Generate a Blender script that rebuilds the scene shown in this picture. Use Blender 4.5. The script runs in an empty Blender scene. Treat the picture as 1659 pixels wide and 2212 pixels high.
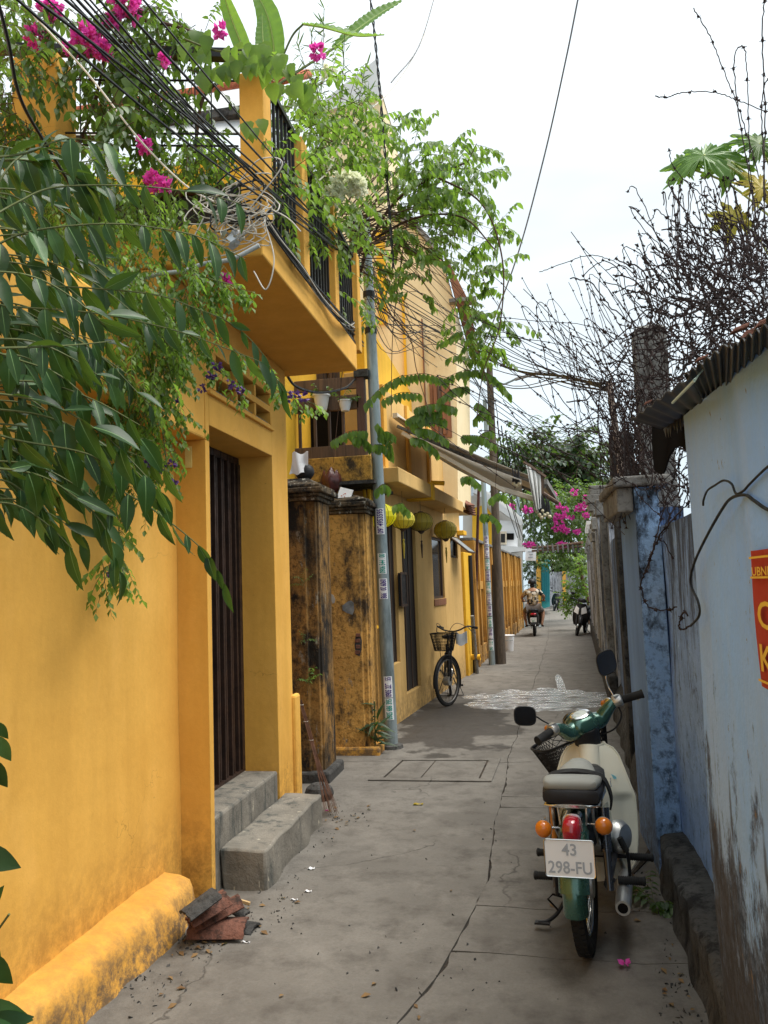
import bpy, bmesh, math, random
import numpy as np
from mathutils import Vector, Matrix, Euler
random.seed(7); np.random.seed(7)
D2R = math.radians
SC = bpy.context.scene
# ------------------------------------------------------------------ camera
FPX = 1690.0; CX, CY, EYE = 829.5, 1106.0, 1.62
_vy = np.array([1143 - CX, -(1257 - CY), -FPX]); _vy /= np.linalg.norm(_vy)
_zz = -(np.array([-0.036, 1, 0]) @ _vy) / _vy[2]
_up = np.array([-0.036, 1, _zz]); _up /= np.linalg.norm(_up)
_vx = np.cross(_vy, _up)
CR = np.array([_vx, _vy, _up])
cam_d = bpy.data.cameras.new('camera'); cam = bpy.data.objects.new('camera', cam_d)
SC.collection.objects.link(cam); SC.camera = cam
cam_d.sensor_fit = 'VERTICAL'; cam_d.sensor_height = 24.0; cam_d.lens = 24.0 * FPX / 2212.0
cam_d.clip_start = 0.05; cam_d.clip_end = 600
cam.matrix_world = Matrix.Translation((0, 0, EYE)) @ Matrix([list(r) for r in CR]).to_4x4()
# ------------------------------------------------------------------ world, sun, exposure
SUN_EL, SUN_AZ = D2R(67), D2R(86)
w = bpy.data.worlds.new("World"); SC.world = w; w.use_nodes = True
nt = w.node_tree; nt.nodes.clear()
N = nt.nodes.new; L = nt.links.new
out = N('ShaderNodeOutputWorld'); bg = N('ShaderNodeBackground'); bg.inputs[1].default_value = 0.1
sky = N('ShaderNodeTexSky'); sky.sky_type = 'NISHITA'; sky.sun_disc = False
sky.sun_elevation = SUN_EL; sky.sun_rotation = SUN_AZ; sky.dust_density = 4.0
tc = N('ShaderNodeTexCoord'); sp = N('ShaderNodeSeparateXYZ'); L(tc.outputs['Generated'], sp.inputs[0])
mr = N('ShaderNodeMapRange'); L(sp.outputs['Z'], mr.inputs[0])
mr.inputs[1].default_value = -0.02; mr.inputs[2].default_value = 0.75
ramp = N('ShaderNodeValToRGB'); L(mr.outputs[0], ramp.inputs[0])
ramp.color_ramp.elements[0].color = (0.60, 0.72, 0.80, 1)
ramp.color_ramp.elements[1].color = (0.92, 0.98, 1.0, 1)
e = ramp.color_ramp.elements.new(0.45); e.color = (0.74, 0.82, 0.86, 1)
nz = N('ShaderNodeTexNoise'); nz.inputs['Scale'].default_value = 2.2; nz.inputs['Detail'].default_value = 4
mp = N('ShaderNodeMapping'); mp.inputs['Scale'].default_value = (1, 1, 3.5)
L(tc.outputs['Generated'], mp.inputs[0]); L(mp.outputs[0], nz.inputs[0])
nr = N('ShaderNodeMapRange'); L(nz.outputs[0], nr.inputs[0]); nr.inputs[1].default_value = 0.3; nr.inputs[2].default_value = 0.7
nr.inputs[3].default_value = 6.0; nr.inputs[4].default_value = 8.2
vm = N('ShaderNodeVectorMath'); vm.operation = 'SCALE'; L(ramp.outputs[0], vm.inputs[0]); L(nr.outputs[0], vm.inputs['Scale'])
mx = N('ShaderNodeMix'); mx.data_type = 'RGBA'; mx.inputs[0].default_value = 0.9
L(sky.outputs[0], mx.inputs[6]); L(vm.outputs[0], mx.inputs[7])
L(mx.outputs[2], bg.inputs[0]); L(bg.outputs[0], out.inputs[0])
sl = bpy.data.lights.new('sun', 'SUN'); sl.energy = 3.2; sl.angle = D2R(48); sl.color = (1.0, 0.96, 0.90)
so = bpy.data.objects.new('sun', sl); SC.collection.objects.link(so)
so.rotation_euler = Vector((math.sin(SUN_AZ) * math.cos(SUN_EL), math.cos(SUN_AZ) * math.cos(SUN_EL), math.sin(SUN_EL))).to_track_quat('Z', 'Y').to_euler()
SC.view_settings.view_transform = 'Standard'; SC.view_settings.look = 'None'
SC.view_settings.gamma = 1.0; SC.view_settings.use_curve_mapping = False
SC.view_settings.exposure = 0.95
SC.cycles.max_bounces = 8; SC.cycles.transparent_max_bounces = 12; SC.cycles.use_denoising = True

# ------------------------------------------------------------------ rays: photo pixel (1659 wide) -> world point on a plane
def ray(x, y): return CR @ np.array([x - CX, -(y - CY), -FPX])
def G(x, y, z=0.0):
    d = ray(x, y); p = d * ((z - EYE) / d[2]); p[2] = z; return Vector(p)
def PX(x, y, X):
    d = ray(x, y); p = d * (X / d[0]); p[2] += EYE; return Vector(p)
def PY(x, y, Y):
    d = ray(x, y); p = d * (Y / d[1]); p[2] += EYE; return Vector(p)
def PL(x, y, a, b, off=0.0):   # vertical plane through ground points a, b (x,y), shifted off along its right normal
    a = np.array(a[:2], float); b = np.array(b[:2], float); u = (b - a) / np.linalg.norm(b - a); n = np.array([u[1], -u[0]])
    d = ray(x, y); t = ((a + n * off) @ n) / (d[:2] @ n); p = d * t; p[2] += EYE; return Vector(p)

# ------------------------------------------------------------------ node materials
MATS = {}
class NM:
    def __init__(s, name):
        s.m = bpy.data.materials.new(name); s.m.use_nodes = True; s.t = s.m.node_tree
        s.b = s.t.nodes['Principled BSDF']; s.o = s.t.nodes['Material Output']; MATS[name] = s.m
        s.geo = s.t.nodes.new('ShaderNodeNewGeometry'); s.P = s.geo.outputs['Position']
    def n(s, t): return s.t.nodes.new('ShaderNode' + t)
    def l(s, a, b): s.t.links.new(a, b)
    def local(s):
        c = s.n('TexCoord'); s.P = c.outputs['Object']; return s
    def noise(s, scale, detail=4, rough=0.55, stretch=None, lo=0.35, hi=0.65, vec=None, off=(0, 0, 0)):
        v = vec or s.P
        m = s.n('Mapping'); m.inputs['Scale'].default_value = stretch or (1, 1, 1); m.inputs['Location'].default_value = off; s.l(v, m.inputs[0]); v = m.outputs[0]
        x = s.n('TexNoise'); x.inputs['Scale'].default_value = scale; x.inputs['Detail'].default_value = detail; x.inputs['Roughness'].default_value = rough
        s.l(v, x.inputs[0]); return s.rng(x.outputs[0], lo, hi)
    def rng(s, v, a, b, c=0.0, d=1.0):
        r = s.n('MapRange'); s.l(v, r.inputs[0])
        for i, q in enumerate((a, b, c, d)): r.inputs[i + 1].default_value = q
        return r.outputs[0]
    def math(s, op, a, b=None):
        x = s.n('Math'); x.operation = op
        for i, q in enumerate((a, b)):
            if q is None: continue
            if isinstance(q, (int, float)): x.inputs[i].default_value = q
            else: s.l(q, x.inputs[i])
        return x.outputs[0]
    def mix(s, f, a, b, mode='MIX'):
        x = s.n('Mix'); x.data_type = 'RGBA'; x.blend_type = mode; x.clamp_factor = True
        for i, q in ((0, f), (6, a), (7, b)):
            if isinstance(q, (int, float)): x.inputs[i].default_value = q
            elif isinstance(q, tuple): x.inputs[i].default_value = (*q, 1)
            else: s.l(q, x.inputs[i])
        return x.outputs[2]
    def z(s):
        x = s.n('SeparateXYZ'); s.l(s.P, x.inputs[0]); return x.outputs
    def col(s, c):
        if isinstance(c, tuple): s.b.inputs['Base Color'].default_value = (*c, 1)
        else: s.l(c, s.b.inputs['Base Color'])
        return s
    def set(s, rough=None, metal=None, spec=None, **k):
        for nme, v in (('Roughness', rough), ('Metallic', metal), ('Specular IOR Level', spec)):
            if v is None: continue
            if isinstance(v, (int, float)): s.b.inputs[nme].default_value = v
            else: s.l(v, s.b.inputs[nme])
        for a, v in k.items(): s.b.inputs[a.replace('_', ' ')].default_value = v
        return s
    def bump(s, h, strength=0.3, dist=0.01):
        x = s.n('Bump'); x.inputs['Strength'].default_value = strength; x.inputs['Distance'].default_value = dist
        s.l(h, x.inputs['Height'])
        if s.b.inputs['Normal'].is_linked: s.l(s.b.inputs['Normal'].links[0].from_socket, x.inputs['Normal'])
        s.l(x.outputs[0], s.b.inputs['Normal']); return s

def plaster(name, c, c2, grime=(0.12, 0.07, 0.03), gz=0.5, gs=0.6, streak=0.35, bump=0.35, spots=0.0):
    m = NM(name)
    big = m.noise(1.3, 5, 0.6); st = m.noise(3.0, 5, 0.6, (2.2, 2.2, 0.22)); fine = m.noise(38, 3, 0.6)
    col = m.mix(big, c, c2)
    dk = tuple(v * 0.72 for v in c2)
    col = m.mix(m.math('MULTIPLY', st, streak), col, dk)
    col = m.mix(m.math('MULTIPLY', fine, 0.14), col, dk)
    z = m.z()[2]
    fade = m.noise(2.4, 7, 0.7, (1, 1, 0.45), lo=0.52, hi=0.72, off=(9, 1, 4)); col = m.mix(m.math('MULTIPLY', fade, 0.28), col, tuple(min(1, v * 1.12 + 0.05) for v in c))
    v_ = m.n('TexVoronoi'); v_.feature = 'DISTANCE_TO_EDGE'; v_.inputs['Scale'].default_value = 1.3; wn = m.n('TexNoise'); wn.inputs['Scale'].default_value = 2.5; wn.inputs['Detail'].default_value = 6; m.l(m.P, wn.inputs[0])
    wa = m.n('VectorMath'); wa.operation = 'MULTIPLY_ADD'; m.l(wn.outputs['Color'], wa.inputs[0]); wa.inputs[1].default_value = (0.8, 0.8, 0.8); m.l(m.P, wa.inputs[2]); m.l(wa.outputs[0], v_.inputs['Vector'])
    ck = m.math('MULTIPLY', m.rng(v_.outputs['Distance'], 0.0, 0.004, 1, 0), m.noise(1.1, 3, lo=0.52, hi=0.60)); col = m.mix(m.math('MULTIPLY', ck, 0.55), col, tuple(v * 0.35 for v in c2))
    col = m.mix(m.math('MULTIPLY', m.noise(17, 5, 0.7, lo=0.69, hi=0.72), 0.45), col, tuple(v * 0.5 for v in c2))
    low = m.rng(z, 0.0, gz, 1.0, 0.0)
    gn = m.noise(13, 8, 0.78, lo=0.40, hi=0.60)
    col = m.mix(m.math('MULTIPLY', m.math('MULTIPLY', low, gn), gs), col, grime)
    if spots: col = m.mix(m.math('MULTIPLY', m.noise(9, 6, 0.75, lo=0.6, hi=0.66), spots), col, grime)
    m.col(col).set(rough=0.85, spec=0.25)
    m.bump(m.noise(5, 4, 0.5, lo=0, hi=1), bump * 0.6, 0.03).bump(m.noise(120, 2, 0.5, lo=0, hi=1), bump * 0.5, 0.003)
    return m.m
def mossy(name, base, base2, dark, pale, kd=0.5, kp=0.6, sc=4.0, stretch=(1, 1, 0.6), run=None):
    m = NM(name)
    col = m.mix(m.noise(2.0, 5, 0.6), base, base2)
    col = m.mix(m.noise(sc, 8, 0.72, stretch, lo=kd - 0.06, hi=kd + 0.06), col, dark)
    col = m.mix(m.noise(sc * 2.6, 7, 0.75, (1, 1, 0.35), lo=kp, hi=kp + 0.05, off=(5, 3, 1)), col, pale)
    col = m.mix(m.math('MULTIPLY', m.noise(26, 5, 0.7, lo=0.5, hi=0.65), 0.6), col, tuple(v * 0.5 for v in dark))
    if run:     # mould running down from the cap
        rz = m.rng(m.z()[2], run[0], run[1], -0.16, 0.13); rn = m.math('ADD', m.noise(7, 7, 0.7, (1, 1, 0.10), lo=0, hi=1), rz)
        col = m.mix(m.math('MULTIPLY', m.rng(rn, 0.5, 0.66), 0.85), col, dark)
    m.col(col).set(rough=0.92, spec=0.2)
    m.bump(m.noise(sc * 2, 8, 0.7, lo=0, hi=1), 0.7, 0.03).bump(m.noise(70, 3, 0.6, lo=0, hi=1), 0.5, 0.004)
    return m.m
def simple(name, c, rough=0.5, metal=0.0, var=0.15, sc=8, bump=0.0, coat=0.0):
    m = NM(name).local()
    col = m.mix(m.math('MULTIPLY', m.noise(sc, 5, 0.65), var * 3), c, tuple(v * (1 - min(0.85, var * 2.2)) for v in c)) if var else c
    m.col(col).set(rough=rough, metal=metal, spec=0.5 if coat or metal else 0.22)
    if coat: m.b.inputs['Coat Weight'].default_value = coat
    if var: m.set(rough=m.rng(m.noise(sc * 2, 3), 0, 1, rough * 0.8, min(1, rough * 1.25)))
    if bump: m.bump(m.noise(sc * 6, 4, 0.6, lo=0, hi=1), bump, 0.004)
    return m.m
def leafmat(name, c1, c2, c3=None, rough=0.45, trans=0.3):
    m = NM(name)
    oi = m.n('ObjectInfo'); r = m.math('FRACT', m.math('ADD', m.geo.outputs['Random Per Island'], oi.outputs['Random']))
    rp = m.n('ValToRGB'); m.l(r, rp.inputs[0]); rp.color_ramp.elements[0].color = (*c1, 1); rp.color_ramp.elements[1].color = (*c2, 1)
    if c3: e = rp.color_ramp.elements.new(0.94); e.color = (*c2, 1); rp.color_ramp.elements[-1].color = (*c3, 1)
    col = m.mix(m.math('MULTIPLY', m.noise(30, 3), 0.3), rp.outputs[0], tuple(v * 0.6 for v in c1))
    m.col(col).set(rough=rough, spec=0.5)
    tr = m.n('BsdfTranslucent'); g = m.n('Mix'); tcol = m.mix(0.5, col, (0.35, 0.6, 0.06), 'MIX'); m.l(tcol, tr.inputs[0])
    ms = m.n('MixShader'); ms.inputs[0].default_value = trans; m.l(m.b.outputs[0], ms.inputs[1]); m.l(tr.outputs[0], ms.inputs[2])
    m.l(ms.outputs[0], m.o.inputs[0]); return m.m
def petalmat(name, c, trans=0.35):
    m = NM(name); col = m.mix(m.geo.outputs['Random Per Island'], c, tuple(min(1, v * 1.25 + 0.02) for v in c)); m.col(col).set(rough=0.6)
    tr = m.n('BsdfTranslucent'); m.l(col, tr.inputs[0]); ms = m.n('MixShader'); ms.inputs[0].default_value = trans
    m.l(m.b.outputs[0], ms.inputs[1]); m.l(tr.outputs[0], ms.inputs[2]); m.l(ms.outputs[0], m.o.inputs[0]); return m.m

# ------------------------------------------------------------------ objects
COL = SC.collection
PINV = {}
def thing(name, label, cat, loc=(0, 0, 0), rot=(0, 0, 0), group=None, local=False):
    o = bpy.data.objects.new(name, None); COL.objects.link(o); o.location = loc; o.rotation_euler = rot; o.empty_display_size = 0.1
    o['label'] = label; o['category'] = cat
    if group: o['group'] = group
    if not local: PINV[o] = (Matrix.Translation(loc) @ Euler(rot).to_matrix().to_4x4()).inverted()
    return o
def tag(o, label=None, cat=None, group=None, kind=None):
    for k, v in (('label', label), ('category', cat), ('group', group), ('kind', kind)):
        if v: o[k] = v
    return o
def link_mesh(name, me, parent=None):
    o = bpy.data.objects.new(name, me); COL.objects.link(o)
    if parent is not None:
        o.parent = parent
        if parent in PINV: o.matrix_parent_inverse = PINV[parent]
    return o
def copy_tree(o, parent=None, **props):
    c = o.copy(); COL.objects.link(c)
    for k, v in props.items(): c[k] = v
    if parent is not None: c.parent = parent
    if o in PINV: PINV[c] = PINV[o]
    for ch in list(o.children): copy_tree(ch, c)
    return c
class MB:
    def __init__(s): s.v = []; s.f = []; s.mi = []; s.mats = []; s.cur = 0
    def mat(s, m):
        if m not in s.mats: s.mats.append(m)
        s.cur = s.mats.index(m); return s
    def add(s, vs, fs):
        b = len(s.v); s.v.extend([tuple(x) for x in vs]); s.f.extend([tuple(i + b for i in f) for f in fs]); s.mi.extend([s.cur] * len(fs)); return s
    def box(s, x0, y0, z0, x1, y1, z1):
        if x0 > x1: x0, x1 = x1, x0
        if y0 > y1: y0, y1 = y1, y0
        if z0 > z1: z0, z1 = z1, z0
        return s.hexa([(x0, y0, z0), (x1, y0, z0), (x1, y1, z0), (x0, y1, z0)], [(x0, y0, z1), (x1, y0, z1), (x1, y1, z1), (x0, y1, z1)])
    def hexa(s, bot, top):
        return s.add(list(bot) + list(top), [(3, 2, 1, 0), (4, 5, 6, 7), (0, 1, 5, 4), (1, 2, 6, 5), (2, 3, 7, 6), (3, 0, 4, 7)])
    def obox(s, c, ax, ay, az):   # centre and three half-extent vectors
        c, ax, ay, az = map(Vector, (c, ax, ay, az))
        return s.hexa([c - ax - ay - az, c + ax - ay - az, c + ax + ay - az, c - ax + ay - az], [c - ax - ay + az, c + ax - ay + az, c + ax + ay + az, c - ax + ay + az])
    def beam(s, a, b, w, h, up=(0, 0, 1)):
        a, b = Vector(a), Vector(b); d = (b - a); u = d.normalized(); r = u.cross(Vector(up))
        if r.length < 1e-4: r = Vector((1, 0, 0))
        r.normalize(); q = r.cross(u)
        return s.obox((a + b) / 2, r * w / 2, d / 2, q * h / 2)
    def prism(s, poly, off):     # planar polygon extruded by off
        n = len(poly); off = Vector(off); P = [Vector(p) for p in poly]; Q = [p + off for p in P]
        return s.add(P + Q, [tuple(range(n))[::-1], tuple(range(n, 2 * n))] + [(i, (i + 1) % n, n + (i + 1) % n, n + i) for i in range(n)])
    def tube(s, pts, r, k=6, closed=False, caps=True):
        P = [Vector(p) for p in pts]; n = len(P)
        R = r if isinstance(r, (list, tuple)) else [r] * n
        u = None; vs = []
        for i, p in enumerate(P):
            if closed: t = P[(i + 1) % n] - P[i - 1]
            else: t = P[min(i + 1, n - 1)] - P[max(i - 1, 0)]
            if t.length < 1e-9: t = Vector((0, 0, 1))
            t.normalize()
            if u is None: u = t.orthogonal().normalized()
            else:
                u = u - t * u.dot(t)
                u = u.normalized() if u.length > 1e-6 else t.orthogonal().normalized()
            q = t.cross(u)
            for j in range(k):
                a = 2 * math.pi * j / k; vs.append(p + (u * math.cos(a) + q * math.sin(a)) * R[i])
        fs = []
        for i in range(n if closed else n - 1):
            a, b = i * k, ((i + 1) % n) * k
            for j in range(k): fs.append((a + j, a + (j + 1) % k, b + (j + 1) % k, b + j))
        if caps and not closed: fs += [tuple(range(k))[::-1], tuple(range((n - 1) * k, n * k))]
        return s.add(vs, fs)
    def lathe(s, prof, c=(0, 0, 0), axis=(0, 0, 1), k=16, sx=1.0, sy=1.0, ref=None):  # prof: (r,h)
        ax = Vector(axis).normalized(); u = Vector(ref) if ref else ax.orthogonal(); u = (u - ax * u.dot(ax)).normalized(); q = ax.cross(u); c = Vector(c); vs = []; fs = []
        for r, h in prof:
            for j in range(k):
                a = 2 * math.pi * j / k; vs.append(c + ax * h + u * (r * sx * math.cos(a)) + q * (r * sy * math.sin(a)))
        m = len(prof)
        for i in range(m - 1):
            for j in range(k): fs.append((i * k + j, i * k + (j + 1) % k, (i + 1) * k + (j + 1) % k, (i + 1) * k + j))
        if prof[0][0] > 1e-5: fs.append(tuple(range(k))[::-1])
        if prof[-1][0] > 1e-5: fs.append(tuple(range((m - 1) * k, m * k)))
        return s.add(vs, fs)
    def sphere(s, c, r, k=12, rings=8, axis=(0, 0, 1)):
        rx = r if isinstance(r, (tuple, list)) else (r, r, r)
        vs = []; fs = []; c = Vector(c)
        for i in range(rings + 1):
            t = math.pi * i / rings
            for j in range(k):
                a = 2 * math.pi * j / k; vs.append(c + Vector((rx[0] * math.sin(t) * math.cos(a), rx[1] * math.sin(t) * math.sin(a), -rx[2] * math.cos(t))))
        for i in range(rings):
            for j in range(k): fs.append((i * k + j, i * k + (j + 1) % k, (i + 1) * k + (j + 1) % k, (i + 1) * k + j))
        return s.add(vs, fs)
    def grid(s, fn, nu, nv, thick=0.0, wrap=False):
        P = [[Vector(fn(i / nu, j / nv)) for j in range(nv + 1)] for i in range(nu + 1)]
        vs = [p for r in P for p in r]; W = nv + 1
        fs = [(i * W + j, (i + 1) * W + j, (i + 1) * W + j + 1, i * W + j + 1) for i in range(nu) for j in range(nv)]
        if thick:
            nrm = []
            for i in range(nu + 1):
                for j in range(nv + 1):
                    a = P[min(i + 1, nu)][j] - P[max(i - 1, 0)][j]; b = P[i][min(j + 1, nv)] - P[i][max(j - 1, 0)]
                    c = a.cross(b); nrm.append(c.normalized() if c.length > 1e-9 else Vector((0, 0, 1)))
            n = len(vs); vs += [v - m * thick for v, m in zip(vs[:n], nrm)]
            fs += [tuple(x + n for x in f)[::-1] for f in fs[:]]
            ed = [(i * W, (i + 1) * W) for i in range(nu)] + [((i + 1) * W + nv, i * W + nv) for i in range(nu)] + [(j + 1, j) for j in range(nv)] + [(nu * W + j, nu * W + j + 1) for j in range(nv)]
            fs += [(b, a, a + n, b + n) for a, b in ed]
        return s.add(vs, fs)
    def mesh(s, name, m=None, smooth=False):
        me = bpy.data.meshes.new(name); me.from_pydata([tuple(v) for v in s.v], [], s.f)
        if m is not None: me.materials.append(m)
        else:
            for q in s.mats: me.materials.append(q)
            me.polygons.foreach_set('material_index', s.mi)
        if smooth:
            me.polygons.foreach_set('use_smooth', [True] * len(s.f)); me.update()
            if smooth is not True: me.set_sharp_from_angle(angle=D2R(smooth))
        me.update(); return me
    def build(s, name, m=None, parent=None, smooth=False, bevel=0.0):
        o = link_mesh(name, s.mesh(name, m, smooth), parent)
        if bevel:
            b = o.modifiers.new('bevel', 'BEVEL'); b.width = bevel; b.segments = 2; b.limit_method = 'ANGLE'; b.angle_limit = D2R(40)
        return o
def cr(pts, n=6):      # catmull-rom
    P = [Vector(p) for p in pts]
    if len(P) < 3: return [P[0].lerp(P[-1], i / n) for i in range(n + 1)]
    P = [P[0] * 2 - P[1]] + P + [P[-1] * 2 - P[-2]]; o = []
    for i in range(1, len(P) - 2):
        a, b, c, d = P[i - 1:i + 3]
        for k in range(n):
            t = k / n; o.append(0.5 * ((2 * b) + (c - a) * t + (2 * a - 5 * b + 4 * c - d) * t * t + (3 * b - a - 3 * c + d) * t ** 3))
    o.append(P[-2]); return o
def rv(a=1.0): return Vector((random.uniform(-a, a), random.uniform(-a, a), random.uniform(-a, a)))
def U(a, b): return random.uniform(a, b)
def rough_edges(o, amt=0.01, sc=3.0, cuts=0):
    pass
# leaves
def leaf_tpl(wid=0.3, n=4, fold=0.25, droop=0.25, tip=1.0, heart=False):
    vs = []; fs = []
    for i in range(n + 1):
        t = i / n
        wv = (math.sin(math.pi * min(1, t * 0.96 + 0.03) ** (0.6 if heart else 0.85))) * wid
        if i == n: wv = 0.005
        zc = -droop * t * t
        vs += [(-wv, t, zc + fold * wv), (0, t, zc), (wv, t, zc + fold * wv)]
    for i in range(n):
        a = i * 3; fs += [(a, a + 1, a + 4, a + 3), (a + 1, a + 2, a + 5, a + 4)]
    return np.array(vs), fs
class Blooms:      # flower clusters: one part per cluster
    def __init__(s, tpl): s.t = tpl; s.c = []
    def add(s, *a): s.c[-1].add(*a)
    def build(s, name, m, parent=None):
        for q in s.c: q.build(name, m, parent)
class Leaves:
    def __init__(s, tpl): s.t, s.fs = tpl; s.M = []; s.p = []
    def add(s, pos, d, nrm, size):
        d = Vector(d).normalized(); nrm = Vector(nrm); x = d.cross(nrm)
        if x.length < 1e-4: x = d.orthogonal()
        x.normalize(); z = x.cross(d)
        s.M.append([[x[i] * size, d[i] * size, z[i] * size] for i in range(3)]); s.p.append(tuple(pos))
    def build(s, name, m, parent=None):
        n = len(s.p); M = np.array(s.M); p = np.array(s.p)
        V = np.einsum('nij,kj->nki', M, s.t) + p[:, None, :]
        k = len(s.t); F = np.array(s.fs)
        FF = (F[None] + (np.arange(n) * k)[:, None, None]).reshape(-1)
        me = bpy.data.meshes.new(name); nf = n * len(s.fs)
        me.vertices.add(n * k); me.vertices.foreach_set('co', V.reshape(-1)); me.loops.add(len(FF)); me.loops.foreach_set('vertex_index', FF.astype(np.int32))
        me.polygons.add(nf); me.polygons.foreach_set('loop_start', np.arange(nf, dtype=np.int32) * F.shape[1])
        me.polygons.foreach_set('use_smooth', [True] * nf)
        me.update(calc_edges=True); me.validate(); me.materials.append(m)
        return link_mesh(name, me, parent)
def spray(Lv, st, p, d, length, n, size, grav=0.4, r=0.003, out=0.9, wob=0.12, leafdroop=0.5, start=0.12, k=4):
    p = Vector(p); d = Vector(d).normalized(); pts = [p.copy()]; seg = length / n
    for i in range(n):
        d = (d + Vector((0, 0, -grav / n)) + rv(wob)).normalized(); p = p + d * seg; pts.append(p.copy())
        if i / n >= start:
            side = d.cross(Vector((0, 0, 1)));
            if side.length < 0.1: side = Vector((U(-1, 1), U(-1, 1), 0))
            side.normalize()
            for sg in (-1, 1):
                if random.random() < 0.12: continue
                ld = side * sg * out + d * 0.5 + Vector((0, 0, -leafdroop)) + rv(0.3)
                Lv.add(p + rv(0.1) * size, ld, Vector((0, 0, 1)) + side * sg * 0.3 + rv(0.35), size * U(0.7, 1.15))
    if st is not None: st.tube(pts, [r * (1 - 0.7 * i / n) for i in range(n + 1)], k)
    return pts
# ------------------------------------------------------------------ palette
yel = plaster('yellow_plaster', (0.78, 0.430, 0.085), (0.71, 0.37, 0.065), grime=(0.16, 0.075, 0.022), gz=0.55, gs=0.75, streak=0.32)
yelpl = plaster('yellow_plinth', (0.70, 0.375, 0.075), (0.60, 0.29, 0.042), grime=(0.16, 0.10, 0.05), gz=0.24, gs=1.6, streak=0.3, bump=0.7, spots=0.12)
yel2 = plaster('mid_house_plaster', (0.66, 0.43, 0.16), (0.57, 0.36, 0.125), grime=(0.13, 0.09, 0.045), gz=0.5, gs=0.8, streak=0.35)
yelb = plaster('bright_yellow_trim', (0.80, 0.47, 0.035), (0.72, 0.40, 0.03), gz=0.3, streak=0.2)
cream = plaster('cream_render', (0.84, 0.70, 0.44), (0.79, 0.64, 0.38), gz=0.0, gs=0, streak=0.35)
fenceyel = plaster('old_fence_yellow', (0.66, 0.36, 0.07), (0.52, 0.27, 0.06), grime=(0.07, 0.05, 0.035), gz=1.0, gs=1.2, streak=0.9, spots=0.5)
pil_moss = mossy('mossy_pillar', (0.62, 0.34, 0.09), (0.46, 0.25, 0.07), (0.075, 0.05, 0.03), (0.27, 0.24, 0.19), 0.57, 0.61, 3.6, (1, 1, 0.6), run=(1.2, 2.8))
pil_dark = mossy('black_mossy_pillar', (0.36, 0.19, 0.05), (0.12, 0.075, 0.035), (0.02, 0.017, 0.014), (0.24, 0.21, 0.16), 0.50, 0.60, 3.6, (1, 1, 0.5), run=(0.6, 2.8))
cap_moss = mossy('mossy_capstone', (0.16, 0.11, 0.06), (0.08, 0.065, 0.045), (0.018, 0.016, 0.014), (0.36, 0.34, 0.29), 0.5, 0.56, 6, (1, 1, 1))
ledge_stain = mossy('stained_yellow_ledge', (0.60, 0.35, 0.07), (0.45, 0.25, 0.06), (0.06, 0.045, 0.03), (0.5, 0.34, 0.12), 0.56, 0.64, 3.0, (1, 1, 0.7))
conc = mossy('old_concrete', (0.26, 0.255, 0.24), (0.18, 0.175, 0.165), (0.08, 0.07, 0.06), (0.36, 0.34, 0.30), 0.60, 0.64, 5, (1, 1, 0.5))
concd = mossy('dark_concrete', (0.095, 0.093, 0.088), (0.055, 0.054, 0.052), (0.022, 0.022, 0.022), (0.24, 0.22, 0.2), 0.55, 0.66, 6, (1, 1, 0.6))
def stepmat():
    m = NM('step_concrete'); c = m.mix(m.noise(4, 6, 0.65), (0.22, 0.20, 0.165), (0.13, 0.12, 0.10))
    c = m.mix(m.noise(9, 6, 0.7, (1, 1, 0.2), lo=0.52, hi=0.66), c, (0.055, 0.06, 0.055)); c = m.mix(m.noise(14, 5, 0.7, (1, 1, 0.3), lo=0.63, hi=0.68, off=(3, 1, 1)), c, (0.42, 0.38, 0.3))
    m.col(c).set(rough=0.85); m.bump(m.noise(12, 7, 0.7, lo=0, hi=1), 0.6, 0.02).bump(m.noise(110, 3, lo=0, hi=1), 0.5, 0.003); return m.m
stepm = stepmat()
def bluemat(name, dirt=1.0, top=None):
    m = NM(name); z = m.z()[2]
    c = m.mix(m.noise(1.1, 4, 0.6), (0.33, 0.56, 0.95), (0.26, 0.49, 0.92))
    c = m.mix(m.math('MULTIPLY', m.noise(4.5, 5, 0.6, (1, 1, 0.12)), 0.35), c, (0.50, 0.55, 0.62))
    c = m.mix(m.math('MULTIPLY', m.noise(60, 3, lo=0.3, hi=0.8), 0.15), c, (0.25, 0.33, 0.45))
    low = m.rng(z, 0.0, 1.5, 0.36, -0.10)
    n1 = m.noise(5.5, 10, 0.78, (1, 1, 0.5), lo=0, hi=1)
    k = m.rng(m.math('ADD', n1, low), 0.58, 0.66); c = m.mix(m.math('MULTIPLY', k, 0.92), c, m.mix(m.noise(30, 9, 0.8, (1, 1, 0.6), lo=0.46, hi=0.60), (0.018, 0.022, 0.032), (0.16, 0.21, 0.31)))
    k2 = m.rng(m.math('ADD', m.noise(7, 8, 0.75, (1, 1, 0.14), lo=0, hi=1), m.math('MULTIPLY', low, 0.9)), 0.60, 0.66); c = m.mix(m.math('MULTIPLY', k2, 0.75), c, (0.06, 0.055, 0.055))
    c = m.mix(m.noise(22, 6, 0.7, (1, 1, 0.5), lo=0.655, hi=0.68), c, (0.22, 0.16, 0.11))
    m.col(c).set(rough=0.8, spec=0.3); m.bump(m.noise(4, 5, 0.6, lo=0, hi=1), 0.4, 0.03).bump(m.noise(90, 3, lo=0, hi=1), 0.35, 0.003)
    return m.m
bluew = bluemat('blue_limewash')
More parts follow.
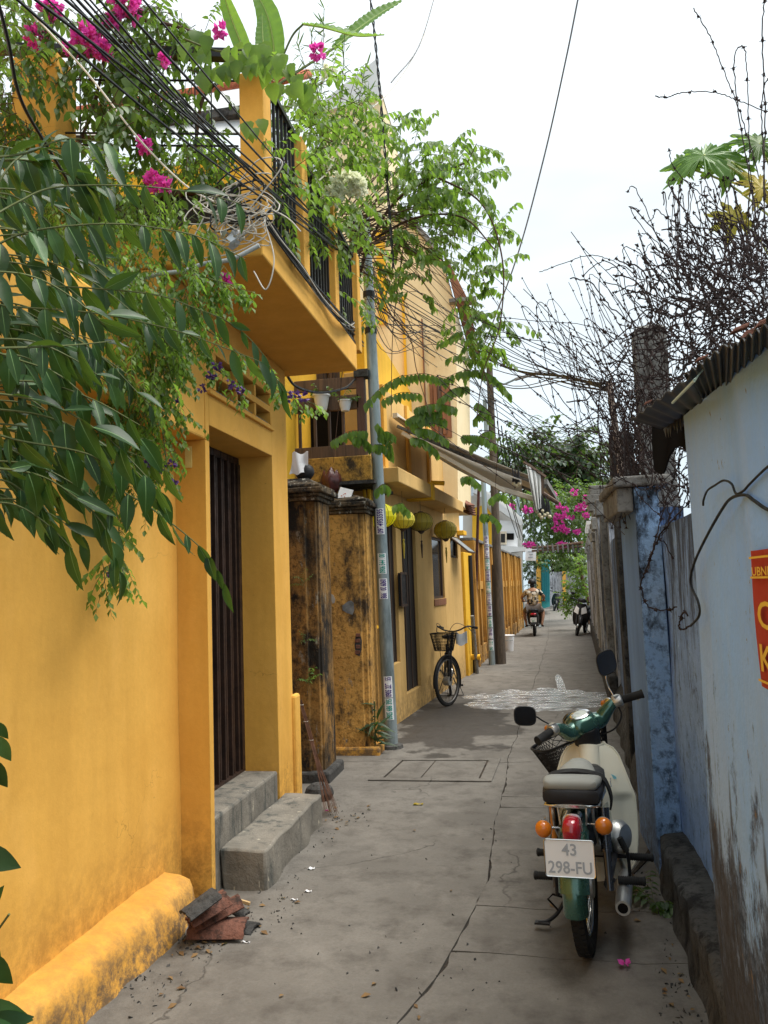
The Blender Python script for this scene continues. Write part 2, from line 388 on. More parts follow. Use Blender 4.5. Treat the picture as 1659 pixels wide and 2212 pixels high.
def streakmat(name, c1, c2, dark, k=0.5, sc=6.0, sz=0.08, kk=0.9):
    m = NM(name); c = m.mix(m.noise(2, 4, 0.6), c1, c2)
    c = m.mix(m.math('MULTIPLY', m.noise(sc, 8, 0.72, (1, 1, sz), lo=k - 0.07, hi=k + 0.07), kk), c, dark)
    c = m.mix(m.math('MULTIPLY', m.noise(sc * 3, 7, 0.7, (1, 1, sz * 1.3), lo=0.5, hi=0.62, off=(4, 4, 4)), 0.7), c, tuple(v * 1.6 for v in dark))
    c = m.mix(m.noise(sc * 2.2, 7, 0.75, (1, 1, sz), lo=0.60, hi=0.66, off=(1, 7, 2)), c, tuple(min(1, v * 1.05) for v in c1))
    m.col(c).set(rough=0.88); m.bump(m.noise(14, 6, 0.7, (1, 1, 0.3), lo=0, hi=1), 0.6, 0.02); return m.m
streakb = streakmat('streaked_grey_blue_wall', (0.30, 0.42, 0.64), (0.22, 0.31, 0.50), (0.028, 0.030, 0.036), 0.49, 11, 0.15)
streakd = streakmat('dark_streaked_wall', (0.20, 0.30, 0.50), (0.13, 0.20, 0.34), (0.018, 0.020, 0.026), 0.48, 10, 0.15)
streakw = streakmat('weathered_white_wall', (0.44, 0.44, 0.44), (0.33, 0.34, 0.35), (0.06, 0.06, 0.06), 0.49, 9, 0.15)
bluep = mossy('mottled_blue_pier', (0.23, 0.38, 0.62), (0.30, 0.44, 0.64), (0.02, 0.024, 0.03), (0.42, 0.48, 0.56), 0.53, 0.63, 5.5, (1, 1, 0.45))
bluesm = plaster('plain_blue_pier', (0.24, 0.40, 0.72), (0.18, 0.32, 0.64), grime=(0.05, 0.05, 0.05), gz=1.0, gs=0.9, streak=0.6)
def woodmat(name, c1, c2, sz=0.05, rough=0.7):
    m = NM(name); c = m.mix(m.noise(14, 6, 0.65, (1, 1, sz)), c1, c2); c = m.mix(m.math('MULTIPLY', m.noise(40, 5, 0.7, (1, 1, sz), lo=.5, hi=.65), .6), c, tuple(v * .4 for v in c2))
    m.col(c).set(rough=rough); m.bump(m.noise(50, 4, 0.6, (1, 1, sz), lo=0, hi=1), 0.4, 0.004); return m.m
wood = woodmat('dark_weathered_wood', (0.085, 0.045, 0.026), (0.04, 0.024, 0.016))
wood_black = woodmat('blackened_wood', (0.022, 0.015, 0.012), (0.012, 0.009, 0.008))
wood2 = woodmat('grey_brown_wood', (0.16, 0.09, 0.05), (0.075, 0.045, 0.03))
shut = woodmat('shutter_wood', (0.27, 0.115, 0.05), (0.19, 0.075, 0.035))
postw = woodmat('weathered_post', (0.13, 0.10, 0.075), (0.07, 0.055, 0.042), 0.15, 0.9)
def groundmat():
    m = NM('alley_concrete'); x, y, z = m.z()
    c = m.mix(m.noise(1.2, 6, 0.62), (0.160, 0.149, 0.131), (0.112, 0.103, 0.090))
    c = m.mix(m.noise(5, 8, 0.72, lo=0.48, hi=0.68), c, (0.075, 0.067, 0.058))
    c = m.mix(m.math('MULTIPLY', m.noise(3.1, 8, 0.7, lo=0.5, hi=0.72, off=(7, 2, 0)), 0.6), c, (0.22, 0.205, 0.18))
    c = m.mix(m.math('MULTIPLY', m.noise(75, 4, 0.7, lo=0.42, hi=0.62), 0.3), c, (0.10, 0.088, 0.072))
    # hairline cracks
    v = m.n('TexVoronoi'); v.feature = 'DISTANCE_TO_EDGE'; v.inputs['Scale'].default_value = 0.55
    wv = m.n('Mix'); wv.data_type = 'VECTOR'; nn = m.n('TexNoise'); nn.inputs['Scale'].default_value = 3; nn.inputs['Detail'].default_value = 6; m.l(m.P, nn.inputs[0])
    va = m.n('VectorMath'); va.operation = 'MULTIPLY_ADD'; m.l(nn.outputs['Color'], va.inputs[0]); va.inputs[1].default_value = (0.5, 0.5, 0.5); m.l(m.P, va.inputs[2]); m.l(va.outputs[0], v.inputs['Vector'])
    crk = m.math('MULTIPLY', m.rng(v.outputs['Distance'], 0.0, 0.006, 1, 0), m.noise(0.8, 3, lo=0.5, hi=0.56)); c = m.mix(m.math('MULTIPLY', crk, 0.8), c, (0.035, 0.03, 0.025))
    # wet zone and puddle round the water on the ground at y about 11 m
    def ell(cx, cy, rx, ry, nsc, amp):
        dx = m.math('DIVIDE', m.math('SUBTRACT', x, cx), rx); dy = m.math('DIVIDE', m.math('SUBTRACT', y, cy), ry)
        r = m.math('SQRT', m.math('ADD', m.math('MULTIPLY', dx, dx), m.math('MULTIPLY', dy, dy)))
        return m.math('ADD', r, m.math('MULTIPLY', m.math('SUBTRACT', m.noise(nsc, 6, 0.6, lo=0, hi=1), 0.5), amp))
    wet = m.rng(ell(-0.95, 9.6, 0.75, 2.0, 2.2, 2.0), 0.85, 0.98, 1, 0)
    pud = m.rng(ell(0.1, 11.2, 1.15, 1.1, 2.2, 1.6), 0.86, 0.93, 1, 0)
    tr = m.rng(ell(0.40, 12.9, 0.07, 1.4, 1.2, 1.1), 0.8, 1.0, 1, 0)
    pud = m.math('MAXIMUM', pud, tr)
    c = m.mix(m.math('MULTIPLY', wet, 0.88), c, (0.030, 0.025, 0.020)); c = m.mix(m.math('MULTIPLY', pud, 0.7), c, (0.03, 0.028, 0.024))
    m.col(c)
    r = m.rng(m.math('MULTIPLY', wet, m.noise(5, 5, 0.6)), 0, 1, 0.85, 0.58); rp = m.n('Mix'); rp.data_type = 'FLOAT'; m.l(pud, rp.inputs[0]); m.l(r, rp.inputs[2]); rp.inputs[3].default_value = 0.17
    m.set(rough=rp.outputs[0], spec=m.rng(pud, 0, 1, 0.4, 1.0))
    painted_sheen = m.math('MULTIPLY', pud, m.noise(4.5, 7, 0.7, (0.7, 3.2, 1), lo=0.42, hi=0.56, off=(2, 5, 0)))
    m.col(m.mix(m.math('MULTIPLY', painted_sheen, 0.95), c, (0.90, 0.94, 0.96))); m.set(metal=m.math('MULTIPLY', painted_sheen, 0.85))  # bright sky reflection put into the puddle colour as near-white metallic streaks
    h1 = m.noise(9, 8, 0.7, lo=0, hi=1); bs = m.n('Bump'); bs.inputs['Distance'].default_value = 0.02; m.l(h1, bs.inputs['Height']); m.l(m.rng(pud, 0, 1, 0.55, 0.0), bs.inputs['Strength'])
    h2 = m.noise(120, 4, 0.6, lo=0, hi=1); b2 = m.n('Bump'); b2.inputs['Distance'].default_value = 0.003; m.l(h2, b2.inputs['Height']); m.l(m.rng(pud, 0, 1, 0.5, 0.0), b2.inputs['Strength']); m.l(bs.outputs[0], b2.inputs['Normal'])
    h3 = m.noise(9, 5, 0.6, (0.7, 2.6, 1), lo=0, hi=1); b3 = m.n('Bump'); b3.inputs['Distance'].default_value = 0.09; m.l(h3, b3.inputs['Height']); m.l(m.rng(pud, 0, 1, 0.0, 1.0), b3.inputs['Strength']); m.l(b2.outputs[0], b3.inputs['Normal'])
    m.l(b3.outputs[0], m.b.inputs['Normal'])
    return m.m
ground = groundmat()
dirt = mossy('joint_dirt', (0.07, 0.055, 0.042), (0.05, 0.04, 0.03), (0.025, 0.02, 0.016), (0.13, 0.11, 0.09), 0.5, 0.65, 8, (1, 1, 1))
black = simple('black_paint', (0.018, 0.018, 0.02), 0.4, var=0.1)
rubber = simple('black_rubber', (0.02, 0.02, 0.02), 0.75, var=0.2, bump=0.3)
plast = simple('black_plastic', (0.022, 0.022, 0.024), 0.45, var=0.1)
wirem = simple('rusty_wire', (0.042, 0.024, 0.021), 0.8, 0.3, var=0.3)
irong = simple('gate_iron', (0.05, 0.026, 0.018), 0.55, 0.2, var=0.3)
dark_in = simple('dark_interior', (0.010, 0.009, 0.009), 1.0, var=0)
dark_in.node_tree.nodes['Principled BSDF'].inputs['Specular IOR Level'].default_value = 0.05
galv = NM('galvanised_steel'); galv.col(galv.mix(galv.noise(7, 7, 0.7, (1, 1, 0.25), lo=.45, hi=.62), (0.30, 0.36, 0.38), (0.16, 0.20, 0.21))).set(rough=0.5, metal=0.45); galv = galv.m
chrome = simple('chrome', (0.72, 0.72, 0.70), 0.16, 1.0, var=0.08)
alu = simple('cast_aluminium', (0.60, 0.60, 0.58), 0.36, 0.9, var=0.15)
green_p = simple('green_metallic_paint', (0.04, 0.12, 0.09), 0.25, 0.55, var=0.05, coat=0.8)
cream_p = simple('cream_plastic', (0.74, 0.71, 0.58), 0.38, var=0.05, sc=4)
seatg = simple('grey_seat_vinyl', (0.27, 0.275, 0.25), 0.5, var=0.05)
white_p = simple('white_plate', (0.80, 0.80, 0.80), 0.45, var=0.05)
greyp = simple('plate_grey', (0.36, 0.39, 0.43), 0.5, var=0)
orange_l = simple('amber_lens', (0.62, 0.17, 0.008), 0.12, var=0.05, coat=0.6)
red_l = simple('red_lens', (0.38, 0.008, 0.02), 0.1, var=0.05, coat=0.8)
white = simple('white_board', (0.75, 0.76, 0.78), 0.6, var=0.06)
whitec = simple('white_cable_sheath', (0.50, 0.47, 0.41), 0.5, var=0.1)
blackc = simple('black_cable', (0.014, 0.015, 0.017), 0.5, var=0.1)
def stainwall(name, c1, c2, dark, z0, z1, a0, a1, sc=14, kk=0.9):
    m = NM(name); c = m.mix(m.noise(2.2, 6, 0.65), c1, c2); c = m.mix(m.math('MULTIPLY', m.noise(9, 7, 0.75, (1, 1, 0.5), lo=0.45, hi=0.62), 0.5), c, tuple(v * 0.55 for v in c2))
    rz = m.rng(m.z()[2], z0, z1, a0, a1)
    c = m.mix(m.math('MULTIPLY', m.rng(m.math('ADD', m.noise(sc, 10, 0.8, (1, 1, 0.13), lo=0, hi=1), rz), 0.50, 0.62), kk), c, dark)
    c = m.mix(m.math('MULTIPLY', m.noise(26, 8, 0.8, (1, 1, 0.6), lo=0.55, hi=0.62), 0.6), c, dark)
    c = m.mix(m.noise(12, 8, 0.8, (1, 1, 0.3), lo=0.62, hi=0.66, off=(3, 3, 3)), c, tuple(min(1, v * 1.3 + 0.05) for v in c1))
    m.col(c).set(rough=0.88); m.bump(m.noise(8, 7, 0.7, lo=0, hi=1), 0.5, 0.02).bump(m.noise(60, 4, 0.6, lo=0, hi=1), 0.4, 0.004); return m.m
streakb = stainwall('stained_blue_grey_wall', (0.34, 0.52, 0.85), (0.24, 0.39, 0.72), (0.026, 0.030, 0.042), 0.9, 2.1, -0.10, 0.16)
streakd = stainwall('dark_stained_wall', (0.24, 0.38, 0.66), (0.15, 0.26, 0.50), (0.020, 0.025, 0.038), 0.0, 2.2, 0.02, 0.10, 10)
streakw = stainwall('weathered_white_wall', (0.50, 0.52, 0.56), (0.38, 0.40, 0.44), (0.05, 0.052, 0.056), 0.0, 2.4, -0.02, 0.06, 9)
terra = mossy('terracotta', (0.24, 0.105, 0.07), (0.16, 0.075, 0.055), (0.05, 0.035, 0.03), (0.25, 0.17, 0.13), 0.57, 0.66, 9, (1, 1, 1))
glazed = simple('maroon_glaze', (0.13, 0.032, 0.028), 0.35, var=0.3, sc=14, coat=0.3)
tin = NM('old_corrugated_tin'); tin.col(tin.mix(tin.noise(6, 6, 0.7), (0.07, 0.075, 0.075), (0.035, 0.03, 0.028))).set(rough=0.6, metal=0.3); tin = tin.m
canvas = simple('beige_canvas', (0.58, 0.52, 0.43), 0.9, var=0.08, sc=3)
wcloth = petalmat('white_cloth', (0.62, 0.62, 0.60), 0.3)
lantern_y = petalmat('yellow_silk', (0.88, 0.78, 0.02), 0.6)
lantern_o = petalmat('olive_silk', (0.42, 0.34, 0.04), 0.35)
redban = simple('red_banner', (0.42, 0.045, 0.025), 0.55, var=0.04)
goldt = simple('yellow_lettering', (0.80, 0.50, 0.06), 0.6, var=0)
teal = simple('teal_paint', (0.05, 0.33, 0.34), 0.6, var=0.15)
skin = simple('skin', (0.34, 0.18, 0.11), 0.55, var=0.05)
rooft = mossy('red_roof_tile', (0.45, 0.13, 0.06), (0.36, 0.11, 0.055), (0.12, 0.05, 0.035), (0.55, 0.30, 0.2), 0.6, 0.66, 5, (1, 1, 1))
roofg = simple('white_roof_sheet', (0.62, 0.63, 0.63), 0.55, var=0.1)
glass_m = simple('mirror_glass', (0.10, 0.105, 0.12), 0.1, 1.0, var=0)
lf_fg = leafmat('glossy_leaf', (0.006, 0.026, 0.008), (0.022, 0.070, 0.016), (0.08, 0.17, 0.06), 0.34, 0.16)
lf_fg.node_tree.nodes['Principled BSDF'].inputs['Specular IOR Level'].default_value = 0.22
lf_rib = simple('leaf_midrib', (0.14, 0.24, 0.08), 0.5, var=0)
lf_light = leafmat('light_leaf', (0.05, 0.11, 0.02), (0.17, 0.28, 0.04), None, 0.5, 0.5)
lf_mid = leafmat('mid_leaf', (0.018, 0.05, 0.012), (0.07, 0.14, 0.028), None, 0.5, 0.35)
lf_dark = leafmat('dark_leaf', (0.013, 0.035, 0.014), (0.035, 0.075, 0.025), None, 0.5, 0.2)
lf_ban = leafmat('banana_leaf', (0.10, 0.22, 0.04), (0.15, 0.28, 0.06), None, 0.4, 0.4)
lf_yel = leafmat('yellow_papaya_leaf', (0.50, 0.33, 0.03), (0.42, 0.35, 0.05), None, 0.5, 0.4)
lf_dry = leafmat('dry_leaf', (0.12, 0.06, 0.02), (0.22, 0.13, 0.05), None, 0.8, 0.1)
stemg = simple('green_stem', (0.11, 0.13, 0.045), 0.7, var=0.2)
stemb = simple('brown_stem', (0.09, 0.05, 0.03), 0.85, var=0.2)
pink = petalmat('pink_bract', (0.68, 0.07, 0.42)); wht_fl = petalmat('white_bract', (0.78, 0.80, 0.62)); purple = petalmat('purple_flower', (0.09, 0.03, 0.16), 0.15)
T_SLIM = leaf_tpl(0.15, 5, 0.25, 0.18); T_OV = leaf_tpl(0.27, 3, 0.3, 0.25); T_SM = leaf_tpl(0.3, 2, 0.3, 0.2); T_HEART = leaf_tpl(0.42, 4, 0.22, 0.35, heart=True)
T_PET = leaf_tpl(0.42, 2, 0.5, -0.3)
# ================================================================== ground and alley slabs (setting)
b = MB(); b.box(-60, -6, -0.30, 60, 140, -0.014)
gr = b.build('ground', dirt); tag(gr, kind='structure')
pav = bpy.data.objects.new('alley_pavement', None); COL.objects.link(pav); tag(pav, kind='structure')
def cjoint(y):
    pts = [(-2, -0.62), (2.85, -0.62), (3.5, -0.42), (4.5, -0.32), (6.9, -0.28), (8.0, -0.25), (11, -0.12), (15, 0.1), (23, 0.45), (40, 0.9), (60, 1.6)]
    for (a, u), (c, v) in zip(pts, pts[1:]):
        if a <= y <= c: x = u + (v - u) * (y - a) / (c - a); break
    else: x = 1.6
    return x + 0.012 * math.sin(y * 3.1) + 0.006 * math.sin(y * 9.7 + 1) + 0.004 * math.sin(y * 31)
def rjoint(x, y0): return y0 + 0.02 * math.sin(x * 4 + y0) + 0.008 * math.sin(x * 17 + y0 * 3)
def slab(x0f, x1f, y0, y1, z=0.0, g=0.003, name='concrete_slab'):
    n = 26; m = 16; P = []
    for i in range(n + 1):
        y = y0 + (y1 - y0) * i / n; x = x0f(y) + g; P.append((x, max(rjoint(x, y0) + g, min(rjoint(x, y1) - g, y))))
    for i in range(1, m):
        a = x0f(y1); c = x1f(y1); x = a + (c - a) * i / m; P.append((x, rjoint(x, y1) - g))
    for i in range(n, -1, -1):
        y = y0 + (y1 - y0) * i / n; x = x1f(y) - g; P.append((x, max(rjoint(x, y0) + g, min(rjoint(x, y1) - g, y))))
    for i in range(m - 1, 0, -1):
        a = x0f(y0); c = x1f(y0); x = a + (c - a) * i / m; P.append((x, rjoint(x, y0) + g))
    P = P[::-1]
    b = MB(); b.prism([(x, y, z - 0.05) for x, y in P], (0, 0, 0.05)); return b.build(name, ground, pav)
ysR = [-2.0, 2.95, G(1050, 2150).y + 0.35, G(1050, 1957).y, G(1100, 1743).y, G(1100, 1720).y, 7.35, 9.2, 12.35, 14.6, 15.9, 17.4, 20.5, 24, 28, 33, 40, 50, 66]
ysL = [-2.0, 7.35, 9.2, 12.35, 14.6, 17.4, 20.5, 24, 28, 33, 40, 50, 66]
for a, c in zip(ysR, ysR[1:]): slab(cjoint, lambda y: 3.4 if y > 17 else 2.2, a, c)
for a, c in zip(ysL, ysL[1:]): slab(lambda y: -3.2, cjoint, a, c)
b = MB(); b.box(-8, 30, -0.013, -3.2, 140, 0.0); b.box(3.4, 30, -0.013, 12, 140, 0.0); b.box(-3.2, 66.01, -0.013, 3.4, 140, 0.0); b.build('dirt_verge', dirt, pav)

# ================================================================== near yellow house, left
NX = -1.75; RX = -1.93
Yn = PX(444, 949, NX).y; Yo0 = Yn + 0.055; Yo1 = PX(588, 985, NX).y; Ye = PX(617, 870, NX).y
Zs = PX(444, 949, NX).z; Zd = PX(588, 985, NX).z; Zu = PX(617, 803, NX).z
BXx = G(772, 801, Zu).x; Bf = G(772, 801, Zu).y; Bn = PX(568, 538, BXx).y; Zt = PX(568, 468, BXx).z
print('house', Yn, Yo1, Ye, Zs, Zd, Zu, BXx, Bn, Bf, Zt)
house = thing('yellow_house', 'ochre yellow house with iron gate doorway, vent slots and planted balcony', 'house', (NX - 1, 3, 0))
b = MB()
def wallgrid(mb, X, y0, y1, z0, z1, amp=0.006, nu=30, nv=14, th=0.2):
    def fn(u, v):
        y = y0 + (y1 - y0) * u; z = z0 + (z1 - z0) * v
        return (X + amp * (math.sin(y * 2.3 + z) + 0.7 * math.sin(z * 3.7 + y * 1.1)), y, z)
    mb.grid(fn, nu, nv, th)
b.grid(lambda u, v: (RX + 0.006 * math.sin(u * 14 + v * 3) + 0.004 * math.sin(v * 11), -2 + (Yn + 2 - 0.001) * u, Zs * v), 30, 12, 0.0)
b.box(RX - 0.25, Yn - 0.0, -0.02, NX, Yo0, Zs - 0.002)                           # near jamb
b.box(RX - 0.25, Yo1, -0.02, NX, Ye, Zu - 0.002)                                 # far jamb
b.box(RX - 0.25, Yn, Zs, NX, Yo0, 2.80); b.box(RX - 0.25, Yo0 + 0.001, Zd, NX, Yo1 - 0.001, 2.80)
# vent band
zr = [2.80, 2.885, 2.93, 3.015]
b.box(RX - 0.25, Yn, 2.802, NX, 4.27, 3.02); b.box(RX - 0.25, Yo1 - 0.02, 2.802, NX, Yo1 - 0.001, 3.02)
b.box(RX - 0.2, 4.271, 2.888, NX, Yo1 - 0.021, 2.932)
for y in (4.60, 4.94): b.box(RX - 0.2, y, 2.802, NX - 0.004, y + 0.03, 2.887); b.box(RX - 0.2, y, 2.933, NX - 0.004, y + 0.03, 3.018)
b.box(RX - 0.25, Yn, 3.021, NX, Yo1 - 0.001, Zu - 0.002)
b.build('wall', yel, house, smooth=30, bevel=0.004)
b = MB()
for y0, y1 in ((4.275, 4.598), (4.632, 4.938), (4.972, Yo1 - 0.023)):
    for z in (2.805, 2.936): b.prism([(NX - 0.02, y0, z), (NX - 0.17, y0, z + 0.075), (NX - 0.17, y0, z + 0.083), (NX - 0.02, y0, z + 0.012)], (0, y1 - y0, 0))
b.build('louver', conc, house)
b = MB(); b.box(NX - 0.001, Yn + 0.03, 2.755, NX + 0.022, Yo1 + 0.005, 2.775); b.build('trim', yel, house, bevel=0.004)
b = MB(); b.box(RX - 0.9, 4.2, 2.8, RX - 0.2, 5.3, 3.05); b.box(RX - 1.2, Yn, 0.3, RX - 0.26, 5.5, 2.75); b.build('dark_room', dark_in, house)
b = MB(); b.box(-7, -2, Zs, NX, Bn - 0.005, 2.93); b.box(-7, Bn, Zs + 0.001, NX - 0.0, Yn - 0.001, Zu - 0.003); b.build('hood', yel, house, bevel=0.012)
b = MB(); b.box(-7, -2, -0.02, RX - 0.27, 5.6, 2.56); b.build('house_body', yel, house)
# plinth
def plf(u, v):
    y = -2 + (3.90 + 2) * u; wob = 0.012 * math.sin(y * 4.1) + 0.006 * math.sin(y * 9 + 1) + 0.004 * math.sin(y * 23)
    pr = [(-1.73 - 0.03 * max(0, 3.6 - y), -0.01), (-1.745 - 0.025 * max(0, 3.6 - y), 0.07), (-1.758 - 0.02 * max(0, 3.6 - y), 0.155), (-1.785 - 0.01 * max(0, 3.6 - y), 0.20), (-1.84, 0.225), (-1.94, 0.24)]
    k = v * 5; i = min(4, int(k)); t = k - i; x = pr[i][0] * (1 - t) + pr[i + 1][0] * t; z = pr[i][1] * (1 - t) + pr[i + 1][1] * t
    return (x + wob * (1 - v) * 1.3 + 0.006 * math.sin(y * 31 + v * 9), y, z * 0.86 + wob * 0.5 * v)
b = MB(); b.grid(plf, 110, 10); b.prism([plf(1, v / 10) for v in range(11)] + [(-1.94, 3.90, -0.01)], (0, -0.01, 0)); b.build('plinth', yelpl, house, smooth=50)
# doorstep
ux = G(607, 1658, 0.40).x
b = MB()
b.box(RX - 0.4, Yo0 + 0.001, -0.02, ux, Yo1 - 0.001, 0.395); b.build('upper_step', stepm, house, bevel=0.015)
lx = G(575, 1925).x; ly0 = G(575, 1925).y; ly1 = G(702, 1783).y
b = MB(); b.grid(lambda u, v: (ux + (lx - ux) * u + 0.004 * math.sin(v * 21) * u, ly0 + (ly1 - ly0) * v, 0.215 + 0.004 * math.sin(v * 13 + u * 5)), 6, 24, 0.235); b.build('lower_step', stepm, house, smooth=40, bevel=0.014)
b = MB(); b.box(NX - 0.02, Ye - 0.03, 0, NX + 0.03, Ye + 0.10, 0.86); b.build('buttress', yel, house, bevel=0.02)
# gate
gx = G(538, 1652, 0.40).x
for i in range(19):
    y = Yo0 + 0.02 + i * (Yo1 - Yo0 - 0.05) / 18
    b = MB(); b.box(gx - 0.012, y - 0.011, 0.41, gx + 0.012 + (0.012 if i % 2 else 0), y + 0.011, Zd - 0.01); b.build('gate_bar', irong, house, bevel=0.003)
b = MB(); b.box(gx - 0.03, Yo0, 0.397, gx + 0.03, Yo1, 0.412); b.box(gx - 0.02, Yo0, Zd - 0.05, gx + 0.02, Yo1, Zd - 0.004); b.box(gx - 0.025, Yo1 - 0.05, 0.413, gx + 0.03, Yo1 - 0.002, Zd - 0.051)
for z in (0.8, 1.4, 2.0): b.box(gx - 0.022, Yo0, z, gx - 0.012, Yo1 - 0.06, z + 0.03)
for i in range(9):
    y = Yo0 + 0.03 + i * 0.12
    for z in (0.8, 1.4, 2.0): b.tube([(gx - 0.016, y, z - 0.12), (gx - 0.016, y + 0.12, z + 0.12)], 0.006, 4)
b.build('gate_frame', irong, house)
b = MB(); p0 = PY(400, 965, Yn - 0.003); p1 = PY(415, 1010, Yn - 0.003); b.box(p0.x, Yn - 0.008, p1.z, p1.x, Yn - 0.003, p0.z)
nb = b.build('paper_notice', simple('faded_paper', (0.75, 0.62, 0.22), 0.8, var=0.1), house)
# balcony
bal = MB(); bal.box(-7, Bn, Zu, BXx, Bf, Zt); bal.build('balcony_slab', yel, house, bevel=0.01)
def post(pxl, pxr, yt, Y=None, X=None, d=0.12, nm='post'):
    if Y is not None: a = PY(pxl, yt, Y); c = PY(pxr, yt, Y)
    else:
        c = PX(pxr, yt, X); a = PY(pxl, yt, c.y)
    bb = MB(); bb.box(a.x, c.y, Zt + 0.001, c.x, c.y + d, c.z); bb.build(nm, yel, house, bevel=0.006); return a, c
a1, c1 = post(515, 567, 150, Y=Bn + 0.004)
a2, c2 = post(623, 651, 293, X=BXx - 0.004)
a3, c3 = post(697, 720, 440, X=BXx - 0.004, d=0.1)
a4, c4 = post(752, 770, 545, X=BXx - 0.004, d=0.1)
a0, c0 = post(26, 120, 108, Y=Bn + 0.004, d=0.2)
b = MB(); q = PY(0, 242, Bn + 0.05); b.box(-7, Bn + 0.05, Zt, a0.x - 0.002, Bn + 0.2, q.z); b.build('parapet', yel, house, bevel=0.01)
print('posts', a1, c1, a2, c2, a3, c3, a4, c4, a0)
def rail_seg(y0, y1, zt, x=None, n=9):
    x = x or BXx - 0.05
    bb = MB(); bb.box(x - 0.02, y0, zt - 0.02, x + 0.02, y1, zt + 0.01); r = bb.build('railing', black, house)
    bb = MB(); bb.box(x - 0.015, y0, Zt + 0.05, x + 0.015, y1, Zt + 0.075); bb.build('bottom_rail', black, r)
    for i in range(n):
        y = y0 + (y1 - y0) * (i + 0.5) / n
        q = MB(); q.box(x - 0.008, y - 0.008, Zt + 0.076, x + 0.008, y + 0.008, zt - 0.021); q.build('bar', black, r)
rail_seg(c1.y + 0.12, c2.y, c2.z + 0.0); rail_seg(c2.y + 0.12, c3.y, c3.z - 0.02); rail_seg(c3.y + 0.1, c4.y, c4.z - 0.02)
bb = MB(); bb.tube([PX(566, 160, BXx - 0.05), PX(620, 272, BXx - 0.05)], 0.016, 6); bb.build('rail', black, house)
bb = MB(); ra = PY(-60, 104, Bn + 0.1); rb = PY(520, 120, Bn + 0.1)
bb.beam(ra, rb, 0.05, 0.05)
for y in (175, 290, 316): bb.tube([PY(118, y - 3, Bn + 0.1), PY(515, y, Bn + 0.1)], 0.006, 5)
for x in (172, 300, 420, 455): bb.tube([PY(x, 112, Bn + 0.1), PY(x + 3, 330, Bn + 0.1)], 0.004, 4)
bb.build('front_railing', black, house)
# planter on the terrace and house behind it
pl = thing('planter_box', 'long dark brown planter trough on the terrace behind the front railing', 'planter', (-3, 4.0, Zt))
a = PY(200, 452, 3.95); c = PY(520, 400, 3.95)
bb = MB(); bb.box(a.x, 3.95, Zt + 0.001, c.x, 4.25, c.z - 0.02); bb.build('trough', concd, pl, bevel=0.01)
bb = MB(); bb.box(a.x - 0.02, 3.93, c.z - 0.019, c.x + 0.02, 4.27, c.z + 0.01); bb.build('rim', wood, pl, bevel=0.004)
bk = thing('tiled_roof_house', 'neighbouring house with red tiled roof and white sheet eaves seen over the terrace', 'house', (-5, 8, 3))
Yr = 7.2
bb = MB(); w0 = PY(40, 300, Yr); w1 = PY(640, 300, Yr)
bb.box(w0.x - 1, Yr, 0, w1.x - 0.3, Yr + 4, w1.z - 0.1); bb.build('wall', yelb, bk)
e0 = PY(60, 292, Yr - 0.25); e1 = PY(560, 292, Yr - 0.25); r0 = PY(60, 232, Yr + 1.3); r1 = PY(560, 232, Yr + 1.3)
m0 = PY(60, 268, Yr + 0.25); m1 = PY(600, 235, Yr + 0.25)
bb = MB(); bb.prism([e0, e1, Vector((e1.x, m1.y, m0.z)), Vector((e0.x, m0.y, m0.z))], (0, 0, 0.03)); bb.build('white_eaves', roofg, bk)
zlo = m0.z + 0.05; zhi = r0.z
for i in range(34):
    x = e0.x + (e1.x - e0.x) * i / 33
    bb = MB(); bb.tube([(x, m0.y, zlo), (x + 0.05, Yr + 1.5, zhi)], 0.055, 7); bb.build('roof_tile', rooft, bk, smooth=True)
bb = MB(); bb.prism([(e0.x, m0.y, zlo - 0.03), (e1.x, m0.y, zlo - 0.03), (e1.x + 0.05, Yr + 1.5, zhi - 0.04), (e0.x + 0.05, Yr + 1.5, zhi - 0.04)], (0, 0, 0.03)); bb.build('roof_bed', rooft, bk)
bb = MB(); bb.box(e0.x, Yr - 0.22, e0.z - 0.09, e1.x, Yr - 0.12, e0.z - 0.005); bb.build('gutter', concd, bk)

# ================================================================== mossy gate pillars
def pillar(nm, label, x0, x1, y0, y1, zc, zt, body, cap=cap_moss, cham=0.07):
    t = thing(nm, label, 'pillar', ((x0 + x1) / 2, (y0 + y1) / 2, 0))
    P = [(x0, y0), (x1 - cham, y0), (x1 - cham, y0 + 0.03), (x1 - 0.02, y0 + 0.03), (x1 - 0.02, y0 + 0.06), (x1, y0 + 0.06), (x1, y1), (x0, y1)]
    b = MB(); b.prism([(x, y, -0.02) for x, y in P], (0, 0, zc + 0.02)); b.build('shaft', body, t, bevel=0.008)
    b = MB(); o = 0.05; z = zc + 0.002
    for k, (oo, h) in enumerate(((0.02, 0.035), (0.045, 0.03), (0.075, 0.045), (0.05, 0.03))):
        b.box(x0 - oo, y0 - oo, z, x1 + oo, y1 + oo, z + h); z += h + 0.0005
    b.build('cornice', cap, t, bevel=0.01)
    b = MB(); i = 0.10
    b.hexa([(x0 - 0.03, y0 - 0.03, z), (x1 + 0.03, y0 - 0.03, z), (x1 + 0.03, y1 + 0.03, z), (x0 - 0.03, y1 + 0.03, z)], [(x0 + i, y0 + i, zt), (x1 - i, y0 + i, zt), (x1 - i, y1 - i, zt), (x0 + i, y1 - i, zt)])
    b.build('capstone', cap, t, bevel=0.012)
    return t
p2y = G(705, 1630).y
a = PY(705, 1620, p2y); c = PY(800, 1618, p2y)
z2 = PY(750, 1110, p2y).z; z2t = PY(745, 1068, p2y).z
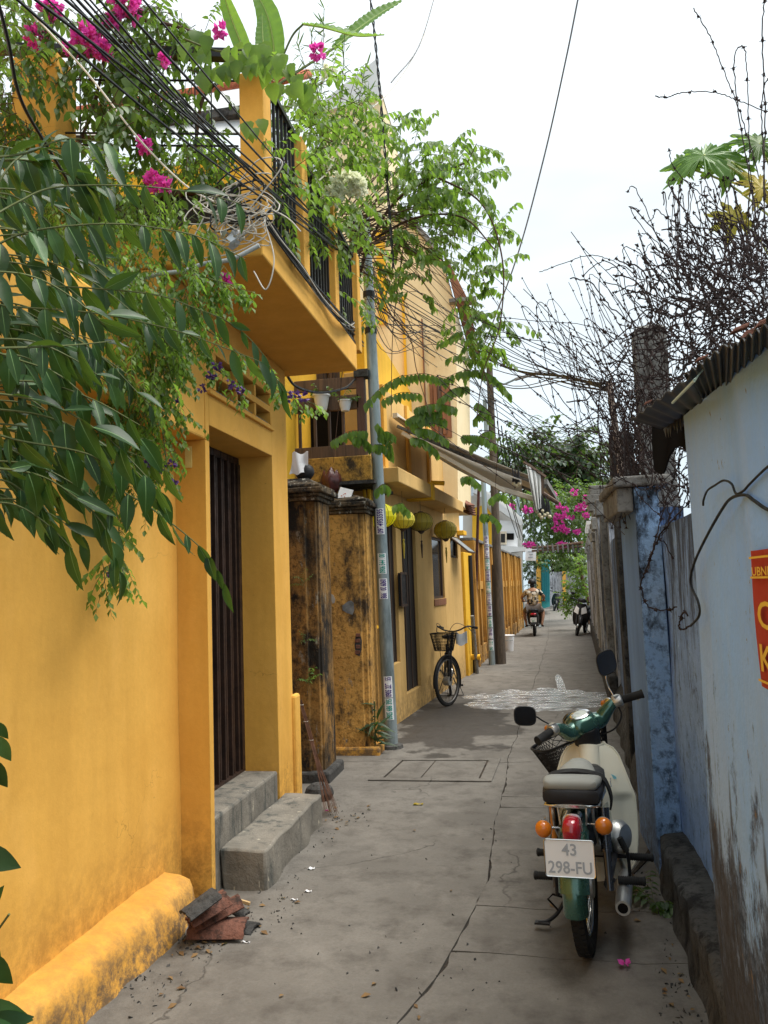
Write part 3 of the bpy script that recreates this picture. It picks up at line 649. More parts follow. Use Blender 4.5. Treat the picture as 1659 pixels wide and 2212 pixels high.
P2 = pillar('gate_pillar', 'ochre gate pillar with peeling plaster, lotus bud finial on its cap', a.x, c.x + 0.02, p2y, p2y + 0.45, z2, z2t, pil_moss)
b = MB(); b.box(a.x - 0.03, p2y - 0.05, -0.02, c.x + 0.1, p2y + 0.5, 0.075); b.build('base', yelpl, P2, bevel=0.02)
# bare patches on pillar 2: exposed brick hole and white scrapes
def patch(mb, cx, cy, pts, Y, d=0.004): mb.prism([PY(cx + x, cy + y, Y) for x, y in pts][::-1], (0, -d, 0))
b = MB(); patch(b, 716, 1292, [(-8, -6), (-3, -10), (4, -7), (8, 2), (7, 10), (2, 12), (0, 4), (-6, 0)], p2y)
b.build('bare_patch', simple('white_lime', (0.50, 0.47, 0.43), 0.9, var=0.2), P2)
b = MB(); patch(b, 753, 1310, [(-13, -2), (-4, -9), (5, -13), (11, -8), (12, 8), (8, 18), (-4, 14), (-13, 8)], p2y, 0.005); b.build('bare_patch', simple('grey_mortar', (0.26, 0.27, 0.28), 0.9, var=0.3), P2)
b = MB(); patch(b, 775, 1390, [(-5, -22), (3, -20), (7, -6), (6, 14), (2, 28), (-6, 24), (-9, 4), (-8, -10)], p2y, 0.003); b.build('plaster_hole', concd, P2)
for i, z in enumerate((1372, 1384, 1397, 1409)):
    b = MB(); q = PY(772, z, p2y); b.box(q.x - 0.015 - 0.01 * (i % 2), p2y - 0.008, q.z - 0.018, q.x + 0.03, p2y + 0.01, q.z + 0.018); b.build('brick', terra, P2, bevel=0.004)
p1y = G(655, 1690).y; a = PY(590, 1690, p1y); c = PY(697, 1690, p1y - 0.2)
z1 = PY(660, 1082, p1y).z; z1t = PY(640, 1030, p1y).z
P1 = pillar('gate_pillar', 'blackened mossy gate pillar half hidden behind the yellow house corner', a.x, G(702, 1688).x, p1y, p1y + 0.45, z1, z1t, pil_dark, cham=0.11)
b = MB(); b.box(a.x, p1y - 0.04, -0.02, G(702, 1688).x + 0.06, p1y + 0.5, 0.09); b.build('base', concd, P1, bevel=0.02)
# lotus finial
q = PY(717, 1070, p2y + 0.2)
fin = thing('lotus_finial', 'dark red glazed lotus bud finial standing on the pillar cap', 'finial', (q.x, q.y, z2t))
s = 7.45 / 1690
b = MB(); b.lathe([(0.06, 0), (0.065, 0.02), (0.04, 0.045), (0.05, 0.06)], (q.x, q.y, z2t), k=14); b.build('neck', glazed, fin, smooth=40)
zb = z2t + 0.05
b = MB(); b.lathe([(0.05, 0), (0.085, 0.03), (0.10, 0.08), (0.10, 0.12), (0.07, 0.17), (0.04, 0.22), (0.008, 0.27)], (q.x, q.y, zb), k=16); b.build('bud', glazed, fin, smooth=40)
for i in range(7):
    a_ = i * 2 * math.pi / 7 + 0.3; d = Vector((math.cos(a_), math.sin(a_), 0)); t_ = Vector((-d.y, d.x, 0))
    def pf(u, v, d=d, t_=t_):
        h = v; wv = 0.055 * math.sin(math.pi * (0.18 + 0.8 * v)) + 0.002; r = 0.095 + 0.03 * math.sin(math.pi * v * 0.8) - 0.02 * v - 0.015 * abs(2 * u - 1)
        return Vector((q.x, q.y, zb + 0.02)) + d * r + t_ * (2 * u - 1) * wv + Vector((0, 0, 0.02 + 0.19 * h))
    b = MB(); b.grid(pf, 6, 8, 0.008); b.build('petal', glazed, fin, smooth=60)
for sx, nm, lb in ((-1, 'curved_tile', 'grey curved broken tile leaning left of the lotus finial'), (1, 'ceramic_tile', 'white ceramic tile with orange blossom print leaning right of the finial')):
    o = thing(nm, lb, 'tile', (q.x + sx * 0.17, q.y, z2t))
    if sx < 0:
        b = MB(); b.grid(lambda u, v: (q.x - 0.20 + 0.07 * math.cos(math.pi * (1 - u) * 0.8), q.y - 0.16 + 0.16 * v, z2t - 0.02 + 0.07 * math.sin(math.pi * (0.1 + u * 0.8))), 8, 3, 0.012); b.build('tile_body', conc, o, smooth=50)
    else:
        c_ = Vector((q.x + 0.17, q.y - 0.14, z2t + 0.005)); b = MB(); b.obox(c_, (0.068, 0.0, -0.02), (0.0, 0.006, 0.0), (0.018, 0.03, 0.065)); b.build('tile_body', white, o, bevel=0.003)
        bl = MB()
        for k in range(9): bl.sphere(c_ + Vector((U(-0.045, 0.04), -0.012 - 0.005, U(-0.045, 0.01))), (U(0.005, 0.013), 0.003, U(0.004, 0.01)), 6, 4)
        bl.build('blossom_print', simple('orange_print', (0.6, 0.17, 0.07), 0.5, var=0), o)
        b = MB(); b.grid(lambda u, v: (q.x + 0.16 + 0.10 * u, q.y - 0.05 + 0.16 * v, z2t + 0.05 - 0.12 * u * u + 0.01 * math.sin(9 * v)), 8, 3, 0.014); b.build('roof_tile', concd, o, smooth=50)
# white bag in a sack on pillar 1
q = PY(642, 1000, p1y + 0.1)
bg_ = thing('white_plastic_bag', 'torn white plastic bag perched on the black pillar top', 'bag', tuple(q))
b = MB(); b.grid(lambda u, v: (q.x + (u - 0.5) * 0.15 + 0.03 * v, q.y + 0.03 * math.sin(7 * u + 3 * v), q.z - 0.10 + 0.19 * v + 0.012 * math.sin(9 * u)), 10, 10, 0.004); b.build('sheet', white, bg_, smooth=60)
b = MB(); b.sphere((q.x + 0.05, q.y + 0.06, q.z - 0.08), (0.09, 0.06, 0.08), 10, 8); b.build('dark_bundle', plast, bg_, smooth=True)

# ================================================================== old house with wooden balcony
OY = 8.35
old = thing('old_house', 'old ochre house with dark wooden shutters behind a timber balcony rail', 'house', (-3, OY, 0))
b = MB(); s0 = PY(812, 1052, OY); b.box(-9, OY + 0.06, 0, s0.x, OY + 0.5, s0.z); b.build('lower_wall', yel2, old)
l0 = PY(600, 1049, OY - 0.5); l1 = PY(800, 982, OY - 0.5)
b = MB(); b.box(-6, OY - 0.5, l0.z, l1.x, OY + 0.6, l1.z); b.build('stained_ledge', ledge_stain, old, bevel=0.01)
b = MB(); b.box(-6, OY - 0.54, l0.z - 0.035, l1.x + 0.04, OY + 0.6, l0.z - 0.001); b.build('ledge_edge', concd, old)
zt_ = l1.z
y2 = OY + 0.55
b = MB(); b.box(-9, y2, zt_ - 0.2, PY(788, 800, y2).x, y2 + 4, PY(700, 690, y2).z); b.build('upper_wall', yelb, old)
# shutters behind the rail
for k, (xa, xb) in enumerate(((600, 658), (660, 706), (708, 733))):
    A = PY(xa, 800, y2 - 0.03); B_ = PY(xb, 800, y2 - 0.03)
    f = MB(); f.box(A.x, y2 - 0.05, zt_, B_.x, y2 - 0.005, A.z + 0.9); o = f.build('shutter', wood, old, bevel=0.004)
    n = max(2, int((B_.x - A.x) / 0.075))
    for i in range(n):
        g = MB(); xx = A.x + 0.03 + (B_.x - A.x - 0.06) * i / n; wd = (B_.x - A.x - 0.06) / n - 0.012
        g.box(xx, y2 - 0.066, zt_ + 0.05, xx + wd, y2 - 0.051, zt_ + 0.62); g.box(xx, y2 - 0.066, zt_ + 0.70, xx + wd, y2 - 0.051, A.z + 0.8); g.build('plank', wood if (i + k) % 2 else wood2, o)
yr = OY - 0.44
zr_ = PY(700, 868, yr).z
def bar(x0, x1, y0, y1, Y, m=wood, nm='baluster', d=0.06):
    A = PY(x0, y0, Y); B_ = PY(x1, y1, Y); g = MB(); g.box(A.x, Y, B_.z, B_.x, Y + d, A.z); return g.build(nm, m, old, bevel=0.004)
bar(590, 775, 866, 882, yr, wood2, 'rail', 0.05); bar(590, 790, 972, 985, yr - 0.03, wood2, 'rail', 0.09)
for x in (643, 676, 707, 737): bar(x, x + 8, 883, 972, yr, wood2 if x in (676, 737) else wood, 'baluster', 0.04)
bar(768, 791, 812, 985, yr, woodmat('brown_post', (0.12, 0.055, 0.035), (0.07, 0.035, 0.024)), 'balcony_post', 0.11)
bar(763, 794, 798, 812, yr - 0.02, concd, 'post_cap', 0.14)
bar(590, 770, 828, 838, yr, wood2, 'rail', 0.04)
# pots on the rail
def pot(nm, label, px, py0, py1, wpx, Y, fluted=True):
    c = PY(px, py1, Y); h = PY(px, py0, Y).z - c.z; r = wpx / 1690 * Y / 2
    t = thing(nm, label, 'plant pot', tuple(c), group='white pots on the balcony rail')
    b = MB(); n = 20; prof = [(r * 0.62, 0), (r * 0.8, h * 0.45), (r * 0.96, h * 0.9), (r * 1.08, h * 0.9), (r * 1.08, h), (r * 0.95, h), (r * 0.9, h * 0.9)]
    b.lathe(prof, c, k=n); b.build('pot_body', white, t, smooth=30)
    lv = Leaves(T_OV); st = MB()
    for i in range(9): spray(lv, st, c + Vector((U(-r, r) * 0.5, U(-r, r) * 0.5, h * 0.85)), (U(-1, 1), U(-1, 1), 0.9), U(0.1, 0.22), 5, 0.05, 0.9, 0.003)
    lv.build('foliage', lf_mid, t); st.build('stems', stemg, t); return t
pot('white_plant_pot', 'larger white fluted pot with leafy plant, left on the timber balcony rail', 695, 853, 887, 38, yr - 0.05)
pot('white_plant_pot', 'smaller white fluted pot with bushy fern, right on the timber balcony rail', 746, 865, 888, 30, yr - 0.05)
# drain pipes, strip wall, board
b = MB(); b.tube([PY(786, 1040, OY - 0.02), PY(800, 1362, OY - 0.02)], 0.018, 8); b.tube([PY(796, 1040, OY - 0.02), PY(810, 1362, OY - 0.02)], 0.022, 8); b.tube([PY(796, 1362, OY - 0.02), PY(815, 1354, OY - 0.12)], 0.02, 8)
b.build('drain_pipe', yelb, old, smooth=40)
b = MB(); A = PY(794, 1287, OY); B_ = PY(800, 1430, OY); b.box(A.x, OY - 0.02, B_.z, A.x + 0.035, OY + 0.055, A.z); b.build('timber_board', wood, old)
# ================================================================== mid house along the alley
Ma = Vector((G(862, 1562).x, G(862, 1562).y, 0)); Mb = Vector((G(1013, 1456).x, G(1013, 1456).y, 0))
Mu = (Mb - Ma).normalized(); Mn = Vector((Mu.y, -Mu.x, 0))      # Mn points to the alley
print('M', Ma, Mb)
def Ms(px, py, off=0.0):
    p = PL(px, py, Ma, Mb, off); return (p - Ma).dot(Mu), p.z
def MP(s, off, z): q = Ma + Mu * s + Mn * off; return Vector((q.x, q.y, z))
def mbox(b, s0, s1, o0, o1, z0, z1, P=None):
    P = P or MP
    b.hexa([P(s0, o1, z0), P(s1, o1, z0), P(s1, o0, z0), P(s0, o0, z0)][::-1], [P(s0, o1, z1), P(s1, o1, z1), P(s1, o0, z1), P(s0, o0, z1)][::-1])
def wall_open(b, s0, s1, z0, z1, ops, th=0.25, off=0.0, P=None):
    ops = sorted(ops); s = s0
    for (a, c, d, e) in ops:      # s-range a..c, z-range d..e
        if a > s: mbox(b, s, a, off - th, off, z0, z1, P)
        if d > z0: mbox(b, a, c, off - th, off, z0, d, P)
        if e < z1: mbox(b, a, c, off - th, off, e, z1, P)
        s = c
    if s < s1: mbox(b, s, s1, off - th, off, z0, z1, P)
mid = thing('mid_house', 'pale ochre house with tall dark openings, ledge, lanterns and awning', 'house', (-2, 10, 0))
sE = Ms(1000, 1300)[0]; ztop = 4.05
ops = []
o1 = (Ms(838, 1300)[0], Ms(861, 1300)[0], Ms(861, 1431)[1], 2.60)
o2 = (Ms(872, 1300)[0], Ms(903, 1300)[0], Ms(905, 1484)[1], 2.60)
o3 = (Ms(936, 1250)[0], Ms(960, 1250)[0], Ms(960, 1292)[1], Ms(960, 1165)[1])
o4 = (Ms(974, 1200)[0], Ms(989, 1200)[0], Ms(989, 1206)[1], Ms(989, 1162)[1])
print('ops', o1, o2, o3, o4, sE)
b = MB(); wall_open(b, -0.95, sE, -0.02, ztop, [o1, o2, o3, o4]); b.build('wall', yel2, mid, bevel=0.008)
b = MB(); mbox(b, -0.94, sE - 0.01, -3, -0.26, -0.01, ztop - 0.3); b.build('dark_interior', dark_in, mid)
b = MB(); mbox(b, -0.96, -0.8, -4, -0.252, -0.01, 2.5); b.build('end_wall', yel2, mid)
for (a, c, d, e) in (o3, o4):
    g = MB(); w_ = 0.04
    mbox(g, a - 0.0, a + w_, -0.08, -0.03, d, e); mbox(g, c - w_, c, -0.08, -0.03, d, e); mbox(g, a + w_, c - w_, -0.08, -0.03, e - w_, e); mbox(g, a + w_, c - w_, -0.08, -0.03, d, d + w_)
    fr = g.build('window_frame', wood, mid)
    g = MB(); mbox(g, a + w_, c - w_, -0.06, -0.045, d + w_, e - w_); g.build('pane', simple('dark_glass', (0.015, 0.015, 0.017), 0.12, var=0), fr)
g = MB(); mbox(g, o3[0] - 0.02, o3[1] + 0.02, -0.05, 0.015, o3[2] - 0.10, o3[2] - 0.002); g.build('sill', shut, mid)
for o_ in (o1, o2):
    g = MB(); mbox(g, o_[0], o_[1], -0.12, -0.055, o_[2], 2.6); dr0 = g.build('door', wood_black, mid)
    g = MB()
    for k in range(4): mbox(g, o_[0] + (o_[1] - o_[0]) * k / 3 - 0.02, o_[0] + (o_[1] - o_[0]) * k / 3 + 0.02, -0.054, -0.045, o_[2] + 0.001, 2.595)
    g.build('door_stile', wood, dr0)
# open awning pane of the small window
g = MB(); p0 = MP(o4[0], 0.0, o4[3] - 0.02); p1 = MP(o4[1], 0.0, o4[3] - 0.02); d_ = Mn * 0.30 + Vector((0, 0, -0.26)); g.prism([p0, p1, p1 + d_, p0 + d_], (0.0, 0, 0.012))
oo = g.build('window_pane', simple('grey_pane', (0.30, 0.33, 0.34), 0.2, var=0), mid)
g = MB(); g.tube([p0, p1, p1 + d_, p0 + d_], 0.014, 4, closed=True); g.build('pane_frame', wood, oo)
# ledge slab with soffit, brackets
s2 = Ms(1001, 1107, 0.34)[0]; zl = Ms(1001, 1107, 0.34)[1]; zl0 = Ms(866, 1060, 0.34)[1]
print('ledge', s2, zl, zl0)
g = MB(); mbox(g, -0.9, s2, 0.002, 0.34, zl, zl + 0.17); g.build('ledge', yel2, mid, bevel=0.01)
sm = Ms(912, 1075, 0.2)[0]
g = MB(); mbox(g, sm - 0.08, sm + 0.08, 0.003, 0.36, zl - 0.03, zl + 0.20); g.build('bracket', yelb, mid, bevel=0.01)
for s_ in (sm - 1.2, sm, sm + 1.3, sE - 0.15): g = MB(); mbox(g, s_, s_ + 0.14, 0.001, 0.04, zl + 0.171, ztop - 0.002); g.build('pilaster', yel, mid, bevel=0.005)
g = MB(); mbox(g, sE - 0.30, sE + 0.02, 0.0, 0.12, zl - 0.28, zl - 0.20); g.build('cornice_block', yelb, mid, bevel=0.008)
g = MB(); g.tube([MP(1.0, 0.3, zl + 0.22), MP(1.0, 0.48, zl + 0.20)], 0.03, 8); g.build('rain_spout', yelb, mid)
# notice board between the doors
nbd = thing('notice_board', 'black framed board hanging between the two tall dark doors', 'board', tuple(MP(o1[1], 0.02, 1.8)))
a = Ms(857, 1240)[0]; c = Ms(870, 1240)[0]; g = MB(); mbox(g, a, c, 0.012, 0.045, Ms(863, 1309)[1], Ms(863, 1238)[1]); g.build('board_panel', plast, nbd, bevel=0.004)
g = MB(); 
za, zb_ = Ms(863, 1309)[1], Ms(863, 1238)[1]
for (u0, u1, v0, v1) in ((a, c, zb_ - 0.02, zb_ + 0.01), (a, c, za - 0.01, za + 0.02), (a - 0.01, a + 0.02, za - 0.01, zb_ + 0.01), (c - 0.02, c + 0.01, za - 0.01, zb_ + 0.01)): mbox(g, u0, u1, 0.046, 0.055, v0, v1)
g.build('board_frame', wood, nbd)
# far bright end pier with water pipe stub
p0 = G(1003, 1462); p1 = G(1018, 1459)
g = MB(); mbox(g, sE + 0.001, sE + 0.9, -0.6, 0.05, -0.01, Ms(1008, 1195)[1]); g.build('end_pier', yelb, mid, bevel=0.01)
g = MB(); q = G(1012, 1430, 0.35); g.tube([MP(sE + 0.3, 0.0, 0.3), MP(sE + 0.3, 0.22, 0.3)], 0.05, 12, caps=False); g.build('pipe_stub', yelb, mid, smooth=40)
# gutter pipe (black) at the end
g = MB(); g.tube([PL(1015, 1200, Ma, Mb, 0.08), PL(1026, 1455, Ma, Mb, 0.08)], 0.04, 8); g.build('black_downpipe', plast, mid, smooth=40)
g = MB(); g.tube([PL(1020, 1330, Ma, Mb, 0.14), PL(1031, 1457, Ma, Mb, 0.14)], 0.035, 8); g.build('grey_downpipe', conc, mid, smooth=40)

# upper storey, facing the camera, set back: cream with yellow stripes, shuttered window, pitched roof
up = thing('cream_upper_storey', 'pale cream upper storey with yellow pilasters, brown shutter and sloping gable', 'house', (-3, 12.8, 4))
UY = 12.8
A = PY(986, 1000, UY)
def q(x, y, Y=UY): return PY(x, y, Y)
poly = [q(812, 1010), q(986, 1010), q(985, 664), q(954, 562), q(900, 500), q(838, 470), q(800, 470)]
poly[0].z = 3.0; poly[1].z = 3.0
g = MB(); g.prism(poly, (0, 3.0, 0)); g.build('wall', cream, up)
g = MB(); g.prism([q(985, 664) + Vector((0.03, -0.12, 0)), q(954, 562) + Vector((0.05, -0.12, 0)), q(954, 562) + Vector((0.02, -0.12, 0.16)), q(985, 664) + Vector((0.22, -0.12, 0.06))], (0, 3.3, 0)); g.build('eaves', shut, up)
g = MB(); g.prism([q(840, 470) + Vector((0, -0.1, 0.02)), q(900, 500) + Vector((0, -0.1, 0.02)), q(954, 562) + Vector((0, -0.1, 0.02)), q(954, 562) + Vector((0, -0.1, 0.14)), q(900, 500) + Vector((0, -0.1, 0.14)), q(840, 470) + Vector((0, -0.1, 0.14))][::-1], (0, 3.3, 0)); g.build('verge', conc, up)
for (xa, xb, ya, yb, m_) in ((868, 887, 640, 990, yelb), (913, 921, 690, 940, shut), (812, 838, 500, 700, yelb), (812, 822, 700, 1000, yelb)):
    a = q(xa, ya); c = q(xb, yb); g = MB(); g.box(a.x, UY - 0.05, c.z, c.x, UY - 0.001, a.z); g.build('pilaster', m_, up)
a = q(928, 826); c = q(977, 945); g = MB(); g.box(a.x, UY - 0.06, c.z, c.x, UY - 0.001, a.z); sh = g.build('shutter', shut, up)
W = (c.x - a.x)
for i in range(3):
    g = MB(); g.box(a.x + 0.07 + (W - .14) * i / 3, UY - 0.085, c.z + 0.05, a.x + 0.07 + (W - .14) * (i + 1) / 3 - 0.015, UY - 0.061, a.z - 0.08); g.build('plank', wood2 if i == 1 else shut, sh)
g = MB(); a = q(978, 655); g.box(a.x - 0.05, UY - 0.15, a.z - 0.03, a.x + 0.4, UY + 0.1, a.z + 0.03); g.build('gutter_end', conc, up)
# taller cream building behind the climbers, gable with white sheet
tb = thing('cream_gable_building', 'tall cream building behind the white flowering climber', 'house', (-3, 12, 4))
Y3 = 15.9
g = MB(); g.prism([PY(700, 1000, Y3), PY(838, 1000, Y3), PY(838, 620, Y3), PY(826, 205, Y3), PY(700, 240, Y3)], (0, 2, 0)); g.build('wall', cream, tb)
g = MB(); g.prism([PY(812, 128, Y3 - 0.1), PY(826, 204, Y3 - 0.1), PY(700, 241, Y3 - 0.1), PY(700, 215, Y3 - 0.1)], (0, 2.1, 0)); g.build('verge', roofg, tb)

# ================================================================== lanterns
def lantern(label, px, py, Y, rpx, m_, tassel=1.0):
    c = PY(px, py, Y); r = rpx / 1690 * Y
    t = thing('silk_lantern', label, 'lantern', tuple(c), group='silk lanterns under the ledge')
    b = MB(); n = 12
    b.lathe([(r * 0.20, r * 0.74), (r * 0.45, r * 0.70), (r * 0.75, r * 0.52), (r * 0.95, r * 0.22), (r, -0.02), (r * 0.94, -r * 0.26), (r * 0.74, -r * 0.54), (r * 0.42, -r * 0.71), (r * 0.2, -r * 0.75)][::-1], c, k=14, axis=(0, 0, 1))
    b.build('silk_body', m_, t, smooth=20)
    b = MB(); b.lathe([(r * 0.22, r * 0.72), (r * 0.22, r * 0.82), (r * 0.1, r * 0.84)], c, k=12); b.build('top_ring', wood, t)
    b = MB(); b.lathe([(r * 0.30, -r * 0.72), (r * 0.26, -r * 0.84), (r * 0.10, -r * 0.98)][::-1], c, k=12); b.build('bottom_cap', wood, t)
    b = MB()
    for k in range(14):
        a = 2 * math.pi * k / 14; pts = [(0.20, 0.745), (0.45, 0.705), (0.76, 0.53), (0.96, 0.22), (1.008, -0.02), (0.95, -0.27), (0.75, -0.55), (0.42, -0.72), (0.2, -0.76)]
        b.tube([c + Vector((math.cos(a) * u * r, math.sin(a) * u * r, v * r)) for u, v in pts], 0.0022, 3, caps=False)
    b.build('ribs', wood, t)
    b = MB(); z = -r * 0.98; b.tube([c + Vector((0, 0, z)), c + Vector((0, 0, z - 0.09 * tassel))], 0.003, 4); b.sphere(c + Vector((0, 0, z - 0.10 * tassel)), 0.015, 8, 6)
    b.tube([c + Vector((0, 0, z - 0.11 * tassel)), c + Vector((0, 0, z - 0.15 * tassel)), c + Vector((0, 0, z - 0.32 * tassel))], [0.008, 0.016, 0.006], 7)
    b.build('tassel', wood if m_ is lantern_o else lantern_o, t)
    b = MB(); b.tube([c + Vector((0, 0, r * 0.8)), c + Vector((0, 0, r * 0.8 + 0.22))], 0.003, 4); b.build('hanging_cord', wood, t)
lantern('bright yellow silk lantern glowing behind the steel pole, first of the row', 823, 1114, 8.42, 35, lantern_y)
lantern('olive lantern second from the steel pole with pale tassel', 870, 1122, 9.2, 27.5, petalmat('olive_silk_pale', (0.66, 0.58, 0.07), 0.45))
lantern('darkest olive lantern, third from the steel pole', 909, 1127, 10.2, 27, lantern_o)
lantern('farthest olive lantern hanging before the tall window', 962, 1145, 11.7, 25.5, petalmat('olive_silk_mid', (0.52, 0.43, 0.05), 0.4))

# ================================================================== retractable awning over the alley
aw = thing('awning', 'beige canvas awning with folding arms sloping from the mid house', 'awning', tuple(MP(2, 0.1, 3.6)))
s_a = Ms(853, 900, 0.1)[0]; n0 = PL(852, 905, Ma, Mb, 0.12); n1 = PL(1000, 1000, Ma, Mb, 0.12)
f0 = PY(1000, 962, 9.9); f1 = PY(1180, 1048, 15.2)
w0 = PL(853, 897, Ma, Mb, 0.08); w1 = MP(5.6, 0.08, 3.62)
o0 = PY(1125, 1018, 9.4); 
print('awning', w0, w1, f0, f1)
# slope: wall line w0..w1 at z about 3.9, outer edge about 1.25 m out and lower
zc = w0.z
A0 = w0; A1 = w0 + Mu * 2.4
def outer(s, z): return MP(s, 1.25, z)
zo = PL(1175, 1030, Ma, Mb, 1.25).z; so_ = (PL(1175, 1030, Ma, Mb, 1.25) - Ma).dot(Mu)
print('outer', zo, so_, zc)
B0 = PY(1178, 1040, w0.y + 0.5); B1 = B0 + Mu * 2.0
g = MB(); g.grid(lambda u, v: A0.lerp(A1, u).lerp(B0.lerp(B1, u), v) + Vector((0, 0, 0.012 * math.sin(u * 23) * v - 0.05 * math.sin(math.pi * v))), 24, 8, 0.006); g.build('canvas', canvas, aw, smooth=60)
g = MB(); g.beam(A0, A1, 0.06, 0.06); g.build('cassette', canvas, aw); g = MB(); g.beam(B0, B1, 0.05, 0.07); g.build('front_bar', conc, aw)
for u in (0.04, 0.93):
    g = MB(); k = A0.lerp(A1, u) + Vector((0, 0, -0.12)); e_ = B0.lerp(B1, u) + Vector((0, 0, -0.06)); md = k.lerp(e_, 0.5) + Mu * (0.35 if u < 0.5 else -0.35); g.beam(k, md, 0.03, 0.035); g.beam(md, e_, 0.03, 0.035); g.build('folding_arm', conc, aw)
# second frame: timber arms with white sheet below
w2 = thing('white_sheet_canopy', 'slack white sheet slung on grey timber beams under the awning', 'canopy', tuple(MP(3, 0.4, 3.1)))
k0 = PL(900, 925, Ma, Mb, 0.5); 
c0 = PY(906, 952, 10.2); c1 = PY(1128, 1052, 13.6)
g = MB(); g.beam(PY(868, 935, 9.55), PY(1092, 1062, 9.75), 0.045, 0.05); g.beam(PY(1080, 1055, 9.75), PY(1160, 1080, 9.85), 0.05, 0.06); g.build('beam', canvas, w2, bevel=0.006)
g = MB(); g.grid(lambda u, v: PY(890, 938, 9.5).lerp(PY(1126, 1036, 9.7), u).lerp(PY(940, 985, 10.2).lerp(PY(1128, 1062, 10.2), u), v) + Vector((0, 0, -0.06 * math.sin(math.pi * u) * (0.4 + v))), 18, 6, 0.004); g.build('sheet', wcloth, w2, smooth=60)
dr = thing('white_drape', 'white cloth drape hanging from a tilted batten above the alley', 'cloth', tuple(PY(1150, 1050, 13.2)))
tl, tr_, br, bl = PY(1136, 1004, 9.6), PY(1170, 1026, 9.8), PY(1170, 1098, 9.8), PY(1156, 1104, 9.65)
g = MB(); g.grid(lambda u, v: tl.lerp(tr_, u).lerp(bl.lerp(br, u), v) + Vector((0, 0.05 * math.sin(u * 20) * (0.3 + v), 0)), 20, 10, 0.004); g.build('cloth', wcloth, dr, smooth=60)
g = MB(); g.beam(PY(1132, 998, 9.6), PY(1178, 1030, 9.8), 0.03, 0.03); g.beam(PY(1172, 1025, 9.8), PY(1171, 1068, 9.8), 0.04, 0.04); g.tube([PY(1170, 1064, 9.8), PY(1204, 1086, 10.2)], 0.028, 8); g.build('batten', wood2, dr)
for i, (x, y) in enumerate(((1110, 1046), (1116, 1050), (1121, 1046), (1160, 1105), (1166, 1112), (1172, 1104), (1177, 1113), (1183, 1110), (1170, 1118), (1187, 1116))):
    bt = thing('light_bulb', ('pale bulb with black socket on the garland below the white drape' if i > 2 else 'bulb hanging in black socket under the canopy beam end'), 'bulb', tuple(PY(x, y, 9.75)), group='garland bulbs')
    c = PY(x, y, 9.75); g = MB(); g.sphere(c, 0.026, 8, 6); g.build('glass', simple('bulb_glass' , (0.55, 0.48, 0.33), 0.3, var=0) if i == 0 else MATS['bulb_glass'], bt, smooth=True)
    g = MB(); g.tube([c + Vector((0, 0, 0.03)), c + Vector((0, 0, 0.13)), c + Vector((U(-.02, .02), 0, 0.22))], [0.02, 0.016, 0.004], 6); g.build('socket', plast, bt)

# ================================================================== steel pole with phone number stickers
pb = G(845, 1615); pt = PY(789, 470, pb.y + 0.02)
pole = thing('steel_utility_pole', 'galvanised steel pole with phone number stickers beside the ochre gate pillar', 'pole', (pb.x, pb.y, 0))
PD = (pt - pb); PR0, PR1 = 0.072, 0.050
def pole_pt(z): return pb + PD * (z / PD.z)
b = MB(); n = 22; b.tube([pole_pt(-0.05 + (pt.z + 0.05) * i / n) for i in range(n + 1)], [PR0 + (PR1 - PR0) * i / n for i in range(n + 1)], 20); b.build('shaft', galv, pole, smooth=40)
b = MB(); b.lathe([(0.13, -0.02), (0.12, 0.03), (0.08, 0.045)], pole_pt(0.0), k=14); b.build('footing', concd, pole, smooth=40)
for z in (4.35, 4.75):
    b = MB(); b.lathe([(PR1 + 0.016, -0.03), (PR1 + 0.016, 0.03)], pole_pt(z), k=12); b.build('clamp', black, pole)
stg = simple('sticker_green', (0.0, 0.30, 0.24), 0.5, var=0); stp = simple('sticker_purple', (0.06, 0.02, 0.22), 0.5, var=0)
def text_mesh(txt, size, bold=0.0):
    cu = bpy.data.curves.new('txt', 'FONT'); cu.body = txt; cu.size = size; cu.offset = bold; cu.resolution_u = 3
    o = bpy.data.objects.new('txt', cu); COL.objects.link(o); bpy.context.view_layer.update()
    dg = bpy.context.evaluated_depsgraph_get(); me = bpy.data.meshes.new_from_object(o.evaluated_get(dg)); bpy.data.objects.remove(o)
    V = [v.co.copy() for v in me.vertices]; F = [tuple(p.vertices) for p in me.polygons]; bpy.data.meshes.remove(me); return V, F
def wrap_pole(base_fn, rad_fn, ang0, z0, z1, width, txt, ink, parent, top_down=False, inverse=False, Ax=None):
    ax = (base_fn(1) - base_fn(0)).normalized(); vd = Vector((-base_fn(1).x, -base_fn(1).y, 0)).normalized()   # toward camera
    sd = Vector((-vd.y, vd.x, 0))
    def on(a, z, dr): r = rad_fn(z) + dr; an = ang0 + a / rad_fn(z); return base_fn(z) + vd * (r * math.cos(an)) + sd * (r * math.sin(an))
    b = MB(); b.grid(lambda u, v: on((u - 0.5) * width, z0 + (z1 - z0) * v, 0.0025), 10, 6, 0.0015)
    st = b.build('sticker', white if not inverse else ink, parent, smooth=40)
    V, F = text_mesh(txt, 1.0, 0.02)
    x0 = min(v.x for v in V); x1 = max(v.x for v in V); y0 = min(v.y for v in V); y1 = max(v.y for v in V)
    L_ = (z1 - z0) * 0.93; zz = z0 + (z1 - z0) * 0.035
    vs = []
    for v in V:
        u = (v.x - x0) / (x1 - x0); h = (v.y - y0) / (y1 - y0)
        if top_down: vs.append(on((h - 0.5) * width * 0.72, zz + L_ * (1 - u), 0.0042))
        else: vs.append(on((0.5 - h) * width * 0.72, zz + L_ * u, 0.0042))
    b = MB(); b.add(vs, F); b.build('phone_number', ink if not inverse else white, st)
prad = lambda z: PR0 + (PR1 - PR0) * z / pt.z
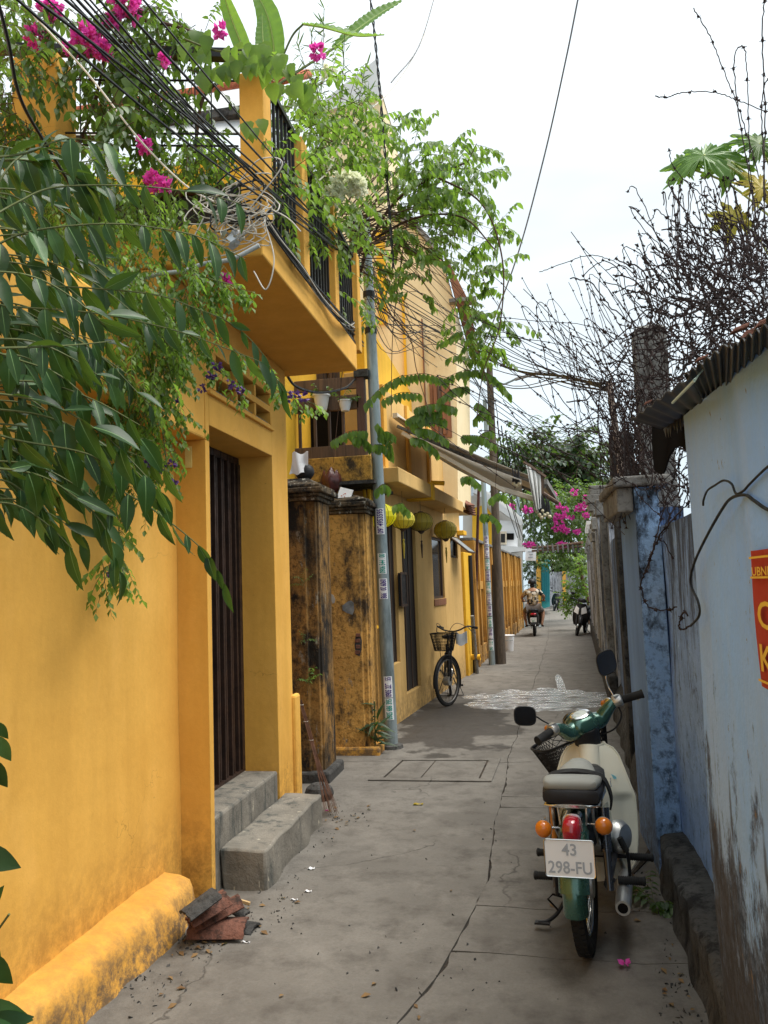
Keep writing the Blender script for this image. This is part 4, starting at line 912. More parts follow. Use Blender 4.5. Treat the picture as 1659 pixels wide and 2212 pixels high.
def zpole(y): return PY(820, y, pb.y).z
for (ya, yb, txt, ink, td, inv) in ((1155, 1099, '0974953595', stp, False, False), (1240, 1196, '0906 544 100', stg, False, False), (1294, 1250, '0909 20 1998', stp, True, False), (1505, 1460, '0905 227 155', stp, False, False), (1553, 1507, '0905 686 395', stg, False, False)):
    wrap_pole(pole_pt, prad, 0.62 if False else -0.0, zpole(ya), zpole(yb), 0.088, txt, ink, pole, td, inv)

# ================================================================== far left fence, poles, posts
Fa = Vector((G(1030, 1441).x, G(1030, 1441).y, 0)); Fb = Vector((G(1128, 1357).x, G(1128, 1357).y, 0))
Fu = (Fb - Fa).normalized(); Fn = Vector((Fu.y, -Fu.x, 0)); FL = (Fb - Fa).length
print('F', Fa, Fb, FL)
def FPt(s, off, z): p = Fa + Fu * s + Fn * off; return Vector((p.x, p.y, z))
fen = thing('yellow_fence_wall', 'weathered yellow boundary wall with recessed panels and pilasters', 'wall', (Fa.x, Fa.y, 0))
zf = PL(1084, 1192, Fa, Fb).z; zmid = PL(1100, 1258, Fa, Fb).z
print('fence z', zf, zmid)
g = MB(); mbox(g, 0, FL + 1, -0.25, -0.06, -0.02, zf, FPt); g.build('panel_wall', fenceyel, fen)
g = MB(); mbox(g, 0, FL + 1, -0.28, 0.05, zf + 0.001, zf + 0.06, FPt); g.build('coping', conc, fen, bevel=0.01)
g = MB(); mbox(g, 0, FL + 1, -0.0585, 0.0, zmid - 0.12, zmid + 0.05, FPt); g.build('mid_rail', fenceyel, fen)
g = MB(); mbox(g, 0, FL + 1, -0.0585, 0.02, -0.02, 0.35, FPt); g.build('base_course', fenceyel, fen)
ns = 15
for i in range(ns + 1):
    s_ = FL * i / ns
    g = MB(); mbox(g, s_, s_ + (0.16 if i % 3 else 0.26), -0.0583, 0.035 if i % 3 else 0.06, -0.015, zf - 0.003, FPt); g.build('pilaster', fenceyel, fen, bevel=0.006)
def vpole(nm, label, x0, y0, x1, y1, r0, r1, m_, Yg=None, k=10, parts=True):
    p0 = G(x0, y0); p1 = PY(x1, y1, (Yg or p0.y)); t = thing(nm, label, 'pole' if 'post' not in nm else 'post', (p0.x, p0.y, 0))
    b = MB(); d = p1 - p0; b.tube([p0 + d * u for u in (-0.01, 0.15, 0.3, 0.45, 0.6, 0.8, 1)], [r0 + (r1 - r0) * u for u in (0, 0.15, 0.3, 0.45, 0.6, 0.8, 1)], k); b.build('shaft', m_, t, smooth=50); return t, p0, d
t, sp0, spd = vpole('sticker_pole', 'slim steel pole covered top to bottom in phone number stickers', 1063, 1436, 1044, 1040, 0.065, 0.05, galv)
spf = lambda z: sp0 + spd * (z / spd.z)
nums = ['0905 113 227', '0934 882 115', '0906 544 100', '0909 20 1998', '0978 613 550', '0905 227 155', '0905 686 395', '0935 121 844', '0914 277 036', '0906 544 100']
for i, tx in enumerate(nums):
    z0 = PY(1055, 1405 - i * 25.0, sp0.y).z; z1 = PY(1055, 1405 - i * 25.0 - 22.5, sp0.y).z
    wrap_pole(spf, lambda z: 0.065 - 0.015 * z / spd.z, 0, z0, z1, 0.10, tx, (stg, stp, stg, stp, MATS['sticker_purple'])[i % 5], t, bool(i % 2))
t, cp0, cpd = vpole('concrete_lamp_post', 'tall weathered concrete post carrying the street lamp arm', 1083, 1434, 1057, 785, 0.10, 0.065, postw)
tp = cp0 + cpd * 0.965
arm_e = PY(1170, 803, cp0.y - 0.2)
b = MB(); b.tube([PY(1060, 836, cp0.y), PY(1092, 829, cp0.y - .1), PY(1120, 816, cp0.y - .15)], 0.022, 7); b.build('lamp_arm', galv, t)
b = MB(); b.beam(PY(1112, 820, cp0.y - 0.15), arm_e, 0.09, 0.05); b.build('lamp_head', simple('lamp_housing', (0.30, 0.29, 0.28), 0.5, var=0.1), t, bevel=0.01)
b = MB(); q_ = PY(1050, 905, cp0.y - 0.15); b.box(q_.x - 0.05, q_.y - 0.05, q_.z - 0.4, q_.x + 0.03, q_.y + 0.02, q_.z + 0.4); b.build('cable_duct', galv, t)
t, _, _ = vpole('rusty_pipe_post', 'thin dark red rusty pipe post at the end of the mid house', 1024, 1440, 1034, 1055, 0.03, 0.028, simple('rust_red', (0.085, 0.022, 0.018), 0.7, 0.2, var=0.3), Yg=G(1024, 1440).y)
for zz, pxx in ((1232, 1024), (1288, 1026)):
    q_ = PY(pxx, zz, G(1024, 1440).y); b = MB(); b.box(q_.x - 0.16, q_.y - 0.03, q_.z - 0.04, q_.x + 0.02, q_.y + 0.03, q_.z + 0.04); b.build('bracket', plast, t, bevel=0.01)
vpole('steel_pole', 'blue grey steel pole at the far end of the fence', 1131, 1356, 1118, 1066, 0.075, 0.06, galv)
vpole('steel_pole', 'pale thin pole behind the white drape', 1157, 1330, 1152, 1060, 0.075, 0.06, galv)
t, _, _ = vpole('timber_post', 'short leaning grey timber post beside the sticker pole', 1071, 1434, 1067, 1220, 0.05, 0.05, postw)
# bucket
q_ = G(1100, 1406); bk_ = thing('white_sack', 'white plastic bucket standing by the concrete post', 'bucket', tuple(q_))
bk_.name = 'white_bucket'
b = MB(); b.lathe([(0.10, 0), (0.135, 0.36), (0.15, 0.37), (0.14, 0.38), (0.12, 0.36), (0.09, 0.02)], q_, k=14); b.build('bucket_body', white, bk_, smooth=40)
b = MB(); b.tube([q_ + Vector((-0.13, 0, 0.34)), q_ + Vector((-0.1, -0.12, 0.25)), q_ + Vector((0.1, -0.12, 0.25)), q_ + Vector((0.13, 0, 0.34))], 0.005, 4); b.build('handle', galv, bk_)
q_ = G(1088, 1404); o = MB(); o.sphere(q_ + Vector((0, 0, 0.12)), (0.12, 0.12, 0.14), 10, 8); tag(o.build('black_bag', plast, None, smooth=True), 'small black bag slumped between post and white bucket', 'bag')
# house bits behind the fence
wb = thing('white_house', 'white walled house with air conditioner and grey sheet roof behind the fence', 'house', (-3, 20, 0))
Y4 = 28.5
def pan(nm, poly, Y, m_, par, d=0.3): g = MB(); g.prism([PY(x, y, Y) for x, y in poly][::-1], (0, d, 0)); return g.build(nm, m_, par)
pan('wall', [(1000, 1290), (1128, 1290), (1128, 1120), (1078, 1072), (1000, 1040)], Y4, simple('white_wall', (0.62, 0.62, 0.6), 0.8, var=0.08), wb, 3)
pan('yellow_wall', [(1040, 1220), (1062, 1220), (1062, 1110), (1048, 1090), (1020, 1098), (1020, 1220)], Y4 - 0.3, yelb, wb, 0.2)
pan('roof_sheet', [(1006, 1042), (1034, 1052), (1130, 1128), (1126, 1136), (1030, 1068), (1004, 1056)], Y4 - 0.6, roofg, wb, 0.5)
pan('blue_panel', [(1003, 1042), (1022, 1040), (1022, 1072), (1003, 1066)], Y4 - 0.7, simple('pale_blue_sheet', (0.45, 0.53, 0.6), 0.5, var=0.1), wb, 0.1)
pan('garage_door', [(1080, 1190), (1118, 1190), (1118, 1126), (1080, 1124)], Y4 - 0.4, white, wb, 0.1)
pan('window', [(1092, 1166), (1110, 1166), (1110, 1152), (1092, 1152)], Y4 - 0.45, dark_in, wb, 0.04)
pan('roof_lip', [(1074, 1196), (1136, 1190), (1136, 1182), (1074, 1178)], Y4 - 0.9, roofg, wb, 0.6)
acu = thing('air_conditioner', 'cream air conditioner box on the white house wall', 'air conditioner', tuple(PY(1085, 1160, Y4 - 0.5)))
pan('case', [(1080, 1176), (1094, 1176), (1094, 1148), (1080, 1148)], Y4 - 0.75, simple('ac_cream', (0.6, 0.52, 0.4), 0.6, var=0.05), acu, 0.3)
pan('fan_grille', [(1082, 1172), (1091, 1172), (1091, 1153), (1082, 1153)], Y4 - 0.77, plast, acu, 0.015)
rt = thing('tiled_eave', 'broken brown tile eave sticking out beside the rusty pipe post', 'roof', tuple(PY(1012, 1100, 15)))
for i in range(5):
    g = MB(); a = PY(996, 1080 + i * 5, 14.4 + i * 0.1); c = PY(1018 + i, 1092 + i * 5, 14.3 + i * 0.1); g.beam(a, c, 0.25, 0.03); g.build('roof_tile', terra, rt, bevel=0.004)
# white lettered sign on the pole
sg = thing('hanging_sign', 'small white painted sign hanging on the pole over the rider', 'sign', tuple(PY(1146, 1197, 27)))
pan('board', [(1135, 1211), (1158, 1211), (1158, 1185), (1135, 1185)], 27, white, sg, 0.05)
g = MB()
for (x, y, w_) in ((1140, 1191, 12), (1143, 1197, 8), (1141, 1203, 10)): g.prism([PY(x, y, 26.98), PY(x + w_, y - 0.5, 26.98), PY(x + w_, y + 1.5, 26.98), PY(x, y + 2, 26.98)][::-1], (0, 0.01, 0))
g.build('faded_lettering', greyp, sg)
# bamboo pole arch across
ar = thing('bamboo_crossbar', 'bamboo crossbar wound with plants spanning the alley', 'pole', tuple(PY(1200, 1175, 26)))
g = MB(); g.tube([PY(1150, 1183, 26), PY(1205, 1180, 25), PY(1258, 1172, 24)], 0.05, 7); g.tube([PY(1150, 1190, 26), PY(1205, 1186, 25), PY(1258, 1180, 24)], 0.035, 7); g.build('canes', wood2, ar, smooth=40)
for i in range(9):
    x = 1160 + i * 11; g = MB(); g.tube([PY(x, 1175, 25.4 - i * .15), PY(x + 2, 1194, 25.2 - i * .15)], 0.03, 5); g.build('tie', concd, ar)
# ================================================================== right side walls
RAx = G(1526, 2212).x; RAy = 2.88
print('RA', RAx, RAy)
rwl = thing('blue_wall', 'near pale blue limewashed wall, peeling and black with mildew at its foot', 'wall', (0.7, 1.5, 0))
zA = 2.45
b = MB(); b.grid(lambda u, v: (RAx + 0.010 * math.sin(u * 9 + v * 4) + 0.008 * math.sin(v * 7 + u * 3) + (0.02 if u > 0.86 else 0.02 * max(0, (u - .84) / .02)), -2 + (RAy + 2) * u, -0.02 + (2.045 + 0.0557 * (-2 + (RAy + 2) * u)) * v), 90, 30, -0.22)
b.build('wall_face', bluew, rwl, smooth=40)
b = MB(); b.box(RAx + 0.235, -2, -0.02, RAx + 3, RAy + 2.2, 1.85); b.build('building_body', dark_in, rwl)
# wall B with streaks, on a ledge
PX0 = G(1427, 1895).x; PY0 = G(1427, 1895).y; PY1 = G(1400, 1808).y
print('pier', PX0, PY0, PY1)
zB = PY(1460, 1085, RAy + 0.5).z
wbt = thing('streaked_wall', 'short grey wall with black vertical streaks between blue wall and blue pier', 'wall', (0.9, 3.6, 0))
b = MB(); b.grid(lambda u, v: (0.745 + 0.008 * math.sin(u * 11 + v * 8), RAy + 0.001 + (PY0 + 0.6 - RAy) * u, -0.02 + zB * v), 24, 24, -0.2); b.build('wall_face', streakb, wbt, smooth=40)
l0 = G(1510, 2212); l1 = G(1458, 1972); 
b = MB()
def ledge(u, v):
    y = RAy - 0.04 + (PY0 + 0.0 - RAy + 0.04) * u; xf = RAx + 0.012 + (PX0 - RAx - 0.012) * u + 0.01 * math.sin(y * 14)
    pr = [(xf - 0.02, -0.01), (xf, 0.06), (xf, 0.215), (xf + 0.025, 0.235), (0.78, 0.25)]
    k = v * 4; i = min(3, int(k)); t = k - i
    return (pr[i][0] * (1 - t) + pr[i + 1][0] * t, y, pr[i][1] * (1 - t) + pr[i + 1][1] * t + 0.004 * math.sin(y * 37 + v * 5))
b.grid(ledge, 40, 8); b.build('ledge', concd, wbt, smooth=50)
# blue pier
pr_ = thing('blue_pier', 'blue gate pier, plain alley side and mottled front, capped with concrete', 'pillar', (PX0 + 0.2, PY0 + 0.3, 0))
zP = PY(1400, 1042, PY0).z
b = MB(); b.box(PX0, PY0 + 0.012, -0.02, PX0 + 0.12, PY1 + 0.1, zP - 0.02); b.build('shaft', bluesm, pr_, bevel=0.008)
b = MB(); b.box(PX0 - 0.006, PY0 - 0.01, 0.2, PX0 + 0.125, PY0 + 0.010, zP - 0.03); b.build('mottled_face', bluep, pr_, bevel=0.004)
b = MB(); b.box(PX0 - 0.10, PY0 + 0.02, zP - 0.16, PX0 - 0.008, PY1 + 0.15, zP - 0.02); b.build('lintel', conc, pr_, bevel=0.01)
b = MB(); b.box(PX0 - 0.12, PY0 - 0.03, zP - 0.018, PX0 + 0.2, PY1 + 0.2, zP + 0.04); b.build('cap', conc, pr_, bevel=0.012)
# wall C beyond
Ca = Vector((G(1406, 1812).x, G(1406, 1812).y, 0)); Cb = Vector((G(1329, 1549).x, G(1329, 1549).y, 0)); Cc = Vector((G(1290, 1410).x, G(1290, 1410).y, 0)); Cd = Vector((G(1272, 1320).x, G(1272, 1320).y, 0))
print('C', Ca, Cb, Cc, Cd)
Cdir = (Cb - Ca).normalized(); Cn = Vector((Cdir.y, -Cdir.x, 0))
def CP(s, off, z): p = Ca + Cdir * s + Cn * off; return Vector((p.x, p.y, z))
zC = PL(1340, 1145, Ca, Cb, 0.08).z; LC = (Cb - Ca).length
wc = thing('dark_streaked_wall', 'dark blue grey boundary wall with black streaks and mossy sloping foot', 'wall', (0.8, 7, 0))
b = MB(); b.grid(lambda u, v: CP(0.12 + (LC + 0.3) * u, 0.10 + 0.01 * math.sin(u * 13 + v * 6), -0.02 + (zC + .02) * v), 40, 24, -0.25); b.build('wall_face', streakd, wc, smooth=40)
b = MB(); b.grid(lambda u, v: CP(0.10 + (LC + 0.3) * u, -0.02 + 0.13 * v ** 2 + 0.012 * math.sin(u * 41), -0.01 + 0.36 * v + 0.01 * math.sin(u * 29)), 50, 6); b.build('sloping_foot', concd, wc, smooth=50)
a = PL(1337, 1216, Ca, Cb, 0.07); c = PL(1346, 1326, Ca, Cb, 0.07)
o = thing('bamboo_strip', 'thin orange wooden batten leaning flat on the dark streaked wall', 'batten', tuple(c)); b = MB(); b.beam(a, c, 0.02, 0.035); b.build('batten', simple('orange_wood', (0.42, 0.13, 0.04), 0.7, var=0.2), o)
a = PL(1351, 1085, Ca, Cb, 0.0)
# stepped mossy pier with capital
sc = Ms
def stack(t, cx, cy, w_, zlist, m_):
    for (z0, z1, ww) in zlist: b = MB(); b.box(cx - ww / 2, cy - ww / 2, z0, cx + ww / 2 + 0.25, cy + ww / 2, z1); b.build('block', m_, t, bevel=0.012)
c1 = G(1300, 1450); yS = c1.y
zz = lambda y: PY(1300, y, yS).z
st_ = thing('stepped_pier', 'grey mossy pier with stepped capital at the end of the dark wall', 'pillar', (c1.x + 0.2, yS, 0))
stack(st_, c1.x + 0.14, yS, 0, [(-0.02, zz(1170), 0.30), (zz(1169.5), zz(1150), 0.38), (zz(1149.5), zz(1105), 0.30), (zz(1104.5), zz(1088), 0.40), (zz(1087.5), zz(1070), 0.46), (zz(1069.5), zz(1050), 0.34)], conc)
# whitish wall D with pilasters
Dd = (Cc - Cb).normalized(); Dn = Vector((Dd.y, -Dd.x, 0)); 
def DPt(s, off, z): p = Cb + Dd * s + Dn * off; return Vector((p.x, p.y, z))
LD = (Cc - Cb).length
wd = thing('white_boundary_wall', 'long weathered whitish boundary wall with pilasters, far right', 'wall', (1.2, 14, 0))
zD = PL(1290, 1165, Cb, Cc, 0.1).z
print('wallD', LD, zD)
b = MB(); mbox(b, 0.45, LD + 7, 0.08, 0.3, -0.02, zD, DPt); b.build('wall_face', streakw, wd)
b = MB(); mbox(b, 0.45, LD + 7, -0.03, 0.078, -0.02, 0.42, DPt); b.build('base_course', concd, wd, bevel=0.02)
for i in range(11):
    s_ = 0.9 + i * 1.5
    b = MB(); mbox(b, s_, s_ + 0.32, 0.0, 0.0795, -0.015, zD + (0.16 if i % 2 else 0.03), DPt); b.build('pilaster', streakw if i % 3 else conc, wd, bevel=0.01)
    b = MB(); mbox(b, s_ - 0.05, s_ + 0.37, -0.05, 0.30, zD + (0.162 if i % 2 else 0.032), zD + 0.24, DPt); b.build('pilaster_cap', conc, wd, bevel=0.012)
# white balusters on top further along
for i in range(7):
    s_ = 6.0 + i * 0.45; b = MB(); mbox(b, s_, s_ + 0.22, -0.10, 0.1, zD + 0.26 + 0.05 * i * 0, zD + 0.34, DPt); b.build('white_block', white, wd)
# round dish on wall C
q_ = PL(1328, 1150, Ca, Cb, 0.0); di = thing('terracotta_dish', 'small terracotta dish set on top of the dark streaked wall', 'dish', tuple(q_)); b = MB(); b.lathe([(0.08, 0), (0.13, 0.04), (0.14, 0.05), (0.11, 0.045)], (q_.x + 0.1, q_.y, zC + 0.002), k=14); b.build('dish_body', terra, di, smooth=40)
# eave: corrugated tin over the blue wall
ev = thing('tin_eave', 'rusty corrugated tin eave jutting over the blue wall, edges torn', 'roof', (0.5, 2.5, 2.3))
OX, IX = 0.44, 0.60
Ot = [PX(1363, 908, OX), PX(1480, 822, OX), PX(1573, 756, OX), PX(1659, 704, OX), PX(1800, 610, OX)]
In = [PX(1443, 931, IX), PX(1520, 880, IX), PX(1569, 851, IX), PX(1659, 768, IX), PX(1800, 650, IX)]
print('eave', Ot[0], Ot[3], In[0], In[3])
for k in range(4):
    def ef(u, v, k=k):
        p = Ot[k].lerp(Ot[k + 1], u * 1.05); r = In[k].lerp(In[k + 1], u * 1.05); r = Vector((r.x + 0.9 * 0, r.y, r.z + 0.0))
        q_ = p.lerp(r, v * 1.0) if v <= 1 else r
        return q_ + Vector((0, 0, 0.0055 * math.sin(u * 2 * math.pi * 6) + 0.012 * (k % 2) + (0.02 if v > 0.9 else 0)))
    b = MB(); b.grid(ef, 72, 5, -0.003); b.build('tin_sheet', tin, ev, smooth=40)
b = MB(); b.prism([In[0] + Vector((0, 0, 0.01)), In[4] + Vector((0, 0, 0.01)), In[4] + Vector((1.6, 0, 0.03)), In[0] + Vector((1.6, 0, 0.03))], (0, 0, 0.02)); b.build('roof_plane', tin, ev)
b = MB()
for k in range(36):    # torn black felt hanging from the joint
    u = k / 35 * 3.4; i = int(u); p = In[i].lerp(In[i + 1], u - i) + Vector((-0.012, 0, 0.015)); h = U(0.02, 0.06); b.prism([p + Vector((0, -0.03, 0)), p + Vector((0, 0.035, 0)), p + Vector((0, U(-0.02, 0.02), -h))], (0.004, 0, 0))
b.build('torn_felt', plast, ev)
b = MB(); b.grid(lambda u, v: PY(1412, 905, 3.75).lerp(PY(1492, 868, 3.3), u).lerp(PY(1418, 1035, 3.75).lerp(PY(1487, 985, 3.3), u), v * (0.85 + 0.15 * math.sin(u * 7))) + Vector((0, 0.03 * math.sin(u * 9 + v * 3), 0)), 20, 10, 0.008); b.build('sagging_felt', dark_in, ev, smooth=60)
for i in range(13):
    u = U(0, 2.6); k = int(u); p = Ot[k].lerp(Ot[k + 1], u - k) + Vector((U(0.0, 0.12), 0, 0.03)); b = MB(); b.obox(p, (U(0.010, 0.018), U(-0.006, 0.006), 0.004), (0, U(0.008, 0.014), 0), (0.004, 0, U(0.004, 0.008))); tag(b.build('tile_shard', terra, None, bevel=0.002), 'orange roof tile shard lying on the tin eave among barbed wire', 'shard', group='tile shards on the eave')
o = thing('pale_rod', 'thin pale green rod lying across the tin eave', 'rod', tuple(PX(1470, 860, OX))); b = MB(); b.tube([PX(1453, 870, OX - 0.01), PX(1500, 822, OX - 0.01), PX(1525, 790, OX + .03)], 0.004, 5); b.build('rod', simple('pale_green', (0.5, 0.6, 0.5), 0.5, var=0), o)
# concrete posts behind the wall
def cpost(nm, label, xa, xb, yt, Y, m_, d=0.18):
    a = PY(xa, yt, Y); c = PY(xb, yt, Y); t = thing(nm, label, 'post', (a.x, Y, 0)); b = MB(); b.box(a.x, Y, 0, c.x, Y + d, a.z); b.build('shaft', m_, t, bevel=0.012); b = MB(); b.hexa([(a.x + .0, Y, a.z + .001), (c.x, Y, a.z + .001), (c.x, Y + d, a.z + .001), (a.x, Y + d, a.z + .001)], [(a.x + 0.03, Y + .03, a.z + .03), (c.x - .04, Y + .03, a.z + .035), (c.x - .04, Y + d - .03, a.z + .03), (a.x + 0.03, Y + d - .03, a.z + .03)]); b.build('top', m_, t)
cpost('concrete_post', 'broad mossy concrete post rising behind the barbed wire', 1370, 1440, 712, 5.4, conc)
cpost('concrete_post', 'darker squat concrete block behind the wire near the blue pier', 1318, 1368, 940, 6.8, concd)
t = thing('white_pipe', 'peeling white pipe leaning up through the barbed wire', 'pipe', (1, 5.5, 2.2)); b = MB(); b.tube([PY(1316, 826, 5.6), PY(1330, 930, 5.5), PY(1352, 1120, 5.35)], 0.022, 8); b.build('pipe', simple('peeling_white', (0.45, 0.36, 0.3), 0.8, var=0.25), t, smooth=40)
# banner
bn = thing('red_banner', 'red public notice with yellow Vietnamese lettering on the blue wall', 'banner', (RAx, 2.0, 1.6))
xb = RAx - 0.012
t0 = PX(1626, 1190, xb); zt2, y_e = t0.z, t0.y; zb2 = PX(1652, 1483, xb).z
print('banner', y_e, zt2, zb2)
W_ = 0.62
b = MB(); b.grid(lambda u, v: (xb - 0.004 * math.sin(u * 14 + v * 3) - 0.004, y_e - W_ * u, zb2 + (zt2 - zb2) * v), 16, 8, 0.0); b.build('sheet', redban, bn, smooth=True)
def wall_text(txt, y_start, zc_, h, wscale, par, m_):
    V, F = text_mesh(txt, 1.0, 0.015); y0 = min(v.y for v in V if True); capH = 0.73
    b = MB(); x0 = min(v.x for v in V)
    b.add([(xb - 0.014, y_start - (v.x - x0) * wscale, zc_ + v.y / capH * h) for v in V], F); return b.build('lettering', m_, par)
Hb = zt2 - zb2
wall_text('UBND PHƯỜNG', y_e - 0.03, zt2 - Hb * 0.185, Hb * 0.065, 0.060, bn, goldt)
wall_text('CẤM', y_e - 0.05, zt2 - Hb * 0.56, Hb * 0.20, 0.17, bn, goldt)
wall_text('KHÔNG', y_e - 0.045, zt2 - Hb * 0.87, Hb * 0.20, 0.15, bn, goldt)
b = MB()
for z in (zt2 - Hb * 0.055, zt2 - Hb * 0.20, zb2 + Hb * 0.05): b.box(xb - 0.0135, y_e - W_ + 0.03, z - 0.002, xb - 0.012, y_e - 0.012, z + 0.003)
b.build('rule_lines', goldt, bn)
# grooved concrete apron in front of the pier
g = MB()
for i in range(9):
    a = G(1352 + i * 8, 1905 - i * 10); c = G(1398 + i * 3.5, 1858 - i * 9)
    g.beam(a + Vector((0, 0, 0.002)), c + Vector((0, 0, 0.004)), 0.010, 0.008)
g.build('grooved_apron', dirt, pav)

# ================================================================== far end of the alley
YF = 48
fw = thing('far_wall', 'stained pale wall closing the alley at its far end', 'wall', (2.5, YF, 0))
def pan2(nm, poly, Y, m_, par, d=0.3): g = MB(); g.prism([PY(x, y, Y) for x, y in poly][::-1], (0, d, 0)); return g.build(nm, m_, par)
pan2('wall_face', [(1180, 1308), (1275, 1308), (1275, 1235), (1180, 1235)], YF, streakw, fw)
pan2('ochre_post', [(1216, 1307), (1223, 1307), (1222, 1234), (1215, 1234)], YF - 0.3, yel, fw, 0.2)
pan2('dark_opening', [(1190, 1240), (1268, 1240), (1268, 1215), (1190, 1215)], YF + 3, dark_in, fw, 0.3)
th = thing('teal_house', 'small house with teal shutters and broken tile eave at the alley end', 'house', (1, 36, 0))
pan2('teal_wall', [(1170, 1316), (1188, 1310), (1187, 1205), (1168, 1200)], 39.5, teal, th, 5)
pan2('ochre_wall', [(1156, 1318), (1169.5, 1316), (1168, 1205), (1156, 1196)], 39.4, yel, th, 4)
for i in range(4): pan2('door_plank', [(1171 + i * 4, 1300), (1174 + i * 4, 1300), (1174 + i * 4, 1222), (1171 + i * 4, 1222)], 39.3, MATS['teal_dark'] if i else simple('teal_dark', (0.02, 0.17, 0.2), 0.6, var=0.1), th, 0.08)
g = MB(); 
for i in range(6):
    g = MB(); g.beam(PY(1150 + i * 7, 1188 + i * 2, 38.5), PY(1176 + i * 6, 1203 + i * 1.8, 37.8), 0.35, 0.08); g.build('roof_tile', terra, th)
g = MB(); g.beam(PY(1188, 1205, 38), PY(1206, 1212, 37.5), 0.5, 0.04); g.build('tin_lip', white, th)
# ================================================================== motorbikes, bicycle, rider
def xf(mb, M): mb.v = [tuple(M @ Vector(v)) for v in mb.v]; return mb
def torus(mb, c, R, r, K=40, k=10, ax='x', sx=1.0):
    vs = []; fs = []
    for i in range(K):
        a = 2 * math.pi * i / K
        for j in range(k):
            t = 2 * math.pi * j / k; rr = R + r * math.cos(t); off = r * math.sin(t) * sx
            vs.append((c[0] + off, c[1] + rr * math.cos(a), c[2] + rr * math.sin(a)))
    for i in range(K):
        for j in range(k): fs.append((i * k + j, i * k + (j + 1) % k, ((i + 1) % K) * k + (j + 1) % k, ((i + 1) % K) * k + j))
    return mb.add(vs, fs)
def loft(mb, secs, k=20, p=2.6):   # secs: (centre, half-width x, half-height z) along y; superellipse
    vs = []; fs = []
    for c, a, h in secs:
        for j in range(k):
            t = 2 * math.pi * j / k; ct, s_ = math.cos(t), math.sin(t)
            vs.append((c[0] + a * math.copysign(abs(ct) ** (2 / p), ct), c[1], c[2] + h * math.copysign(abs(s_) ** (2 / p), s_)))
    n = len(secs)
    for i in range(n - 1):
        for j in range(k): fs.append((i * k + j, (i + 1) * k + j, (i + 1) * k + (j + 1) % k, i * k + (j + 1) % k))
    fs += [tuple(range(k)), tuple(range((n - 1) * k, n * k))[::-1]]
    return mb.add(vs, fs)
def fender(mb, c, R, w_, a0, a1, th=0.004, nu=22, nv=8, side=0.04):
    def f(u, v):
        a = a0 + (a1 - a0) * u; q = (v - 0.5) * 2; r = R - side * abs(q) ** 3
        return (c[0] + q * w_ / 2 * (1 - 0.12 * abs(q) ** 6), c[1] + r * math.cos(a), c[2] + r * math.sin(a))
    return mb.grid(f, nu, nv, th)
def wheel(par, c, R, tr, M=None, spokes=28, tyre=rubber, rim=chrome, sp=True, cast=False):
    b = MB(); torus(b, c, R - tr, tr, 44, 12, sx=0.92)
    for i in range(60):      # tread blocks
        a = 2 * math.pi * i / 60
        for s_ in (-1, 1):
            p = Vector((c[0] + s_ * tr * 0.42, c[1] + (R - tr * 0.13) * math.cos(a + s_ * .02), c[2] + (R - tr * 0.13) * math.sin(a + s_ * .02))); t = Vector((0, -math.sin(a), math.cos(a))); n = Vector((0, math.cos(a), math.sin(a)))
            b.obox(p, (tr * 0.28, 0, 0), t * (R * 0.035), n * (tr * 0.10))
    if M: xf(b, M)
    o = b.build('tyre', tyre, par, smooth=50)
    b = MB(); torus(b, c, R - 2 * tr - 0.006, 0.010, 40, 8, sx=1.9)
    if M: xf(b, M)
    r = b.build('rim', rim, par, smooth=50)
    b = MB()
    if cast:
        for i in range(5):
            a = 2 * math.pi * i / 5; d = Vector((0, math.cos(a), math.sin(a))); b.beam(Vector(c) + d * 0.04, Vector(c) + d * (R - 2 * tr - 0.008), 0.02, 0.028)
    else:
        for i in range(spokes):
            a = 2 * math.pi * i / spokes; s_ = 1 if i % 2 else -1; a2 = a + s_ * 0.12
            b.tube([(c[0] + 0.03 * s_, c[1] + 0.05 * math.cos(a), c[2] + 0.05 * math.sin(a)), (c[0], c[1] + (R - 2 * tr - 0.008) * math.cos(a2), c[2] + (R - 2 * tr - 0.008) * math.sin(a2))], 0.0016, 4, caps=False)
    if M: xf(b, M)
    b.build('spokes', rim if not cast else rim, r)
    b = MB(); b.lathe([(0.055, -0.045), (0.06, -0.03), (0.06, 0.03), (0.055, 0.045)], c, axis=(1, 0, 0), k=18)
    if M: xf(b, M)
    b.build('hub', alu, r, smooth=40)
def flat_text(txt, size, P0, ex, ey, m_, par, bold=0.02, sx=1.0):
    V, F = text_mesh(txt, size, bold); x0 = min(v.x for v in V); x1 = max(v.x for v in V); b = MB()
    b.add([Vector(P0) + Vector(ex) * ((v.x - (x0 + x1) / 2) * sx) + Vector(ey) * v.y for v in V], F); return b.build('lettering', m_, par)

# ---- the parked cream and green motorbike
C0 = G(1273, 2056); BH, BL, BS = 9.5, 1.8, 38
bike = thing('motorbike', 'cream and green step-through motorbike with front basket parked by the blue wall', 'motorbike', tuple(C0), rot=(0, D2R(-BL), D2R(-BH)), local=True)
R_ = 0.288
wheel(bike, (0, 0, R_), R_, 0.036)
HP = Vector((0, 0.80, 0.80)); AXD = Vector((0, -math.sin(D2R(26)), math.cos(D2R(26))))
MS = Matrix.Translation(HP) @ Matrix.Rotation(D2R(BS), 4, AXD) @ Matrix.Translation(-HP)
MH = Matrix.Translation((0, -0.04, -0.10)) @ MS @ Matrix.Translation(HP) @ Matrix.Diagonal((0.90, 0.90, 0.95, 1)) @ Matrix.Translation(-HP)
FW = (0, 1.16, R_)
wheel(bike, FW, R_, 0.033, MS)
b = MB(); fender(b, (0, 0, R_), 0.335, 0.135, D2R(168), D2R(60), side=0.035); b.build('rear_fender', green_p, bike, smooth=50)
